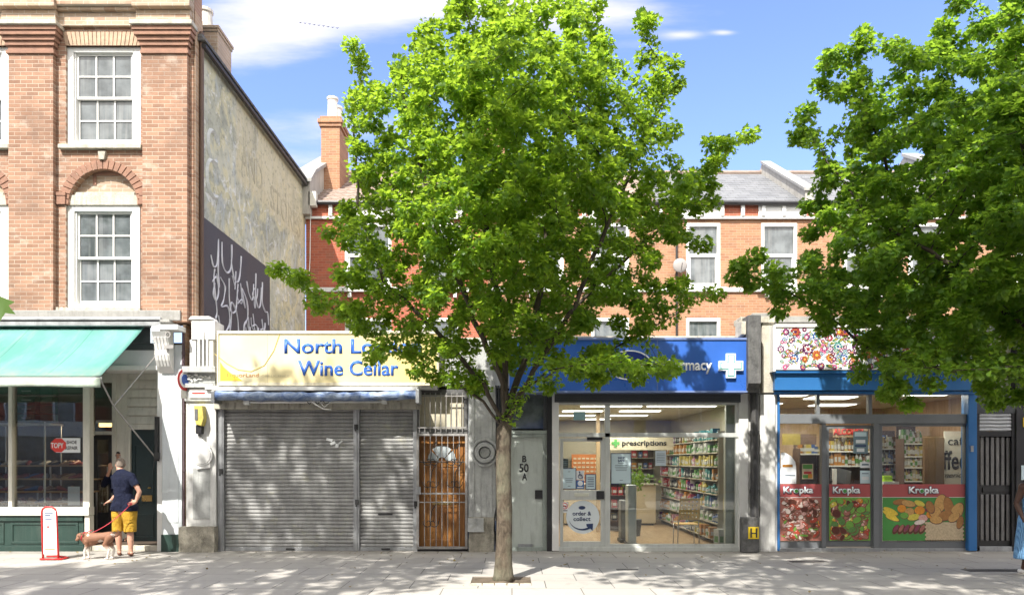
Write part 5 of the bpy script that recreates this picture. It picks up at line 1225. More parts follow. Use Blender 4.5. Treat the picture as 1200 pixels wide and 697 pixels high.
m = MB(); [m.box(X(672+c*5, 20.79), X(675.5+c*5, 20.79), 20.79, 20.798, Z(538+r*5, 20.79), Z(536+r*5, 20.79)) for c in range(6) for r in range(7)]; m.build('print', mk('cream_print', (.6, .5, .35), .6), ob)
m = MB(); m.box(X(699, 17.5), X(703, 17.5), 17.5, 17.6, .03, 2.85); tag(m.build('timber_post', mk('post_wood', (.42, .30, .17), .5, .1), bevel=.005), 'slim pale timber post standing inside behind the pharmacy door', 'post')
# security gate panels
def sgate(px, y, lab, mat_, w_px=10, top=568):
    t = thing('security_gate', (X(px, y), y, .03), lab, 'security gate', 'security panels inside the pharmacy entrance')
    b = MB(); b.box(X(px-w_px/2, y), X(px+w_px/2, y), y, y+.35, .10, Z(top, y)); b.build('panel', mat_, t, bevel=.02); b = MB(); b.box(X(px-w_px/2-1, y), X(px+w_px/2+1, y), y-.04, y+.4, .03, .099); b.build('base', dark_metal, t, bevel=.006)
sgate(741, 14.45, 'tall pale grey security panel just inside the main pharmacy window', mk('pale_grey_plastic', (.56, .60, .60), .4, .05))
sgate(731.5, 15.2, 'darker security panel standing behind the pale one in the pharmacy', mk('mid_grey_plastic', (.16, .17, .17), .4, .05), 8, 586)

# shelving with goods
pal = {'red': (.45, .04, .05), 'pink': (.5, .22, .3), 'white': (.65, .66, .63), 'green': (.12, .32, .08), 'blue': (.06, .13, .36), 'teal': (.05, .26, .26), 'orange': (.55, .24, .04), 'yellow': (.6, .48, .1), 'purple': (.16, .05, .2), 'brown': (.22, .11, .05), 'black': (.03, .03, .035), 'cream': (.56, .48, .32)}
gm = {k: mk('goods_'+k, tuple(.62*q for q in v), .4, .15, 12, 40, 0) for k, v in pal.items()}
def proto_box(w, d, h, mat_, cap=None):
    b = MB(); b.box(-w/2, w/2, -d/2, d/2, 0, h); b.box(-w/2*.7, w/2*.7, -d/2-.002, -d/2, h*.25, h*.6, 1); b.box(-w/2-.002, -w/2, -d/2*.7, d/2*.7, h*.25, h*.6, 1); return b
def proto_bottle(r, h):
    b = MB(); b.lathe([(r*.9, 0), (r, .01), (r, h*.55), (r*.8, h*.66), (r*.34, h*.78), (r*.32, h*.93)], 0, 0, 8); b.lathe([(r*.38, h*.93), (r*.38, h)], 0, 0, 8, 1); b.lathe([(r*1.02, h*.15), (r*1.02, h*.48)], 0, 0, 8, 1); return b
ORD = ('lowest', 'second', 'third', 'fourth', 'fifth', 'sixth', 'seventh', 'top')
gp_cache = {}
def good(kind, col, w, d, h, loc, rot, label, cat, group):
    key = (kind, col, w, h)
    if key not in gp_cache:
        b = proto_box(w, d, h, None) if kind == 'box' else proto_bottle(w/2, h)
        o = b.build('packet' if kind == 'box' else 'bottle', [gm[col], gm['white' if col != 'white' else 'green']]); gp_cache[key] = o
    else: o = gp_cache[key].copy(); COL.objects.link(o)
    o.location = loc; o.rotation_euler = (0, 0, rot); tag(o, label, cat, group); return o
rg2 = random.Random(12)
su = thing('shelf_unit', (4.15, 17, 0), 'long shelving along the right wall of the pharmacy running to the back', 'shelving')
SZ = [.16, .46, .76, 1.04, 1.32, 1.60, 1.88, 2.14]
YS0, YS1 = 14.75, 20.4; XW = PXR
m = MB()
for z in SZ: m.box(XW-.52+.1*(z > .3), XW-.01, YS0, YS1, z-.025, z)
m.build('shelf_board', mk('shelf_cream', (.42, .39, .31), .5, .05), su)
m = MB(); m.box(XW-.012, XW-.004, YS0, YS1, .03, 2.3); [m.box(XW-.40, XW-.012, y_-.012, y_+.012, .03, 2.3) for y_ in np.linspace(YS0, YS1, 6)]; m.build('back_panel', mk('shelf_back', (.45, .42, .34), .6, .05), su)
for si, z in enumerate(SZ):
    y = YS0+.12
    sec = None
    while y < YS1-.1:
        if rg2.random() < .30 or sec is None: sec = rg2.choice(['white', 'white', 'green', 'blue', 'teal', 'orange', 'yellow', 'red', 'pink', 'purple', 'brown', 'cream', 'black'] if y > 15.8 else ['white', 'green', 'yellow', 'blue', 'teal', 'orange', 'white'])
        w = rg2.choice((.09, .12, .15)); h = rg2.choice((.15, .19, .22)); kd = rg2.choice(('box', 'box', 'bottle'))
        side = 'packet' if kd == 'box' else 'bottle'
        good(kd, sec, w, w, h, (XW-.36+rg2.uniform(-.02, .02)+(.0 if z > .3 else -.1), y, z), R(rg2.uniform(-4, 4)), f'{sec} {side} on the {ORD[si]} shelf of the pharmacy right wall', side, 'goods on the pharmacy shelves')
        y += w+.035+rg2.random()*.03
bw = thing('shelf_unit', (2.6, 20.9, 0), 'shelving of small packets on the back wall behind the pharmacy counter', 'shelving')
BZ = [1.2, 1.5, 1.8, 2.08]
m = MB(); [m.box(X(741, 20.7), 4.0, 20.62, 20.95, z-.02, z) for z in BZ]; m.build('shelf_board', mk('shelf_cream', (.6, .57, .48)), bw); m = MB(); m.box(X(741, 20.7), 4.0, 20.96, 20.98, .03, 2.3); m.build('back_panel', mk('dark_shelf_back', (.16, .12, .08), .6, .1), bw)
for si, z in enumerate(BZ):
    x = X(743, 20.7)
    while x < 3.9:
        c = rg2.choice(['white', 'brown', 'cream', 'black', 'orange', 'red', 'blue']); w = rg2.choice((.09, .13)); 
        good('box', c, w, w, rg2.choice((.15, .19)), (x, 20.76, z), 0, f'{c} packet on the {ORD[si]} shelf behind the pharmacy counter', 'packet', 'goods behind the pharmacy counter'); x += w+.05
ls_ = thing('shelf_unit', (1.8, 18, 0), 'low dark shelving seen between door and security panels in the pharmacy', 'shelving')
m = MB(); [m.box(X(717, 17.5), X(738, 17.5), 17.5, 17.9, z-.02, z) for z in (.3, .6, .9, 1.2)]; m.box(X(717, 17.5), X(738, 17.5), 17.91, 17.93, .03, 1.5); m.build('shelf_board', mk('dark_wood', (.10, .06, .04), .5, .1), ls_)
for si, z in enumerate((.3, .6, .9, 1.2)):
    for i in range(3):
        c = rg2.choice(['brown', 'black', 'cream', 'red']); good('box', c, .12, .12, .19, (X(720, 17.6)+.14*i, 17.62, z), 0, f'{c} packet on the {ORD[si]} dark low shelf near the pharmacy door', 'packet', 'goods on the low dark shelves')
# foliage standing in for green reflections / carrier display at right front, and the chair
chr_ = thing('chair', (X(804, 14.9), 15.0, .03), 'single chair with perforated plywood back and steel legs in the pharmacy window', 'chair')
plyw = mk('honey_plywood', (.80, .52, .19), .4, .12, 4, 30, .05)
cx_, cyy = X(804, 14.6), 14.6
bk = MB(); n_ = 6; W_, z0_, z1_ = .40, .56, .98
# perforated backrest: lattice of bars round square holes, slightly curved
def bkp(x, z, t): return (cx_+x, cyy-.22+.06*(x/.2)**2*-1+.02-(z-z0_)*.18+t, z)
cuts = [0]; [cuts.append(cuts[-1]+(1.0 if q % 2 else 1.55)) for q in range(11)]; cuts = [q/cuts[-1] for q in cuts]
for j in range(11):
    for i in range(11):
        if 1 <= i <= 9 and 1 <= j <= 9 and i % 2 == 1 and j % 2 == 1: continue
        xa_, xb_ = -W_/2+cuts[i]*W_, -W_/2+cuts[i+1]*W_; za_, zb_ = z0_+cuts[j]*(z1_-z0_), z0_+cuts[j+1]*(z1_-z0_)
        vs = [bkp(xx, zz, t) for t in (0, .012) for (xx, zz) in ((xa_, za_), (xb_, za_), (xb_, zb_), (xa_, zb_))]
        bk.add(vs, [(0, 1, 2, 3), (7, 6, 5, 4), (0, 4, 5, 1), (1, 5, 6, 2), (2, 6, 7, 3), (3, 7, 4, 0)])
bk.build('backrest', plyw, chr_)
q = MB(); q.box(cx_-.21, cx_+.21, cyy-.2, cyy+.22, .46, .478); q.build('seat', plyw, chr_, bevel=.006)
for sx in (-1, 1):
    for sy in (-1, 1):
        q = MB(); q.path([(cx_+sx*.21, cyy+sy*.2, .03), (cx_+sx*.20, cyy+sy*.19, .455)]+([(cx_+sx*.19, cyy-.23, .6), (cx_+sx*.185, cyy-.28, .9)] if sy < 0 else []), .011, 8); q.build('leg', steel, chr_, smooth=True)
for s in (-1, 1): q = MB(); q.path([(cx_-.2, cyy+s*.19, .44), (cx_+.2, cyy+s*.19, .44)], .010, 6); q.build('rail', steel, chr_)
lf_ = thing('reflection_greenery', (2.85, 16.6, 0), 'leafy greenery added in place of green glass reflections beside the counter inside the pharmacy', 'plant')  # added foliage that stands in for green reflections in the glass
rngp = np.random.default_rng(3); q = MB(); q.lathe([(.12, .03), (.16, .4)], 2.75, 16.6, 14); q.lathe([(.02, .4), (.012, 1.2)], 2.75, 16.6, 6); q.build('pot', dark_metal, lf_)
P_ = rngp.normal(0, 1, (220, 3))*np.array([.18, .15, .10])+np.array([2.75, 16.6, 1.28]); leaves_mesh('leaves', P_, rngp.normal(0, 1, (220, 3)), rngp.uniform(.05, .09, 220), leaf_plane, lf_, rngp, .4)
for i, (a, yy, c, h) in enumerate(((846, 14.55, 'white', .34), (852, 14.8, 'white', .42), (857, 14.6, 'yellow', .26))):
    t = good('box', c, .18, .18, h, (X(a-2, yy), yy, .03 if i != 2 else .72), .3, ('crumpled white carrier pack left on the floor by the pharmacy shelves', 'taller white pack on the floor at the end of the pharmacy shelves', 'yellow pack at the near end of the pharmacy shelves')[i], 'packet', 'packs at the shelf end')
# cover over the pharmacy flat roof edge
# ---------------- pilaster and pipe between pharmacy and food shop ----------------
pr = thing('pilaster', (X(895), 14.0, 0), 'cream and grey pilaster between the pharmacy and the flower patterned shop sign', 'pilaster')
m = MB(); m.pbox(877, 911, 459, 646, 14.0, 14.3); m.pbox(891, 908.5, 462, 646, 13.93, 14.0); m.pbox(877, 908, 376, 459, 14.0, 14.3); m.build('shaft', old_white, pr, bevel=.006)
m = MB(); m.pbox(868, 908, 371, 378, 13.86, 14.3); m.pbox(893, 907, 378, 460, 13.9, 14.0); m.build('cap', stone_pale, pr, bevel=.01)
m = MB(); m.prism([(13.99, Z(375)), (13.50, Z(375)), (13.50, Z(452)), (13.62, Z(461)), (13.99, Z(461))], 'x', X(877, 13.5), X(892, 13.5)); m.build('bracket', soot, pr, bevel=.01)
m = MB(); m.prism([(13.99, Z(378)), (13.60, Z(381)), (13.60, Z(396)), (13.99, Z(399))], 'x', X(869, 13.6), X(876.4, 13.5)); m.build('bracket_wing', stone_pale, pr, bevel=.01)
dp = thing('drainpipe', (X(883), 13.93, 0), 'thick black drainpipe down the pilaster right of the pharmacy', 'pipe')
m = MB(); m.path([(X(882.5), 13.92, .55), (X(882.5), 13.92, Z(455))], .075, 12); [m.lathe([(.09, 0), (.092, .07)], X(882.5), 13.92, 12, cz=z) for z in (1.1, 2.2, 2.95)]; m.build('pipe', mk('flaking_black_paint', (.035, .035, .037), .5, .4, 6, 30, .4, dirt=.5, dirtcol=(.25, .24, .22)), dp, smooth=False)
hy = thing('hydrant_post', (X(880, 13.7), 13.75, 0), 'short dark post with yellow hydrant plate marked H at the foot of the drainpipe', 'hydrant sign')
m = MB(); m.pbox(869.5, 890, 606, 647, 13.72, 13.86); m.build('post', soot, hy, bevel=.012)
m = MB(); m.pbox(877, 889.5, 617, 631, 13.705, 13.718); m.build('plate', mk('hydrant_yellow', (.72, .52, .03), .4, .08, 3, 20, 0), hy, bevel=.002)
m = MB(); m.pbox(879.4, 881.2, 618.5, 629.5, 13.700, 13.704); m.pbox(885.8, 887.6, 618.5, 629.5, 13.700, 13.704); m.pbox(881.2, 885.8, 623.6, 625, 13.700, 13.704); m.build('lettering', k_, hy)

# ---------------- food shop ----------------
fs_ = thing('shop_sign', (X(1022, 13.72), 13.72, Z(408)), 'white fascia panel covered in bright folk art flowers above the blue beam', 'sign')
m = MB(); m.pbox(909, 1140, 383, 433, 13.72, 14.1); m.build('panel', mk('folk_white', (.74, .74, .72), .4, .05, 2, 20, .02), fs_)
fc = [mk('folk_'+n, c, .5, .1, 5, 30, 0) for n, c in (('red', (.26, .03, .04)), ('plum', (.10, .02, .09)), ('orange', (.38, .12, .02)), ('blue', (.03, .09, .26)), ('green', (.04, .16, .06)), ('teal', (.04, .2, .2)), ('gold', (.6, .38, .06)), ('white', (.7, .7, .68)), ('pink', (.55, .14, .26)))]
fl_ = MB(); rf = random.Random(31); yb = 13.719
def flower(cx, cz, r, c1, c2, c3, n=9):
    for i in range(n):
        a = 2*math.pi*i/n; fl_.disc(cx+r*.72*math.cos(a), cz+r*.72*math.sin(a), r*.27, r*.27, yb-.001, .001, 7, c1)
    fl_.disc(cx, cz, r*.72, r*.72, yb-.002, .001, 14, c1)
    for i in range(7):
        a = 2*math.pi*i/7+.3; fl_.disc(cx+r*.42*math.cos(a), cz+r*.42*math.sin(a), r*.20, r*.13, yb-.003, .001, 7, c2, a)
    fl_.disc(cx, cz, r*.28, r*.28, yb-.004, .001, 10, c3)
def leafp(cx, cz, r, a, c=4): fl_.disc(cx, cz, r, r*.38, yb-.0015, .001, 8, c, a); fl_.disc(cx+math.cos(a)*r*.2, cz+math.sin(a)*r*.2, r*.55, r*.12, yb-.0025, .001, 6, 6, a)
pxc = lambda a: X(a, 13.72)
pzc = lambda a: Z(a, 13.72)
for k in range(5):
    o = k*58
    for (a, b, r, c) in ((932, 389, 7, (0, 2, 1)), (945, 395, 5, (1, 8, 7)), (957, 394, 6, (3, 7, 5)), (947, 409, 8, (1, 7, 0)), (957, 416, 7, (2, 0, 6)), (966, 408, 7, (8, 1, 7)), (931, 420, 6, (3, 7, 2)), (943, 421, 5, (2, 0, 6)), (973, 419, 6, (2, 6, 0)), (915, 409, 5, (1, 7, 8)), (983, 389, 7, (0, 2, 6)), (972, 396, 5, (0, 8, 7)), (962, 429, 5, (1, 8, 7)), (941, 430, 4.5, (1, 8, 6)), (920, 430, 4, (8, 1, 7)), (982, 406, 6, (5, 7, 3)), (921, 389, 5, (1, 8, 7))):
        if a+o > 1134: continue
        flower(pxc(a+o), pzc(b), r*.0142, *c)
    for (a, b, r, q_) in ((927, 399, 4, .5), (937, 400, 4, -.6), (950, 402, 3.5, .9), (960, 402, 3.5, -.9), (938, 413, 3, .2), (952, 428, 5, .2), (972, 429, 5, -.3), (924, 413, 3, 1), (979, 398, 4, .4), (927, 425, 3, -.4), (949, 390, 3, 1.2), (968, 388, 3, .4)):
        if a+o < 1134: leafp(pxc(a+o), pzc(b), r*.0158, q_)
for _ in range(200): leafp(pxc(rf.uniform(914, 1137)), pzc(rf.uniform(386, 430)), rf.uniform(.03, .055), rf.uniform(-1.5, 1.5), rf.choice((4, 4, 5)))
for _ in range(260):
    a, b = rf.uniform(914, 1137), rf.uniform(386, 430); flower(pxc(a), pzc(b), rf.uniform(.03, .05), *rf.choice(((1, 8, 6), (1, 8, 7), (1, 0, 7), (5, 7, 3), (4, 7, 5), (8, 1, 7), (3, 7, 4))))
for _ in range(700):
    a, b = rf.uniform(914, 1137), rf.uniform(385, 431.5); fl_.disc(pxc(a), pzc(b), .013, .013, yb-.0005, .0005, 6, rf.choice((0, 1, 4, 5, 6, 8, 3)))
fl_.build('flower_print', fc, fs_)
m = MB(); m.pbox(906, 909, 381, 435, 13.70, 14.1); m.pbox(909, 1142, 379.5, 383, 13.70, 14.1); m.build('edge_trim', white_paint, fs_)

kp = thing('shopfront', (X(1022), 14.05, 0), 'blue framed food shop with dark grey sliding door and food photographs on its glass', 'shopfront')
cyan = mk('bright_blue_paint', (.03, .14, .36), .35, .06, 2, 25, .05)
m = MB(); m.pbox(908, 1145, 437, 457, 13.80, 14.1); m.pbox(908, 1145, 434, 437, 13.74, 14.1); m.pbox(908, 1145, 458, 461.5, 13.86, 14.1); m.build('beam', cyan, kp, bevel=.005)
m = MB(); m.pbox(911.5, 914, 461, 645, 13.96, 14.15); m.pbox(1135, 1145, 461, 645, 13.92, 14.15); m.build_each('blue_post', cyan, kp, bevel=.005)
m = MB(); m.pbox(1138, 1141, 522, 529, 13.905, 13.92); m.build('door_contact', galv, kp)
m = MB(); Yk = 14.0
m.pbox(914, 1135, 485, 496, Yk-.03, Yk+.12); m.pbox(957, 961, 461.5, 485, Yk, Yk+.1); m.pbox(1018, 1022, 461.5, 485, Yk, Yk+.1); m.pbox(963, 968, 496, 642, Yk-.01, Yk+.1); m.pbox(1024, 1031, 496, 642, Yk-.03, Yk+.1)
m.pbox(914, 963, 634, 642, Yk+.02, Yk+.1); m.pbox(1031, 1135, 634, 642, Yk+.02, Yk+.1); m.pbox(1131, 1135, 496, 634, Yk, Yk+.1); m.pbox(1031, 1034, 496, 634, Yk, Yk+.1); m.pbox(1034, 1131, 496, 499, Yk, Yk+.1)
m.build('frame', mid_metal, kp, bevel=.004)
m = MB(); m.pbox(914, 1031, 642, 646, Yk-.06, Yk+.15); m.pbox(1031, 1135, 642, 646, Yk, Yk+.15); m.build('threshold', galv, kp, bevel=.004)
m = MB(); m.pbox(968, 971.5, 498, 640, Yk+.02, Yk+.06); m.pbox(1020, 1024, 498, 640, Yk+.02, Yk+.06); m.pbox(971.5, 1020, 498, 502, Yk+.02, Yk+.06); m.pbox(971.5, 1020, 633, 640, Yk+.02, Yk+.06); sdo = m.build('sliding_door', mid_metal, kp, bevel=.003)
m = MB(); m.box(X(971.5), X(1020), Yk+.035, Yk+.04, Z(633), Z(502)); m.build('door_pane', glass_clear, sdo)
for (a, b, c, d) in ((914, 963, 496, 634), (1034, 1131, 499, 634), (914, 957, 461.5, 485), (961, 1018, 461.5, 485), (1022, 1135, 461.5, 485)):
    m = MB(); m.box(X(a), X(b), Yk+.05, Yk+.056, Z(d), Z(c)); m.build('glass', glass_clear, kp)
# printed window films: red band with shop name, food photograph below
redb = mk('film_red', (.40, .09, .09), .35, .04, 3, 20, 0); fgreen = mk('film_green', (.07, .26, .06), .35, .06, 3, 20, 0)
food = {n: mk('food_'+n, c, .4, .25, 25, 60, 0) for n, c in (('tomato', (.40, .06, .035)), ('meat', (.36, .14, .11)), ('ham', (.60, .34, .30)), ('fat', (.70, .60, .54)), ('lemon', (.62, .52, .08)), ('lettuce', (.16, .36, .06)), ('dark', (.10, .03, .02)), ('bread', (.52, .30, .10)), ('crust', (.34, .16, .05)), ('banana', (.70, .52, .06)), ('orange', (.66, .26, .03)), ('cucumber', (.10, .22, .06)), ('basket', (.50, .40, .26)), ('plum', (.22, .05, .09)), ('shade', (.16, .08, .05)))}
FK = list(food); FM = [food[k] for k in FK]; fi = {k: i for i, k in enumerate(FK)}
def film(a, b, yf, lab, base, paint, name_px=None):
    t = thing('window_poster', (X((a+b)/2, yf), yf, Z(633, yf)), lab, 'poster', 'food photographs on the shop glass')
    q = MB(); q.pbox(a, b, 582.5, 633, yf, yf+.003); q.build('photograph', base, t)
    q = MB(); q.pbox(a, b, 567, 582, yf-.001, yf+.003); q.pbox(a, b, 582, 582.5, yf-.001, yf+.003, 1); q.build('red_band', [redb, w_], t)
    q = MB(); paint(q, yf); q.build('picture', FM, t)
    n0, n1 = name_px
    dk = mk('name_outline', (.07, .05, .10), .4, .05, 3, 20, 0)
    text('Kropka', dk, t, n0-.5, n1+.5, 569.8, 577.6, yf-.012, name='lettering_outline', bold=.075, ext=.001)
    text('Kropka', w_, t, n0, n1, 570, 577.4, yf-.015, bold=.032, ext=.001)
    q = MB(); q.disc(X(n0+(n1-n0)*.43, yf), Z(574.9, yf), .036, .036, yf-.018, .002, 14); q.build('green_dot', fgreen, t)
    return t
rk = random.Random(77)
def heap(q, yf, a, b, c, d, kinds, n, s0, s1, asp=(.4, 1)):
    for i in range(n):
        s = rk.uniform(s0, s1); cx, cz = rk.uniform(a+s, b-s), rk.uniform(c+s*.6, d-s*.6)
        k = rk.choice(kinds); r1 = s*.0161; r2 = r1*rk.uniform(*asp); rot = rk.uniform(-1.2, 1.2); y = yf-.0012-.00002*i
        q.disc(X(cx, yf), Z(cz, yf), r1, min(r2, (min(cz-c, d-cz))*.0161), y, .0001, 10, fi['shade'], rot); q.disc(X(cx-.4, yf), Z(cz-.4, yf), r1*.88, min(r2*.85, (min(cz-c, d-cz))*.0155), y-.00001, .0001, 10, fi[k], rot)
        if k in ('tomato', 'lemon', 'orange', 'ham', 'meat'): q.disc(X(cx-s*.3, yf), Z(cz-s*.3, yf), r1*.25, r1*.15, y-.000015, .0001, 6, fi['fat'], rot)
def p_meat(q, yf):
    heap(q, yf, 914.5, 962.5, 583, 632.5, ['shade', 'dark', 'meat', 'ham'], 80, 4, 7)
    heap(q, yf, 914.5, 962.5, 584, 612, ['ham', 'fat', 'meat', 'fat', 'tomato', 'dark'], 110, 2, 4.5); heap(q, yf, 914.5, 962.5, 606, 632.5, ['ham', 'fat', 'meat', 'tomato', 'lettuce'], 100, 2.5, 6, (.25, .6))
    heap(q, yf, 950, 962, 590, 630, ['orange', 'tomato', 'bread', 'tomato'], 18, 2, 4, (.8, 1))
def p_veg(q, yf):
    heap(q, yf, 971.8, 1019.8, 583, 632.5, ['cucumber', 'lettuce', 'dark', 'meat'], 80, 4, 7)
    heap(q, yf, 971.8, 1019.8, 584, 606, ['lemon', 'bread', 'lettuce', 'tomato', 'orange', 'lettuce'], 55, 3, 5, (.8, 1)); heap(q, yf, 971.8, 1019.8, 604, 622, ['lemon', 'tomato', 'meat', 'ham', 'cucumber', 'orange'], 45, 3, 6, (.4, .9))
    heap(q, yf, 971.8, 1019.8, 616, 632.5, ['tomato', 'tomato', 'tomato', 'lemon', 'lettuce'], 40, 2.4, 4.4, (.85, 1))
def p_bread(q, yf):
    D = lambda a, b, ra, rb, k, rot=0, i=[0]: (i.__setitem__(0, i[0]+1), q.disc(X(a, yf), Z(b, yf), ra*.0162, rb*.0162, yf-.0012-.00003*i[0], .0001, 16, fi['shade'], rot), q.disc(X(a-.3, yf), Z(b-.5, yf), ra*.0150, rb*.0145, yf-.00122-.00003*i[0], .0001, 16, fi[k], rot))
    for a, b, ra, rb, k, r in ((1055, 588, 9, 3.5, 'crust', .1), (1065, 590, 9, 4, 'bread', -.2), (1078, 590, 7, 3.5, 'lemon', -.4), (1044, 599, 10, 3.5, 'banana', -.45), (1043, 603, 10, 3, 'banana', -.5), (1046, 607, 9, 2.8, 'banana', -.35), (1057, 596, 5.5, 5, 'orange', 0), (1066, 600, 6, 5.5, 'bread', .2), (1078, 598, 6.5, 5.5, 'orange', 0), (1071, 606, 8, 4, 'lemon', .2), (1082, 607, 6, 4.5, 'ham', 0), (1060, 604, 5, 4, 'lettuce', 0), (1088, 597, 4, 3, 'plum', 0), (1090, 603, 4.5, 4.5, 'orange', 0), (1078, 612, 7, 3, 'fat', .2)): D(a, b, ra, rb, k, r)
    for i in range(6): D(1050+i*6.2, 620, 6.5, 3.4, 'dark', 1.0); D(1050+i*6.2, 619, 5, 2.2, 'meat' if i % 2 else 'plum', 1.0)
    bk_ = [(1086+(i % 15)*3+(i//15 % 2)*1.5, 613+(i//15)*2.3) for i in range(135)]
    for a, b in bk_: 
        if b < 632 and a < 1129: D(a, b, 2.3, 1.5, 'basket', .0)
    for a, b, ra, rb, k, r in ((1102, 590, 7, 12, 'bread', -.3), (1112, 594, 6, 13, 'crust', .25), (1121, 600, 7, 14, 'bread', -.5), (1096, 600, 7, 7, 'bread', 0), (1108, 604, 9, 6, 'crust', .3), (1097, 609, 8, 5, 'bread', -.1), (1090, 594, 5, 8, 'crust', .4), (1118, 606, 8, 5, 'bread', .6), (1125, 612, 4, 8, 'crust', -.3)): D(a, b, ra, min(rb, 13), k, r)
film(914.3, 962.7, 13.995, 'window film with sliced meat and ham photograph, leftmost on the food shop', food['meat'], p_meat, (918, 953))
film(971.8, 1019.8, 13.99, 'window film with tomato and vegetable photograph under a red band on the sliding door', food['lettuce'], p_veg, (976, 1008))
film(1034.3, 1130.8, 13.995, 'wide window film with bananas and a bread basket on green under a red band', fgreen, p_bread, (1065, 1100))
# small posters
def pic(px0, px1, py0, py1, y, base, lab, bits, cat='poster', name='poster'):
    t = thing(name, (X((px0+px1)/2, y), y, Z(py1, y)), lab, cat); q = MB(); q.pbox(px0, px1, py0, py1, y, y+.002); q.build('sheet', base, t)
    q = MB(); ms = []
    for i, (a, b, c, d, mm) in enumerate(bits):
        if mm not in ms: ms.append(mm)
        q.pbox(a, b, c, d, y-.0006-.0003*i, y-.0003-.0003*i, ms.index(mm))
    q.build('print', ms, t); return t
pic(914.5, 933, 548, 566.5, 14.03, w_, 'plain white poster just above the red band over the sliced meat photograph', [(920, 932, 556, 557.5, gp)])
q = MB(); c0, c1 = X(921, 14.03), Z(548, 14.03); q.prism([(X(915, 14.03), c1), (X(933, 14.03), c1), (X(932, 14.03), Z(541, 14.03)), (X(927, 14.03), Z(534, 14.03)), (X(920, 14.03), Z(530, 14.03)), (X(915, 14.03), Z(530, 14.03))], 'y', 14.028, 14.03)
tag(q.build('arched_card', w_), 'white arched top card with orange edge above the plain white poster', 'poster')
q = MB(); q.pbox(917, 929, 544, 547, 14.024, 14.0265); tag(q.build('orange_strip', gm['orange']), 'orange strip across the foot of the white arched card', 'sticker')
pic(940, 953, 543, 561, 14.03, gm['cream'], 'small fruit poster with green heading in the left pane of the food shop', [(941, 952, 544, 549, gm['green']), (942, 951, 552, 555, gm['red']), (941, 947, 556, 560, gm['green']), (947, 952, 555, 560, gm['orange'])])
pic(1000, 1017, 505, 531, 14.03, mk('poster_slate', (.16, .24, .27), .5, .1), 'blue grey poster with silver drawing hanging in the sliding door', [(1001.5, 1015.5, 506, 511, pb), (1003, 1014, 515, 519, w_), (1002, 1015, 521, 523, nv), (1004, 1013, 525, 529, w_)])
pic(1008, 1020, 541, 548, 14.03, w_, 'small white card above the silver one on the sliding door', [(1010, 1018, 543, 545, gp)]); pic(1008, 1020, 551, 566, 14.03, pb, 'pale blue card resting on the red band at the right of the sliding door', [(1010, 1018, 554, 555, gp), (1010, 1018, 558, 562, w_)])
# room
KX0, KX1 = X(912), X(1192)
woodw = NT('pine_boarding'); a = woodw.noise(woodw.xyz('xyz', (9, 9, .6)), 2, 5, .6); woodw.P(color=woodw.mix(woodw.ramp(a, .3, .7), (.34, .22, .12), (.50, .36, .22)), rough=.6)
m = MB(); m.box(KX0-.1, KX0, 14.2, 19.2, 0, 3.1); m.box(KX1, KX1+.1, 14.2, 19.2, 0, 3.1); m.box(KX0, KX1, 19.1, 19.2, 0, 3.1); m.build('room_wall', woodw.m, kp)
m = MB(); m.box(KX0, KX1, 14.12, 19.1, .004, .03); m.build('room_floor', mk('dark_tile_floor', (.16, .13, .11), .4, .15), kp)
m = MB(); m.box(KX0, KX1, 14.15, 19.1, 3.05, 3.10); m.build('room_ceiling', mk('shop_ceiling', (.62, .56, .48), .8, .05), kp)
for i, (x_, y_) in enumerate(((5.5, 14.9), (6.7, 15.6), (8.3, 14.75), (5.8, 17.4), (7.6, 17.6))):
    t = thing('ceiling_light', (x_, y_, 3.05), ('square lit ceiling panel nearest the left end of the food shop window', 'square lit ceiling panel behind the middle of the food shop transom', 'square lit ceiling panel nearest the right end of the food shop window', 'rear left lit ceiling panel in the food shop', 'rear right lit ceiling panel in the food shop')[i], 'lamp', 'ceiling panels in the food shop')
    q = MB(); q.box(x_-.45, x_+.45, y_-.3, y_+.3, 3.02, 3.035); q.build('diffuser', lamps, t); q = MB(); q.box(x_-.5, x_+.5, y_-.35, y_+.35, 3.036, 3.049); q.build('tray', white_clean, t)
    l = bpy.data.lights.new('panel', 'AREA'); l.size = .8; l.energy = 13; l.color = (1, .9, .75); o = bpy.data.objects.new('panel_lamp', l); COL.objects.link(o); o.location = (0, 0, -.05); o.parent = t
def bottle_shelf(px0, px1, Y_, levels, lab, n_per, cols, kind='bottle', short=False, rr_=None):
    x0, x1 = X(px0, Y_), X(px1, Y_); t = thing('shelf_unit', ((x0+x1)/2, Y_, .03), lab, 'shelving')
    q = MB(); zz = [Z(p, Y_) for p in levels]
    for z in zz: q.box(x0, x1, Y_, Y_+.35, z-.03, z)
    q.build('shelf_board', mk('shelf_white', (.62, .62, .58), .5, .05), t); q = MB(); q.box(x0, x1, Y_+.36, Y_+.38, .03, max(zz)+.42); q.box(x0-.02, x0-.002, Y_, Y_+.36, .03, max(zz)+.1); q.box(x1+.002, x1+.02, Y_, Y_+.36, .03, max(zz)+.1); q.build('back_panel', mk('dark_wood', (.1, .06, .04)), t)
    for si, z in enumerate(zz):
        k = n_per
        for row in (0, 1):
            for i in range(k):
                c = rr_.choice(cols); h = rr_.choice((.22, .27, .31)) if kind == 'bottle' else rr_.choice((.15, .19)); h = min(h, .34)
                good(kind if rr_.random() < .8 else 'box', c, .075 if kind == 'bottle' else .11, .075, h, (x0+(x1-x0)*(i+.5+.3*row)/(k+.3), Y_+.08+.14*row, z), 0, f'{c} {kind} on the {("bottom", "second", "third", "top")[min(si, 3)] if len(zz) < 5 else ORD[si]} shelf of the {lab.split(" with ")[0]}', kind, 'goods on the food shop shelves')
rb = random.Random(41)
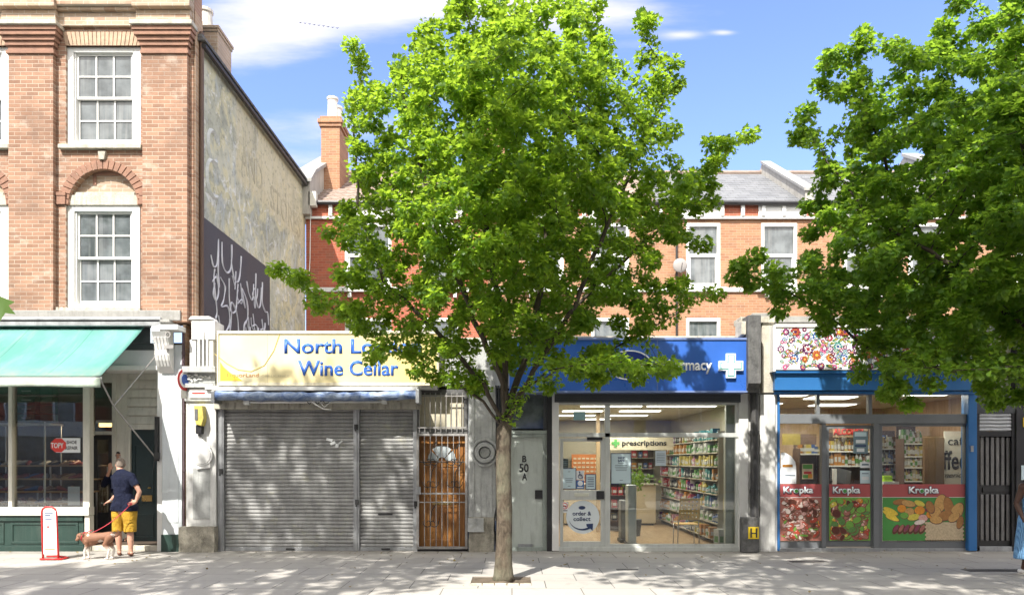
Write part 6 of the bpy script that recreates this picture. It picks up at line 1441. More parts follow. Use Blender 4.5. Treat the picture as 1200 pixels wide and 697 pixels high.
bottle_shelf(1060, 1083, 16.6, [563, 547, 534, 519], 'narrow drinks shelf with pale bottles, right of centre in the food shop', 8, ['cream', 'yellow', 'brown', 'white', 'green'], rr_=rb)
bottle_shelf(1034, 1058, 17.2, [559, 543, 525], 'rear drinks shelf with dark bottles in the food shop', 8, ['brown', 'cream', 'white', 'blue', 'red', 'black'], rr_=rb)
bottle_shelf(970, 1022, 16.4, [545, 528], 'shelf pair with mixed bottles behind the sliding door', 12, ['orange', 'cream', 'yellow', 'brown', 'white'], rr_=rb)
bottle_shelf(938, 965, 15.6, [531], 'single high shelf with cartons in the left pane', 6, ['orange', 'cream', 'yellow', 'blue'], 'box', rr_=rb)
bottle_shelf(936, 962, 17.4, [560, 548], 'far low shelf with tins in the left pane', 5, ['brown', 'red', 'cream'], 'box', rr_=rb)
q = thing('counter', (X(995, 15.6), 15.8, 0), 'dark shop counter with tilted black screen behind the sliding door', 'counter')
m = MB(); m.box(X(965, 15.4), X(1020, 15.4), 15.5, 16.1, .03, 1.05); m.build('front', mk('dark_wood', (.1, .06, .04)), q); m = MB(); m.obox((X(990, 15.4), 15.6, Z(558, 15.4)), (.42, .04, .34), Matrix.Rotation(R(-20), 3, 'X')@Matrix.Rotation(R(14), 3, 'Y')); m.build('screen', black_paint, q, bevel=.01)
m = MB(); m.box(X(979, 15.4), X(983, 15.4), 15.5, 15.56, 1.05, Z(549, 15.4)); m.build('card_stand', white_clean, q)
cr = thing('column', (X(1095, 15.4), 15.4, 0), 'dark brown timber column standing inside the right food shop window', 'column')
m = MB(); m.box(X(1083, 15.2), X(1107, 15.2), 15.2, 15.27, .03, Z(512, 15.2)); m.build('casing', mk('walnut_panel', (.14, .09, .045), .5, .2, 3, 20, .05), cr, bevel=.01)
cf = thing('wall_panel', (X(1122, 15.3), 15.3, 1), 'white panel with large black coffee words beside the dark column', 'sign')
m = MB(); m.box(X(1107, 15.3), X(1150, 15.3), 15.3, 15.34, .6, Z(505, 15.3)); m.build('board', mk('panel_cream', (.58, .57, .50), .6, .05), cf)
text('coffee', k_, cf, 1086, 1133, 528, 549, 15.29, bold=.02, ext=.002); text('cafe', k_, cf, 1111, 1135, 511.5, 521, 15.29, ext=.002); text('american', k_, cf, 1100, 1136, 553, 559, 15.29, shear=.4, ext=.002)
al = thing('letters_sign', (X(995, 16.9), 16.9, Z(505, 16.3)), 'red ALCOHOL letters hanging above the bottle shelves in the food shop', 'sign')
text('ALCOHOL', r_, al, 977, 1014, 501.5, 509, 16.3, bold=.03, ext=.02)
m = MB(); m.box(X(976, 16.35), X(1016, 16.35), 16.33, 16.35, Z(512, 16.35), Z(500, 16.35)); m.build('board', woodw.m, al)
m = MB(); m.box(X(917, 15.3), X(938, 15.3), 15.3, 15.33, Z(521, 15.3), Z(508, 15.3)); tag(m.build('yellow_board', gm['yellow']), 'yellow board hanging high in the left pane of the food shop', 'sign')
m = MB(); m.box(X(1036, 15.0), X(1046, 15.0), 15.0, 15.1, Z(564, 15.0), Z(557, 15.0)); o = m.build('lime_box', mk('lime_plastic', (.35, .6, .03), .4, .1), bevel=.01); tag(o, 'lime green box just above the red band in the right food shop window', 'box')
m = MB(); m.box(X(1034, 15.0), X(1052, 15.0), 14.95, 15.4, Z(566, 15.0)-.05, Z(564, 15.0)-.002); m.box(X(1035, 15.0), X(1051, 15.0), 15.0, 15.35, .03, Z(566, 15.0)-.051); o = m.build('display_stand', white_clean); tag(o, 'white display stand holding the lime green box', 'stand')

# ---------------- gated doorway at the right ----------------
rd = thing('security_gate', (X(1168), 14.0, 0), 'dark doorway with ribbed steel gate under a small roller box right of the food shop', 'gate')
m = MB(); m.pbox(1145, 1191, 509, 646, 14.14, 14.2); m.pbox(1145, 1148, 480, 646, 13.98, 14.2); m.pbox(1186, 1191, 480, 646, 13.98, 14.2); m.pbox(1148, 1186, 505, 511, 13.99, 14.1); m.build('frame', black_paint, rd)
m = MB()
for i in range(6): m.pbox(1149+i*6.1, 1152.8+i*6.1, 512, 568, 14.03, 14.06); m.pbox(1149+i*6.1, 1152.8+i*6.1, 579, 633, 14.03, 14.06)
m.build('ribs', mk('rib_grey', (.17, .165, .16), .5, .3, 5, 40, .1, metal=.4), rd, bevel=.006)
m = MB(); m.pbox(1148, 1186, 568, 579, 14.04, 14.10); m.pbox(1152, 1183, 571, 576, 14.02, 14.04); m.pbox(1148, 1186, 633, 640, 14.04, 14.1); m.build_each('rail', black_iron, rd)
m = MB(); m.pbox(1146, 1187, 640, 646, 13.98, 14.2); m.build('step', galv, rd, bevel=.004)
corrugated(1147, 1187, 484, 505, 13.99, 5).build('roller_curtain', galv, rd)
m = MB(); m.pbox(1145, 1191, 460, 484, 13.97, 14.3); m.build('head_panel', dark_metal, rd)
pe = thing('pilaster', (X(1200), 14.0, 0), 'black painted pilaster with small notices at the right edge', 'pilaster')
m = MB(); m.pbox(1191, 1228, 380, 646, 13.95, 14.3); m.build('shaft', black_paint, pe, bevel=.006)
m = MB(); m.pbox(1197, 1207, 545, 562, 13.94, 13.948); m.build('notice', pb, pe); m = MB(); m.pbox(1199, 1207, 489, 500, 13.94, 13.948); m.build('yellow_notice', mk('hydrant_yellow', (.7, .5, .03)), pe)
m = MB(); m.pbox(1228, 1600, 380, 646, 14.0, 14.3); m.pbox(1145, 1600, 378, 460, 14.31, 14.4); tag(m.build('shop_wall', old_grey), 'plain grey shop wall beyond the black pilaster, mostly outside the picture', 'wall')

# ---------------- flat shop roofs and parapets ----------------
fr_ = thing('flat_roof', (0, 17.5, 4.0), 'low flat roofs of the shops between their fascias and the terrace behind', 'roof')
m = MB(); m.box(XG+.02, 24, 14.45, 21.45, 3.75, 3.88); m.build('deck', mk('roof_felt', (.14, .14, .14), .9, .3, 3, 30, .3), fr_)
m = MB(); m.box(XG+.02, X(600), 14.1, 14.44, 3.2, 4.05); m.box(X(600), X(905), 14.11, 14.44, 3.1, 4.08); m.box(X(905), 24, 14.11, 14.44, 3.1, 4.18); m.build('parapet', stone_pale, fr_, bevel=.01)
m = MB(); m.box(X(545), X(640), 14.02, 14.1, Z(454), Z(404)); m.box(X(512), X(600), 13.95, 14.1, Z(452), Z(398)); m.build('fascia_board', old_grey, fr_)
m = MB(); m.box(X(880), X(909), 13.90, 14.1, Z(376), Z(368)); m.box(X(905), X(1240), 13.86, 14.11, Z(379), Z(372)); m.build('cornice', lead, fr_, bevel=.01)
# ---------------- terrace houses standing behind the shops ----------------
YB = 21.5
party_m = mk('grimy_render', (.40, .38, .34), .8, .2, 3, 30, .2, dirt=.5)
def mk_roof(name, c1, c2, bw, rh, gap):
    t = NT(name); v = t.xyz('xz0', (1, 1.0, 1)); br = t.n.new('ShaderNodeTexBrick'); t.l.new(v, br.inputs['Vector'])
    br.inputs['Scale'].default_value = 1; br.inputs['Brick Width'].default_value = bw; br.inputs['Row Height'].default_value = rh; br.inputs['Mortar Size'].default_value = gap; br.inputs['Mortar Smooth'].default_value = .2
    br.inputs['Color1'].default_value = (*c1, 1); br.inputs['Color2'].default_value = (*c2, 1); br.inputs['Mortar'].default_value = (c1[0]*.35, c1[1]*.35, c1[2]*.35, 1)
    n1 = t.noise(t.xyz(), 2.5, 5, .65); col = t.mix(t.ramp(n1, .45, .7, 0, .5), br.outputs['Color'], tuple(c*.7 for c in c1)); t.P(color=col, rough=.75, normal=t.bump(br.outputs['Fac'], -.5, .02)); return t.m
slate = mk_roof('slate', (.15, .155, .165), (.20, .205, .215), .3, .17, .006)
tile = mk('concrete_tile', (.26, .20, .165), .85, .25, 5, 30, .3)
pane_t = sash_glass
def terrace_house(x0, x1, label, brick, roofkind, wins, chim=None, par_left=True, ze=9.12):
    t = thing('terrace_house', ((x0+x1)/2, YB, 0), label, 'house', 'terrace houses behind the shops')
    rows = ((6.73, 8.60), (4.0, 5.85)); w = MB(); xs = [x0]+[v for q in wins for v in q]+[x1]; zc = ze-.35
    for i in range(0, len(xs), 2): w.box(xs[i], xs[i+1], YB, YB+.3, 3.9, zc)
    for a, b in wins: w.box(a, b, YB, YB+.3, 8.60, zc); w.box(a, b, YB, YB+.3, 5.85, 6.73); w.box(a, b, YB, YB+.3, 3.9, 4.0)
    w.build('wall', brick, t)
    for a, b in wins:
        for z0, z1 in rows:
            f = MB(); f.box(a, a+.09, YB-.01, YB+.14, z0, z1); f.box(b-.09, b, YB-.01, YB+.14, z0, z1); f.box(a+.09, b-.09, YB-.01, YB+.14, z1-.10, z1); f.box(a+.09, b-.09, YB-.01, YB+.14, z0, z0+.12)
            zm = (z0+z1)/2; f.box(a+.09, b-.09, YB+.01, YB+.12, zm-.045, zm+.045); f.box(a+.09, a+.14, YB+.03, YB+.1, z0+.12, zm-.045); f.box(b-.14, b-.09, YB+.03, YB+.1, z0+.12, zm-.045)
            wo_ = f.build('window', white_paint, t, bevel=.006)
            p = MB(); p.box(a+.09, b-.09, YB+.06, YB+.07, z0+.12, z1-.1); p.build('pane', pane_t, wo_)
            s = MB(); s.box(a-.14, b+.14, YB-.13, YB-.012, z0-.14, z0-.002); s.box(a+.1, a+.2, YB-.1, YB-.002, z0-.3, z0-.145); s.box(b-.2, b-.1, YB-.1, YB-.002, z0-.3, z0-.145); s.build('sill', white_paint, wo_, bevel=.008)
    c = MB(); c.box(x0, x1, YB-.04, YB+.3, zc, ze); 
    for z_ in (6.60, 5.95): pass
    c.build('frieze', brick_red, t)
    c = MB(); c.box(x0, x1, YB-.09, YB-.041, zc-.07, zc+.0); x = x0+.12
    n = max(2, int((x1-x0)/.62))
    for i in range(n+1):
        xx = x0+.1+(x1-x0-.2)*i/n; c.box(xx-.05, xx+.05, YB-.13, YB-.042, zc+.002, ze-.03)
    for a, b in wins: c.box(a-.1, b+.1, YB-.075, YB-.041, zc+.002, ze-.031)
    c.build('cornice', white_paint, t, bevel=.006)
    c = MB(); 
    for i, q in enumerate(xs[::2]):
        q2 = xs[2*i+1]; c.box(q+.0, q2-(.145 if i < len(xs)/2-1 else 0), YB-.06, YB-.002, 6.60, 6.72) if i == 0 else c.box(q+.145, q2-(.145 if i < len(xs)//2-1 else 0), YB-.06, YB-.002, 6.60, 6.72)
    c.build_each('string_course', white_paint, t)
    g = MB(); g.path([(x0, YB-.16, ze+.02), (x1, YB-.16, ze+.0)], .065, 8); g.build('gutter', black_paint, t)
    zr, yr = ze+2.3, YB+3.6
    r = MB()
    if roofkind == 'slate':
        r.add([(x0, YB-.2, ze), (x1, YB-.2, ze), (x1, yr, zr), (x0, yr, zr), (x0, YB-.2, ze-.05), (x1, YB-.2, ze-.05), (x1, yr, zr-.05), (x0, yr, zr-.05)], [(0, 1, 2, 3), (7, 6, 5, 4), (0, 4, 5, 1), (1, 5, 6, 2), (2, 6, 7, 3), (3, 7, 4, 0)])
        rows_ = 14
        r = MB()
        for j in range(rows_):
            f0, f1 = j/rows_, (j+1)/rows_; ya, yb_ = YB-.2+(yr-YB+.2)*f0, YB-.2+(yr-YB+.2)*f1; za, zb_ = ze+(zr-ze)*f0, ze+(zr-ze)*f1
            r.add([(x0, ya, za+.018), (x1, ya, za+.018), (x1, yb_+.03, zb_+.012), (x0, yb_+.03, zb_+.012), (x0, ya, za-.01), (x1, ya, za-.01)], [(0, 1, 2, 3), (4, 5, 1, 0)])
        ro = r.build('roof', slate, t)
    else:
        rows_ = 11; nx = max(8, int((x1-x0)/.06)); 
        for j in range(rows_):
            f0, f1 = j/rows_, (j+1)/rows_; ya, yb_ = YB-.2+(yr-YB+.2)*f0, YB-.2+(yr-YB+.2)*f1; za, zb_ = ze+(zr-ze)*f0, ze+(zr-ze)*f1
            vs = []
            for i in range(nx+1):
                x = x0+(x1-x0)*i/nx; ph = (x % .3)/.3; h = .035*max(0, math.sin(ph*2*math.pi))
                vs += [(x, ya, za+.035+h), (x, yb_+.03, zb_+h+.012), (x, ya, za-.01)]
            r.add(vs, [(3*i, 3*i+3, 3*i+4, 3*i+1) for i in range(nx)]+[(3*i+2, 3*i+5, 3*i+3, 3*i) for i in range(nx)])
        ro = r.build('roof', tile, t)
    q = MB(); q.path([(x0, yr, zr+.03), (x1, yr, zr+.03)], .09, 8); q.build('ridge', tile, ro)
    q = MB(); q.box(x0, x1, YB+.3, YB+6, 3.9, ze-.4); q.build('body', brick, t)
    if par_left == 'low':
        p = MB(); p.prism([(YB-.2, ze), (YB-.2, ze+.35), (yr-.1, zr+.32), (yr+.2, zr+.1), (yr, ze)], 'x', x0-.12, x0+.12); p.build('party_wall', party_m, t)
        p = MB(); p.prism([(YB-.25, ze+.34), (YB-.25, ze+.42), (yr-.1, zr+.40), (yr-.1, zr+.32)], 'x', x0-.17, x0+.17); p.build('party_coping', lead, t)
    elif par_left:                                   # party wall parapet: sloping coping with upstand
        p = MB(); p.prism([(YB-.3, ze-.35), (YB-.3, ze+.55), (YB+.1, ze+.95), (yr-.3, zr+.45), (yr, zr+.3), (yr, ze-.35)], 'x', x0-.19, x0+.19); p.build('party_wall', party_m, t)
        p = MB(); p.prism([(YB-.4, ze+.54), (YB-.4, ze+.64), (YB+.1, ze+1.08), (yr-.3, zr+.58), (yr-.3, zr+.46), (YB+.1, ze+.96)], 'x', x0-.27, x0+.27); p.build('party_coping', lead, t, bevel=.01)
    if chim:
        cx, cy_, w_c, z0, z1 = chim
        p = MB(); p.box(cx-w_c/2, cx+w_c/2, cy_, cy_+1.2, z0, z1); p.box(cx-w_c/2-.05, cx+w_c/2+.05, cy_-.05, cy_+1.25, z1, z1+.1); p.box(cx-w_c/2-.09, cx+w_c/2+.09, cy_-.09, cy_+1.29, z1+.1, z1+.22); p.box(cx-w_c/2-.03, cx+w_c/2+.03, cy_-.03, cy_+1.23, z1+.22, z1+.32)
        co = p.build('chimney', brick_yellow, t, bevel=.012)
        for k in range(2): p = MB(); p.lathe([(.19, 0), (.16, .1), (.15, .6), (.18, .64), (.18, .70), (.14, .72)], cx, cy_+.3+k*.6, 14, cz=z1+.32); p.build('chimney_pot', pot_m, co)
    return t
W_T = lambda a, b: (X(a, YB), X(b, YB))
terrace_house(-6.0+.02, -.7, 'red brick terrace house with brown tiled roof and tall chimney beside the painted wall', brick_red, 'tile', [(-4.85, -3.5), (-2.6, -1.5)], chim=(X(389, 23), 22.8, .58, 9.9, Z(152, 23)), par_left=True)
terrace_house(-.7, 4.2, 'yellow brick terrace house with brown tiled roof hidden behind the main tree', brick_yellow, 'tile', [(.4, 1.5), (2.3, 3.4)], chim=(-.5, 22.8, .7, 10, 12.0), par_left=True)
h3 = terrace_house(4.2, 8.55, 'yellow brick terrace house with grey slate roof and white sash windows between the trees', brick_yellow, 'slate', [W_T(804, 844), W_T(892, 934)], par_left=False)
terrace_house(8.55, 13.3, 'brick terrace house behind the right tree with low sloping party wall', brick_yellow, 'slate', [(9.6, 10.8), (11.5, 12.6)], par_left='low')
terrace_house(13.3, 19, 'yellow brick terrace house hidden behind the right tree, farthest right', brick_yellow, 'slate', [(14.6, 15.8), (16.6, 17.8)], par_left=True)
m = MB(); p_ = 13.0
sdh = thing('satellite_dish', (X(797, 21.3), 21.3, Z(311, 21.3)), 'small round satellite dish on the yellow brick wall left of the sash window', 'satellite dish')
m = MB(); m.ell((X(797, 21.3), 21.3, Z(311, 21.3)), (.21, .05, .21), 18); m.build('dish', mk('dish_grey', (.28, .26, .25), .5, .1), sdh, smooth=True)
m = MB(); m.path([(X(797, 21.3), 21.48, Z(311, 21.3)-.1), (X(797, 21.3), 21.2, Z(311, 21.3)-.22), (X(797, 21.3), 21.0, Z(311, 21.3))], .015, 6); m.build('arm', galv, sdh)
q = thing('drainpipe', (X(792, 21.4), 21.45, 4), 'thin dark drainpipe down the yellow terrace wall beside the satellite dish', 'pipe'); m = MB(); m.path([(X(793, 21.42), 21.42, 8.7), (X(793, 21.42), 21.42, 3.9)], .03, 8); m.build('pipe', black_paint, q)
q = thing('junction_box', (X(368, 21.3), 21.3, Z(233, 21.3)), 'cream box fixed at the top corner where the painted wall meets the terrace', 'box'); m = MB(); m.box(X(361, 21.2), X(370, 21.2), 21.2, 21.4, Z(241, 21.2), Z(224, 21.2)); m.build('casing', cream_paint, q, bevel=.01)
m = MB(); m.path([(X(364, 21.35), 21.35, Z(241, 21.2)), (X(363, 21.35), 21.38, Z(300, 21.3)), (X(362, 21.35), 21.38, Z(322, 21.3))], .012, 5); m.build('cable', white_paint, q)

# ---------------- brick terrace across the road, behind the camera (seen in the glass) ----------------
for k in range(10):
    x0 = -55+k*11
    t = thing('terrace_building', (x0+5.5, -11, 0), 'brick terrace across the road behind the viewer, reflected in the shop windows', 'building', 'terrace buildings across the road')
    m = MB(); m.box(x0, x0+10.96, -18, -11, 0, 9.6); m.build('wall', brick_yellow if k % 2 else brick_red, t)
    m = MB(); m.prism([(-18, 9.6), (-10.8, 9.6), (-14.4, 12)], 'x', x0, x0+10.96); m.build('roof', slate, t)
    for i in range(4):
        for j in range(2):
            f = MB(); xx = x0+1.6+i*2.6; zz = 4.4+j*2.7; f.box(xx-.6, xx+.6, -11, -10.94, zz-.9, zz+.9); wo_ = f.build('window', white_paint, t)
            f = MB(); f.box(xx-.5, xx+.5, -10.94, -10.93, zz-.8, zz+.8); f.build('pane', sash_glass, wo_)
    f = MB(); f.box(x0+.3, x0+10.6, -11, -10.9, .1, 3.0); f.build('shop_window', sash_glass, t); f = MB(); f.box(x0, x0+10.9, -11, -10.7, 3.0, 3.8); f.build('fascia', [dark_green, sb, cream_paint, redb][k % 4], t)

# ---------------- birds in the sky ----------------
for i in range(9):
    bx_ = X(352+i*5.4, 60); bz_ = Z(27+ .8*i*(1 if i < 5 else 1.0), 60)
    if i == 0:
        b = MB(); b.ell((0, 0, 0), (.05, .13, .05), 8); b.add([(-.28, -.03, .10), (0, .07, .02), (0, -.06, .02), (.28, -.03, .10), (-.28, -.03, .085), (0, .07, .0), (0, -.06, .0), (.28, -.03, .085)], [(0, 2, 1), (1, 2, 3), (4, 5, 6), (5, 7, 6)]); b0 = b.build('bird', black_paint); o = b0
    else: o = b0.copy(); COL.objects.link(o)
    o.location = (bx_, 60, bz_); o.scale = (.55, .55, .55); tag(o, 'tiny dark bird in the line of birds crossing under the white cloud', 'bird', 'birds flying in a line under the cloud')
# drain covers and grate in the pavement
dc = mk('iron_cover', (.09, .085, .08), .7, .3, 8, 60, .5)
for (a, b, w_x, w_y, lab) in ((735, 667, .34, .12, 'small iron drain grate in the pavement in front of the pharmacy door'), (947, 657.5, .62, .22, 'iron inspection cover in the pavement in front of the food shop'), (1165, 668, .9, .25, 'long iron cover strip in the pavement near the right edge')):
    yy = 868*1.7/(b-540); xx = X(a, yy); t = MB(); t.box(xx-w_x/2, xx+w_x/2, yy-w_y/2, yy+w_y/2, -.01, .004); 
    for i in range(int(w_x/.05)): t.box(xx-w_x/2+.02+i*.05, xx-w_x/2+.045+i*.05, yy-w_y/2+.02, yy+w_y/2-.02, .004, .007)
    tag(t.build('drain_cover', dc), lab, 'drain cover')
# fallen leaves and grit on the pavement
rng_l = np.random.default_rng(17); nl = 150
fx = rng_l.uniform(-9.5, 9.5, nl); fy = 13.9-np.abs(rng_l.normal(0, 1.6, nl)); k = fy > 9.3
lt = tag(bpy.data.objects.new('leaf_litter', None), None) if False else None
P_ = np.stack([fx, fy, np.full(nl, .012)], 1)[k]
hold = bpy.data.objects.new('tmp', None); COL.objects.link(hold)
o = leaves_mesh('leaf_litter', P_, rng_l.normal(0, 1, (len(P_), 3))*np.array([1, 1, .02])+np.array([0, 0, .35]), rng_l.uniform(.02, .05, len(P_)), mk('dry_leaf', (.22, .17, .07), .8, .4, 12, 40, .1), hold, rng_l, .98)
o.parent = None; bpy.data.objects.remove(hold); tag(o, kind='stuff')
# ---------------- people and dog ----------------
def blob(name, prims, voxel, mats, parent, smooth_it=6, subdiv=False, label=None):
    """one continuous skin grown over tapered limbs (a,ra,b,rb) and ellipsoids (c,(rx,ry,rz),rot z,rot x)"""
    m = MB()
    for p in prims:
        if p[0] == 'L':
            pts = [Vector(q) for q, _ in p[1]]; rr = [r for _, r in p[1]]; out = []; ro = []
            for i in range(len(pts)-1):
                p0, p1, p2, p3 = pts[max(i-1, 0)], pts[i], pts[i+1], pts[min(i+2, len(pts)-1)]
                for k in range(5):
                    t = k/5; out.append(p1.lerp(p2, t)); s = t*t*(3-2*t); ro.append(rr[i]+(rr[i+1]-rr[i])*s)
            out.append(pts[-1]); ro.append(rr[-1])
            m.path(out, ro, 14)
            m.ell(pts[0], rr[0], 14); m.ell(pts[-1], rr[-1], 14)
            for q, r in zip(pts[1:-1], rr[1:-1]): m.ell(q, r*1.0, 14)
        else:
            c, r = Vector(p[1]), p[2]; rot = p[3] if len(p) > 3 else Matrix.Identity(3)
            n0 = len(m.V); m.ell((0, 0, 0), r, 18); 
            m.V[n0:] = [tuple(c+rot@Vector(v)) for v in m.V[n0:]]
    o0 = wloc(parent)
    me = bpy.data.meshes.new(name); me.from_pydata([tuple(v) for v in m.V], [], m.F); me.update()
    ob = bpy.data.objects.new(name, me); COL.objects.link(ob)
    rm = ob.modifiers.new('r', 'REMESH'); rm.mode = 'VOXEL'; rm.voxel_size = voxel; rm.use_smooth_shade = True
    s = ob.modifiers.new('s', 'SMOOTH'); s.factor = .5; s.iterations = smooth_it
    bpy.context.view_layer.update(); dg = bpy.context.evaluated_depsgraph_get()
    me2 = bpy.data.meshes.new_from_object(ob.evaluated_get(dg)); bpy.data.objects.remove(ob)
    me2.name = name; me2.materials.clear(); me2.materials.append(mats)
    me2.polygons.foreach_set('use_smooth', [True]*len(me2.polygons))
    o = bpy.data.objects.new(name, me2); COL.objects.link(o); o.parent = parent
    if label: o['label'] = label
    return o
def cut_blob(o, fn):
    """remove faces whose centre fails fn (gives clothes clean open hems)"""
    import bmesh
    bm = bmesh.new(); bm.from_mesh(o.data); dl = [f for f in bm.faces if not fn(f.calc_center_median())]
    bmesh.ops.delete(bm, geom=dl, context='FACES'); bm.to_mesh(o.data); bm.free(); return o
def hand(base, d, palm_n, side, s=1.0, curl=.35):
    """palm and five fingers as limb chains; d = along the hand, palm_n = out of the back, side = towards the thumb"""
    base, d, n, t = Vector(base), Vector(d).normalized(), Vector(palm_n).normalized(), Vector(side).normalized(); P = []
    P.append(('L', [(base, .024*s), (base+d*.045*s+t*.008*s, .026*s)])); P.append(('E', base+d*.05*s, (.036*s, .036*s, .036*s)) if False else ('L', [(base+d*.02*s-t*.02*s, .016*s), (base+d*.085*s-t*.028*s, .014*s)]))
    P.append(('L', [(base+d*.02*s+t*.02*s, .017*s), (base+d*.09*s+t*.026*s, .014*s)])); P.append(('L', [(base+d*.03*s, .018*s), (base+d*.09*s, .015*s)]))
    for k, (off, ln_) in enumerate(((.030, .072), (.010, .080), (-.010, .074), (-.029, .058))):
        a = base+d*.09*s+t*off*s; b = a+(d-n*curl*.6)*ln_*.45*s; c = b+(d*.8-n*curl*1.6)*ln_*.3*s; e = c+(d*.6-n*curl*2.4)*ln_*.25*s
        P.append(('L', [(a, .0092*s), (b, .0088*s), (c, .0080*s), (e, .0068*s)]))
    a = base+d*.025*s+t*.030*s; b = a+(t*.8+d*.6)*.035*s; c = b+(t*.25+d-n*.3)*.032*s; P.append(('L', [(a, .014*s), (b, .011*s), (c, .008*s)]))
    return P
skin = mk('light_skin', (.50, .27, .19), .5, .08, 12, 50, .05); skin_d = mk('dark_skin', (.10, .05, .035), .45, .1, 12, 50, .05)
def cloth_m(name, c, r=.8): 
    t = NT(name); n1 = t.noise(t.xyz(), 9, 5, .6, dist=.6); f = t.noise(t.xyz(), 180, 2)
    t.P(color=t.mix(t.ramp(n1, .35, .65), tuple(a*.85 for a in c), tuple(a*1.12 for a in c)), rough=r, spec=.2, normal=t.bump(t.math('ADD', n1, t.math('MULTIPLY', f, .06)), 1.0, .06)); return t.m
def man_parts(J, fat=1.0):
    """torso and limbs as limb chains from a joint dictionary"""
    hp, ch, nk = Vector(J['pelvis']), Vector(J['chest']), Vector(J['neck']); P = []
    sl, sr = Vector(J['shl']), Vector(J['shr']); hl, hr = Vector(J['hipl']), Vector(J['hipr'])
    P.append(('L', [((hl+hr)/2, .13*fat), (hp.lerp(ch, .45), .125*fat), (ch, .135*fat), (nk.lerp(ch, .35), .085)]))
    wst = hp.lerp(ch, .45); off = (sr-sl).normalized()
    for s in (-1, 1):
        P.append(('L', [((hl+hr)/2+off*.05*s, .115*fat), (wst+off*.05*s, .105*fat), (ch+off*.075*s, .105*fat), ((sl if s < 0 else sr).lerp(ch, .35)+Vector((0, 0, .01)), .085)]))
    P.append(('L', [(nk.lerp(ch, .2), .062), (nk, .056), (nk.lerp(Vector(J['head']), .55), .056)]))
    P.append(('L', [(sl, .068), (nk.lerp(ch, .15), .06), (sr, .068)]))
    return P
def arm(s, e, w): return [('L', [(s, .058), (Vector(s).lerp(Vector(e), .45), .050), (e, .038), (Vector(e).lerp(Vector(w), .3), .041), (w, .026)])]
def leg(h, k, a, toe, s=1): 
    h, k, a, toe = map(Vector, (h, k, a, toe))
    return [('L', [(h, .095*s), (h.lerp(k, .5), .078*s), (k, .055*s), (k.lerp(a, .35), .057*s), (a, .034*s)]), ('L', [(a-(toe-a)*.22-Vector((0, 0, .045)), .032*s), (a.lerp(toe, .5)+Vector((0, 0, .0)), .034*s), (toe, .024*s)])]
def head_parts(c, fwd, up=(0, 0, 1), s=1.0):
    c, f, u_ = Vector(c), Vector(fwd).normalized(), Vector(up).normalized(); r = f.cross(u_).normalized(); u_ = r.cross(f)
    M_ = Matrix((r, f, u_)).transposed(); P = [('E', c+u_*.02*s-f*.008, (.074*s, .093*s, .092*s), M_), ('E', c-u_*.045*s+f*.022*s, (.056*s, .066*s, .065*s), M_), ('E', c-u_*.078*s+f*.045*s, (.032*s, .030*s, .026*s), M_)]
    P.append(('L', [(c+f*.082*s+u_*.012*s, .009*s), (c+f*.102*s-u_*.022*s, .014*s)]))      # nose
    P.append(('L', [(c+f*.078*s-u_*.052*s-r*.018*s, .008*s), (c+f*.086*s-u_*.052*s, .009*s), (c+f*.078*s-u_*.052*s+r*.018*s, .008*s)]))   # lips
    P.append(('L', [(c+f*.078*s+u_*.028*s-r*.04*s, .010*s), (c+f*.09*s+u_*.030*s, .011*s), (c+f*.078*s+u_*.028*s+r*.04*s, .010*s)]))     # brow
    for q in (-1, 1): P.append(('E', c+r*q*.076*s-f*.005+u_*-.005, (.012*s, .020*s, .032*s), M_))
    return P, M_
eye_w = mk('eye_white', (.7, .7, .68), .2, .02, 3, 10, 0); eye_k = mk('eye_dark', (.03, .02, .015), .2, .02, 3, 10, 0); lip = mk('lip', (.35, .13, .11), .5, .05)
def face_bits(par, c, M_, s=1.0):
    c = Vector(c)
    for q in (-1, 1):
        e = MB(); p = c+M_@Vector((q*.031*s, .079*s, .010*s)); e.ell(p, .0125*s, 10); eo = e.build('eye', eye_w, par, smooth=True)
        e = MB(); e.ell(p+M_@Vector((0, .009*s, 0)), .006*s, 8); e.build('pupil', eye_k, eo, smooth=True)
    e = MB(); e.path([c+M_@Vector((-.02*s, .086*s, -.053*s)), c+M_@Vector((0, .094*s, -.054*s)), c+M_@Vector((.02*s, .086*s, -.053*s))], .005*s, 6); e.build('mouth', lip, par, smooth=True)
def hair_cap(name, par, c, M_, mat_, s=1.0, long=0, cutf=None):
    P = [('E', Vector(c)+M_@Vector((0, -.016*s, .030*s)), (.083*s, .098*s, .094*s), M_)]
    P += [('E', Vector(c)+M_@Vector((0, -.045*s, -.01*s)), (.074*s, .066*s, .075*s), M_)]
    o = blob(name, P, .012, mat_, par, 2)
    Mi = M_.inverted(); cc = Vector(c)
    return cut_blob(o, lambda v: (lambda w: not (w.y > .035*s and w.z < .055*s) and not (w.z < -.05*s))(Mi@(v-cc)))

# --- man in navy T-shirt and yellow shorts, seen from behind
Sx, Sy = X(148, 13.35), 13.35
def m1(px, py, dyy): return Vector(((px-600)*(13.35+dyy)/868, 13.35+dyy, 1.7+(540-py)*(13.35+dyy)/868))
g0 = Vector((Sx, Sy, 0))
man = thing('person', (Sx, Sy, 0), 'man in navy T-shirt and mustard yellow shorts leaning towards the shop doorway, seen from behind', 'person')
def rel(par, plist):
    o = wloc(par); out = []
    for p in plist:
        if p[0] == 'L': out.append(('L', [(Vector(q)-o, r) for q, r in p[1]]))
        else: out.append(('E', Vector(p[1])-o, *p[2:]))
    return out
J = dict(pelvis=m1(146, 594, 0), chest=m1(143, 562, .04), neck=m1(140.5, 550, .08), head=m1(140, 542.5, .12), shl=m1(135.3, 560, .12), shr=m1(154, 559, -.03), hipl=m1(140, 597, .03), hipr=m1(151.5, 597, -.02))
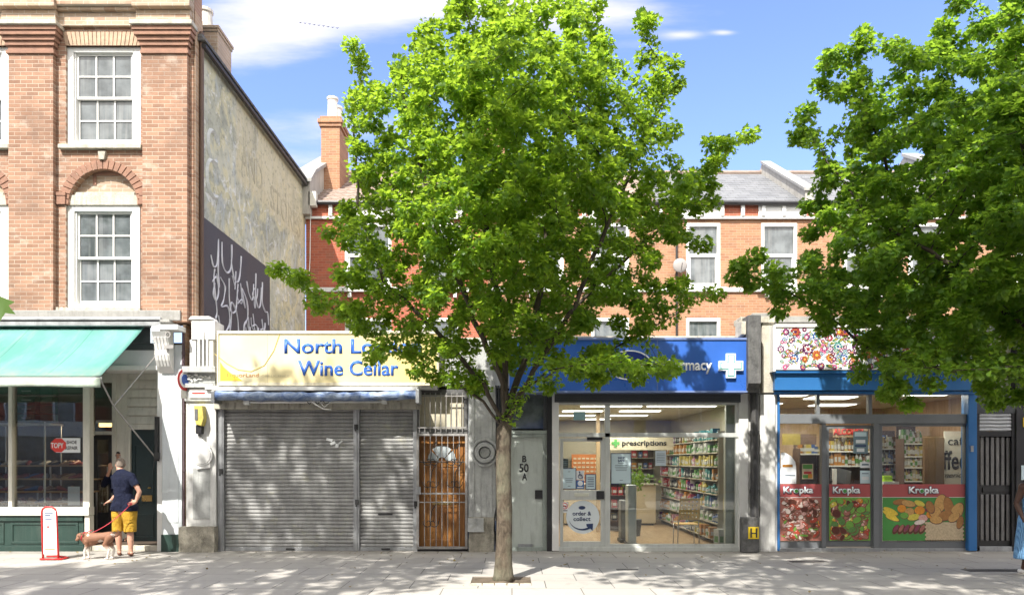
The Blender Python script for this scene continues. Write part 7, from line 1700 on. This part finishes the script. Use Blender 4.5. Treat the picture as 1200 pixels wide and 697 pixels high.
hd = m1(141, 544, .13); fw = Vector((-.55, .82, -.05)); HP, HM = head_parts(hd, fw, (-.05, .1, 1))
lel, lwr = m1(136.5, 580, .10), m1(129.5, 586.5, .12); rel_, rwr = m1(163.5, 576, -.12), m1(159, 588, -.20)
al_, ar_ = m1(140, 646, .02), m1(153.5, 645, -.06); al_.z = .075; ar_.z = .075
tl_f = Vector((al_.x-.08, al_.y+.14, .035)); tr_f = Vector((ar_.x-.10, ar_.y+.13, .035))
kl, kr = m1(138.5, 622, .03), m1(152.5, 622, -.05)
body = man_parts(J)+arm(J['shl'], lel, lwr)+arm(J['shr'], rel_, rwr)+leg(J['hipl'], kl, al_, tl_f)+leg(J['hipr'], kr, ar_, tr_f)+HP
body += hand(lwr, (-.85, .15, -.35), (0, -.4, 1), (-.1, .9, .2), 1.0, .3)+hand(rwr, (-.8, -.1, -.25), (.1, -1, .2), (-.2, .1, .9), 1.0, .8)
blob('body', rel(man, body), .0085, skin, man, 5)
def face_of(par, c, M_, s=1): 
    face_bits(par, c, M_, s)
face_of(man, hd, HM)
hair_cap('hair', man, hd-g0, HM, mk('grey_brown_hair', (.20, .16, .13), .8, .4, 30, 90, .6))
for o in [c for c in man.children if c.name.startswith('hair')]: pass
navy = cloth_m('navy_cotton', (.007, .010, .028)); must = cloth_m('mustard_cotton', (.44, .26, .03))
def grow_p(P, d): return [('L', [(q, r+d) for q, r in p[1]]) if p[0] == 'L' else ('E', p[1], tuple(a+d for a in p[2]), *p[3:]) for p in P]
tp = [('L', [(J['hipl'].lerp(J['hipr'], .5)+Vector((0, 0, .01)), .165), (J['pelvis'].lerp(J['chest'], .4), .158), (J['chest'], .158), (J['neck'].lerp(J['chest'], .45), .10)]),
      ('L', [(J['hipl']+Vector((-.01, 0, .02)), .146), (J['pelvis'].lerp(J['chest'], .5)+Vector((-.04, .03, 0)), .112), (J['shl'].lerp(J['chest'], .35), .11)]), ('L', [(J['hipr']+Vector((.01, 0, .02)), .146), (J['pelvis'].lerp(J['chest'], .5)+Vector((.05, -.02, 0)), .115), (J['shr'].lerp(J['chest'], .35), .115)]),
      ('L', [(J['shl'], .083), (J['neck'].lerp(J['chest'], .25), .075), (J['shr'], .083)]),
      ('L', [(J['shl'], .072), (J['shl'].lerp(lel, .55), .072), (J['shl'].lerp(lel, .72), .075)]), ('L', [(J['shr'], .072), (J['shr'].lerp(rel_, .55), .072), (J['shr'].lerp(rel_, .72), .075)])]
o = blob('t_shirt', rel(man, tp), .0105, navy, man, 4)
zh = J['hipl'].z-.015
cut_blob(o, lambda v: v.z > zh and not ((v-(J['shl'].lerp(lel, .62)-g0)).dot((lel-J['shl']).normalized()) > 0 and (v-(J['shl'].lerp(lel, .62)-g0)).length < .13) and not ((v-(J['shr'].lerp(rel_, .62)-g0)).dot((rel_-J['shr']).normalized()) > 0 and (v-(J['shr'].lerp(rel_, .62)-g0)).length < .13))
o.modifiers.new('t', 'SOLIDIFY').thickness = .004
spn = [('L', [(J['hipl']+Vector((.02, 0, .05)), .135), (J['hipl']+Vector((0, 0, -.03)), .135), (kl+Vector((0, 0, .10)), .105), (kl+Vector((0, 0, -.06)), .105)]), ('L', [(J['hipr']+Vector((-.02, 0, .05)), .135), (J['hipr']+Vector((0, 0, -.03)), .135), (kr+Vector((0, 0, .10)), .108), (kr+Vector((0, 0, -.06)), .108)])]
o = blob('shorts', rel(man, spn), .0105, must, man, 4); zk = kl.z+.0; zw = J['hipl'].z+.075
cut_blob(o, lambda v: v.z > zk and v.z < zw); o.modifiers.new('t', 'SOLIDIFY').thickness = .005
shoe_b = mk('brown_leather', (.14, .06, .035), .5, .2, 8, 30, .05)
for a_, t_ in ((al_, tl_f), (ar_, tr_f)):
    h_ = a_-(t_-a_)*.28; h_.z = .03
    P = [('L', [(Vector((h_.x, h_.y, .036)), .036), (Vector((a_.lerp(t_, .45).x, a_.lerp(t_, .45).y, .036)), .037), (Vector((t_.x, t_.y, .032)), .033)])]
    o = blob('shoe', rel(man, P), .009, shoe_b, man, 2); cut_blob(o, lambda v: v.z < .060)
q = MB(); dd = (lwr-lel).normalized(); q.path([lwr-dd*.035, lwr-dd*.012], .031, 14); q.build('watch', steel, man)

# --- second man inside the doorway, facing out
d2 = 14.72
man2 = thing('person', (X(139, d2), d2, .105), 'dark haired man in navy clothes standing in the shop doorway with one hand raised', 'person')
def m2(px, py, dyy=0): return Vector(((px-600)*(d2+dyy)/868, d2+dyy, 1.7+(540-py)*(d2+dyy)/868))
J2 = dict(pelvis=m2(143, 590), chest=m2(143, 561), neck=m2(142, 550), head=m2(141, 540), shl=m2(129.5, 558), shr=m2(158, 558), hipl=m2(137, 594), hipr=m2(149, 594))
h2 = m2(140, 534.2, -.02); HP2, HM2 = head_parts(h2, (.1, -1, -.12))
e1, w1 = m2(121.5, 568, -.16), m2(128.5, 551, -.30); e2, w2 = m2(163.5, 578, .0), m2(158, 594, -.08)
A1, A2 = m2(138, 640), m2(149, 640); A1.z = A2.z = .105+.075
K1, K2 = m2(137, 618, -.02), m2(150, 618, -.02)
b2_ = man_parts(J2)+arm(J2['shl'], e1, w1)+arm(J2['shr'], e2, w2)+leg(J2['hipl'], K1, A1, Vector((A1.x-.03, A1.y-.15, .14)))+leg(J2['hipr'], K2, A2, Vector((A2.x+.03, A2.y-.15, .14)))+HP2
b2_ += hand(w1, (.15, -.1, .9), (0, 1, .1), (.9, 0, .1), 1, .2)+hand(w2, (-.2, 0, -.95), (.3, 0, 0), (0, -1, 0), 1, .4)
blob('body', rel(man2, b2_), .0095, skin, man2, 4); face_bits(man2, h2, HM2)
hair_cap('hair', man2, h2-wloc(man2), HM2, mk('dark_hair', (.02, .016, .014), .7, .3, 30, 90, .5))
tp2_ = [('L', [(J2['pelvis'], .165), (J2['chest'], .16), (J2['neck'].lerp(J2['chest'], .45), .10)]), ('L', [(J2['pelvis']+Vector((-.07, 0, 0)), .11), (J2['shl'].lerp(J2['chest'], .35), .11)]), ('L', [(J2['pelvis']+Vector((.07, 0, 0)), .11), (J2['shr'].lerp(J2['chest'], .35), .11)]), ('L', [(J2['shl'], .08), (J2['neck'].lerp(J2['chest'], .2), .075), (J2['shr'], .08)]),
       ('L', [(J2['shl'], .075), (e1, .056), (e1.lerp(w1, .55), .05)]), ('L', [(J2['shr'], .075), (e2, .056), (e2.lerp(w2, .7), .05)])]
blob('jumper', rel(man2, tp2_), .012, navy, man2, 4)
tr_ = [('L', [(J2['hipl']+Vector((.02, 0, .04)), .13), (K1, .085), (A1+Vector((0, 0, .0)), .065)]), ('L', [(J2['hipr']+Vector((-.02, 0, .04)), .13), (K2, .085), (A2, .065)])]
blob('trousers', rel(man2, tr_), .012, cloth_m('dark_denim', (.012, .016, .028)), man2, 4)
for A_ in (A1, A2): blob('shoe', rel(man2, [('L', [(Vector((A_.x, A_.y+.05, .143)), .037), (Vector((A_.x, A_.y-.17, .14)), .034)])]), .011, black_paint, man2, 2)

# --- woman at the right edge
d3 = 11.15; wx = X(1212, d3)
wm = thing('person', (wx, d3, 0), 'woman in long light blue sleeveless dress and white shoes at the right edge', 'person')
def m3(dx, z, dyy=0): return Vector((wx+dx, d3+dyy, z))
J3 = dict(pelvis=m3(0, .90), chest=m3(0, 1.22), neck=m3(0, 1.38), head=m3(0, 1.5), shl=m3(-.165, 1.31), shr=m3(.165, 1.31), hipl=m3(-.085, .86), hipr=m3(.085, .86))
h3_ = m3(0, 1.50, 0); HP3, HM3 = head_parts(h3_, (.95, -.3, 0), s=.98)
ea, wa = m3(-.235, 1.06, .05), m3(-.20, .84, -.05); eb, wb2 = m3(.235, 1.06, -.02), m3(.21, .84, -.12)
a1, a2 = m3(-.10, .07, .1), m3(.12, .07, -.12); a1.z = a2.z = .07
b3 = man_parts(J3, .88)+arm(J3['shl'], ea, wa)+arm(J3['shr'], eb, wb2)+leg(J3['hipl'], m3(-.08, .47, -.02), a1, a1+Vector((.15, -.04, -.035)), .9)+leg(J3['hipr'], m3(.10, .47, -.08), a2, a2+Vector((.15, -.04, -.035)), .9)+HP3
b3 += hand(wa, (.1, -.2, -1), (-1, 0, 0), (.1, -1, 0), .92, .4)+hand(wb2, (.1, -.2, -1), (1, 0, 0), (0, -1, 0), .92, .4)
blob('body', rel(wm, b3), .0095, skin_d, wm, 4); face_bits(wm, h3_, HM3, .98)
brd = MB(); rb3 = random.Random(5); hm_ = mk('black_braids', (.018, .014, .013), .6, .3, 30, 90, .5)
hair_cap('hair', wm, h3_-wloc(wm), HM3, hm_, 1.05)
for i in range(26):
    a = -2.6+i*.16+1.57; sx, sy = math.cos(a)*-.08, math.sin(a)*.08
    p0 = h3_+HM3@Vector((math.sin(i*.42)*.075, -.05-.02*math.cos(i), .0)); brd.path([p0, p0+Vector((-.03, .03, -.10)), p0+Vector((-.04+rb3.uniform(-.03, .03), .05, -.22-rb3.random()*.08))], [.012, .010, .006], 6)
brd.build('braids', hm_, wm, smooth=True)
dress = NT('light_blue_cotton'); sp_ = dress.n.new('ShaderNodeTexWave'); sp_.wave_type = 'BANDS'; sp_.bands_direction = 'X'; sp_.inputs['Scale'].default_value = 14; sp_.inputs['Distortion'].default_value = 2
dress.P(color=dress.mix(dress.ramp(sp_.outputs[1], .3, .7), (.14, .32, .58), (.20, .41, .66)), rough=.8, normal=dress.bump(sp_.outputs[1], .6, .03))
dp_ = [('L', [(J3['chest']+Vector((0, 0, .05)), .145), (m3(0, 1.0), .125), (m3(0, .82), .17), (m3(.01, .5), .21), (m3(.02, .24), .25)]), ('L', [(m3(-.075, 1.22), .10), (m3(-.06, 1.02), .10), (m3(-.10, .80), .13), (m3(-.12, .45), .15), (m3(-.13, .24), .16)]), ('L', [(m3(.075, 1.22), .10), (m3(.06, 1.02), .10), (m3(.10, .80), .13), (m3(.13, .45), .15), (m3(.15, .24), .16)])]
o = blob('dress', rel(wm, dp_), .012, dress.m, wm, 4); cut_blob(o, lambda v: .24 < v.z < 1.27); o.modifiers.new('t', 'SOLIDIFY').thickness = .004
q = MB(); [q.path([m3(s*.07, 1.255, .13), m3(s*.085, 1.375, .02), m3(s*.07, 1.255, -.13)], .013, 6) for s in (-1, 1)]; q.build('strap', dress.m, wm)
for A_ in (a1, a2): blob('shoe', rel(wm, [('L', [(Vector((A_.x-.04, A_.y+.01, .036)), .036), (Vector((A_.x+.15, A_.y-.04, .034)), .034)])]), .010, white_clean, wm, 2)

# --- dog on a lead
dgy = 12.85
dog = thing('dog', (X(115, dgy), dgy, 0), 'brown and white short haired dog on a red lead beside the man', 'dog')
def dp2(px, py, dyy=0): return Vector(((px-600)*(dgy+dyy)/868, dgy+dyy, 1.7+(540-py)*(dgy+dyy)/868))
def zf(v, z): v = v.copy(); v.z = z; return v
D = [('L', [(dp2(100, 630), .085), (dp2(106, 630.5), .105), (dp2(114, 630), .092), (dp2(122, 628.5), .078), (dp2(129, 627.5), .078)]),
     ('L', [(dp2(102, 633.5), .075), (dp2(108, 634), .080)]),
     ('L', [(dp2(101, 628), .070), (dp2(97, 627, -.02), .058), (dp2(94.5, 628, -.04), .052)]),
     ('E', dp2(94, 628, -.05), (.062, .058, .060)), ('L', [(dp2(93, 629.5, -.07), .040), (dp2(90, 632, -.11), .026)])]
for sy in (-.06, .06):
    D += [('L', [(dp2(102, 634, sy), .048), (zf(dp2(103+sy*20, 641, sy), .24), .030), (zf(dp2(101+sy*40, 645, sy), .13), .020), (zf(dp2(102+sy*40, 650, sy), .035), .018)]), ('L', [(zf(dp2(102+sy*40, 650, sy), .022), .022), (zf(dp2(99.5+sy*40, 650, sy), .018), .018)])]
    o_ = sy*50
    D += [('L', [(dp2(129, 629, sy), .062), (zf(dp2(126+o_, 638, sy), .26), .044), (zf(dp2(131+o_, 644, sy), .165), .022), (zf(dp2(129+o_, 650, sy), .04), .018)]), ('L', [(zf(dp2(129+o_, 650, sy), .022), .022), (zf(dp2(126.5+o_, 650, sy), .018), .018)])]
D += [('L', [(dp2(131, 626), .030), (dp2(136, 628), .022), (dp2(139, 626), .017), (dp2(139.5, 622.5), .013), (dp2(137, 620.5), .009)])]
dm = NT('dog_coat'); ps_ = dm.xyz(); sep = dm.n.new('ShaderNodeSeparateXYZ'); dm.l.new(dm.g.outputs['Position'], sep.inputs[0])
n1 = dm.noise(ps_, 7, 3, .5); low = dm.math('ADD', dm.ramp(sep.outputs[2], .24, .17), dm.ramp(n1, .60, .64, 0, .8), clamp=True)
fur = dm.noise(dm.xyz('xyz', (1, 1, 1)), 90, 3)
dm.P(color=dm.mix(low, dm.mix(fur, (.15, .065, .035), (.26, .125, .07)), (.62, .56, .50)), rough=.7, normal=dm.bump(fur, .3, .005))
blob('body', rel(dog, D), .0085, dm.m, dog, 4)
for s in (-1, 1):
    q = MB(); c = dp2(95, 625.5, -.05+s*.045); q.prism([(c.x-.015, c.z+.03), (c.x+.03, c.z+.025), (c.x+.045, c.z-.045), (c.x+.012, c.z-.03)], 'y', c.y, c.y+.008); q.build('ear', mk('ear_brown', (.16, .07, .04), .8, .1), dog, bevel=.003)
q = MB(); q.ell(dp2(89.3, 631.7, -.12), .011, 8); q.build('nose', black_paint, dog, smooth=True)
for s in (-.028, .028): q = MB(); q.ell(dp2(91.6, 627.6, -.09+s), .008, 8); q.build('eye', eye_k, dog, smooth=True)
leadr = mk('red_webbing', (.50, .04, .06), .6, .1, 3, 20, 0)
q = MB(); c = dp2(98.5, 628.5, -.01); q.path([c+Vector((.018*math.cos(a)-.0, .078*math.sin(a), .078*math.cos(a))) for a in [2*math.pi*k/20 for k in range(20)]], .009, 6, closed=True, caps=False)
q.path([dp2(108, 622, -.0)+Vector((0, .0, .02)), dp2(100, 624, -.0)], .008, 5); q.build('collar', leadr, dog)
ldt = thing('dog_lead', (X(130, 13), 13.0, 0), 'thin red dog lead running from the hand of the man to the dog', 'dog lead')
s_ = Vector(rwr)+Vector((-.06, -.03, -.02)); e_ = dp2(100, 626.5, -.0)
q = MB(); q.path([s_+(e_-s_)*t+Vector((0, 0, -.30*t*(1-t)*1.1)) for t in [k/14 for k in range(15)]], .0075, 6); q.path([s_+Vector((.035*math.cos(a)-.03, 0, .02*math.sin(a)-.01)) for a in [2*math.pi*k/14 for k in range(14)]], .0065, 6, closed=True, caps=False); q.build('cord', leadr, ldt, smooth=True)

# --- pavement sign
ab_ = thing('pavement_sign', (X(60, 12.85), 12.85, 0), 'narrow white pavement sign in a red round topped tube frame outside the shoe shop', 'sign')
redp = mk('red_enamel', (.55, .03, .03), .3, .08, 3, 20, 0)
def ap(px, py, dyy=0): return Vector(((px-600)*(12.85+dyy)/868, 12.85+dyy, 1.7+(540-py)*(12.85+dyy)/868))
for k, (dy0, dy1) in enumerate(((-.12, 0.04), (.22, .06))):
    q = MB(); q.path([zf(ap(50.5, 655, dy0), .02), ap(49, 600, dy1*.9), ap(50, 596, dy1), ap(53, 594, dy1), ap(61, 594, dy1), ap(64.5, 596, dy1), ap(66, 601, dy1*.9), zf(ap(68.5, 655, dy0), .02)], .017, 8); q.build('tube_frame', redp, ab_, smooth=True)
q = MB(); a0, a1_, a2_, a3 = zf(ap(51, 652, -.11), .10), zf(ap(67.5, 652, -.11), .10), ap(65, 598, .02), ap(50.5, 598, .02)
n_ = Vector((0, -.008, -.001)); q.add([a0, a1_, a2_, a3, a0-n_, a1_-n_, a2_-n_, a3-n_], [(0, 1, 2, 3), (7, 6, 5, 4), (0, 4, 5, 1), (1, 5, 6, 2), (2, 6, 7, 3), (3, 7, 4, 0)]); pno = q.build('panel', w_, ab_)
q = MB()
def bar(f, x0, x1, h, m=0):
    l = a0.lerp(a3, f); r = a1_.lerp(a2_, f); l2 = a0.lerp(a3, f+h); r2 = a1_.lerp(a2_, f+h); o = Vector((0, -.004, 0)); q.add([l.lerp(r, x0)+o, l.lerp(r, x1)+o, l2.lerp(r2, x1)+o, l2.lerp(r2, x0)+o], [(0, 1, 2, 3)], m)
for f, x0, x1, h, m_ in ((.93, .1, .8, .02, 0), (.88, .15, .6, .025, 0), (.83, .1, .75, .02, 0), (.79, .15, .7, .02, 0), (.60, .3, .45, .05, 1), (.16, .15, .7, .022, 0), (.10, .1, .85, .022, 2)): bar(f, x0, x1, h, m_)
q.build('print', [nv, r_, gm['orange']], ab_)
q = MB(); q.path([zf(ap(47, 656, -.14), .02), zf(ap(72, 656, -.14), .02), zf(ap(80, 653, .1), .02), zf(ap(72, 651, .24), .02), zf(ap(55, 651, .24), .02)], .016, 8); q.build('foot_rail', redp, ab_, smooth=True)
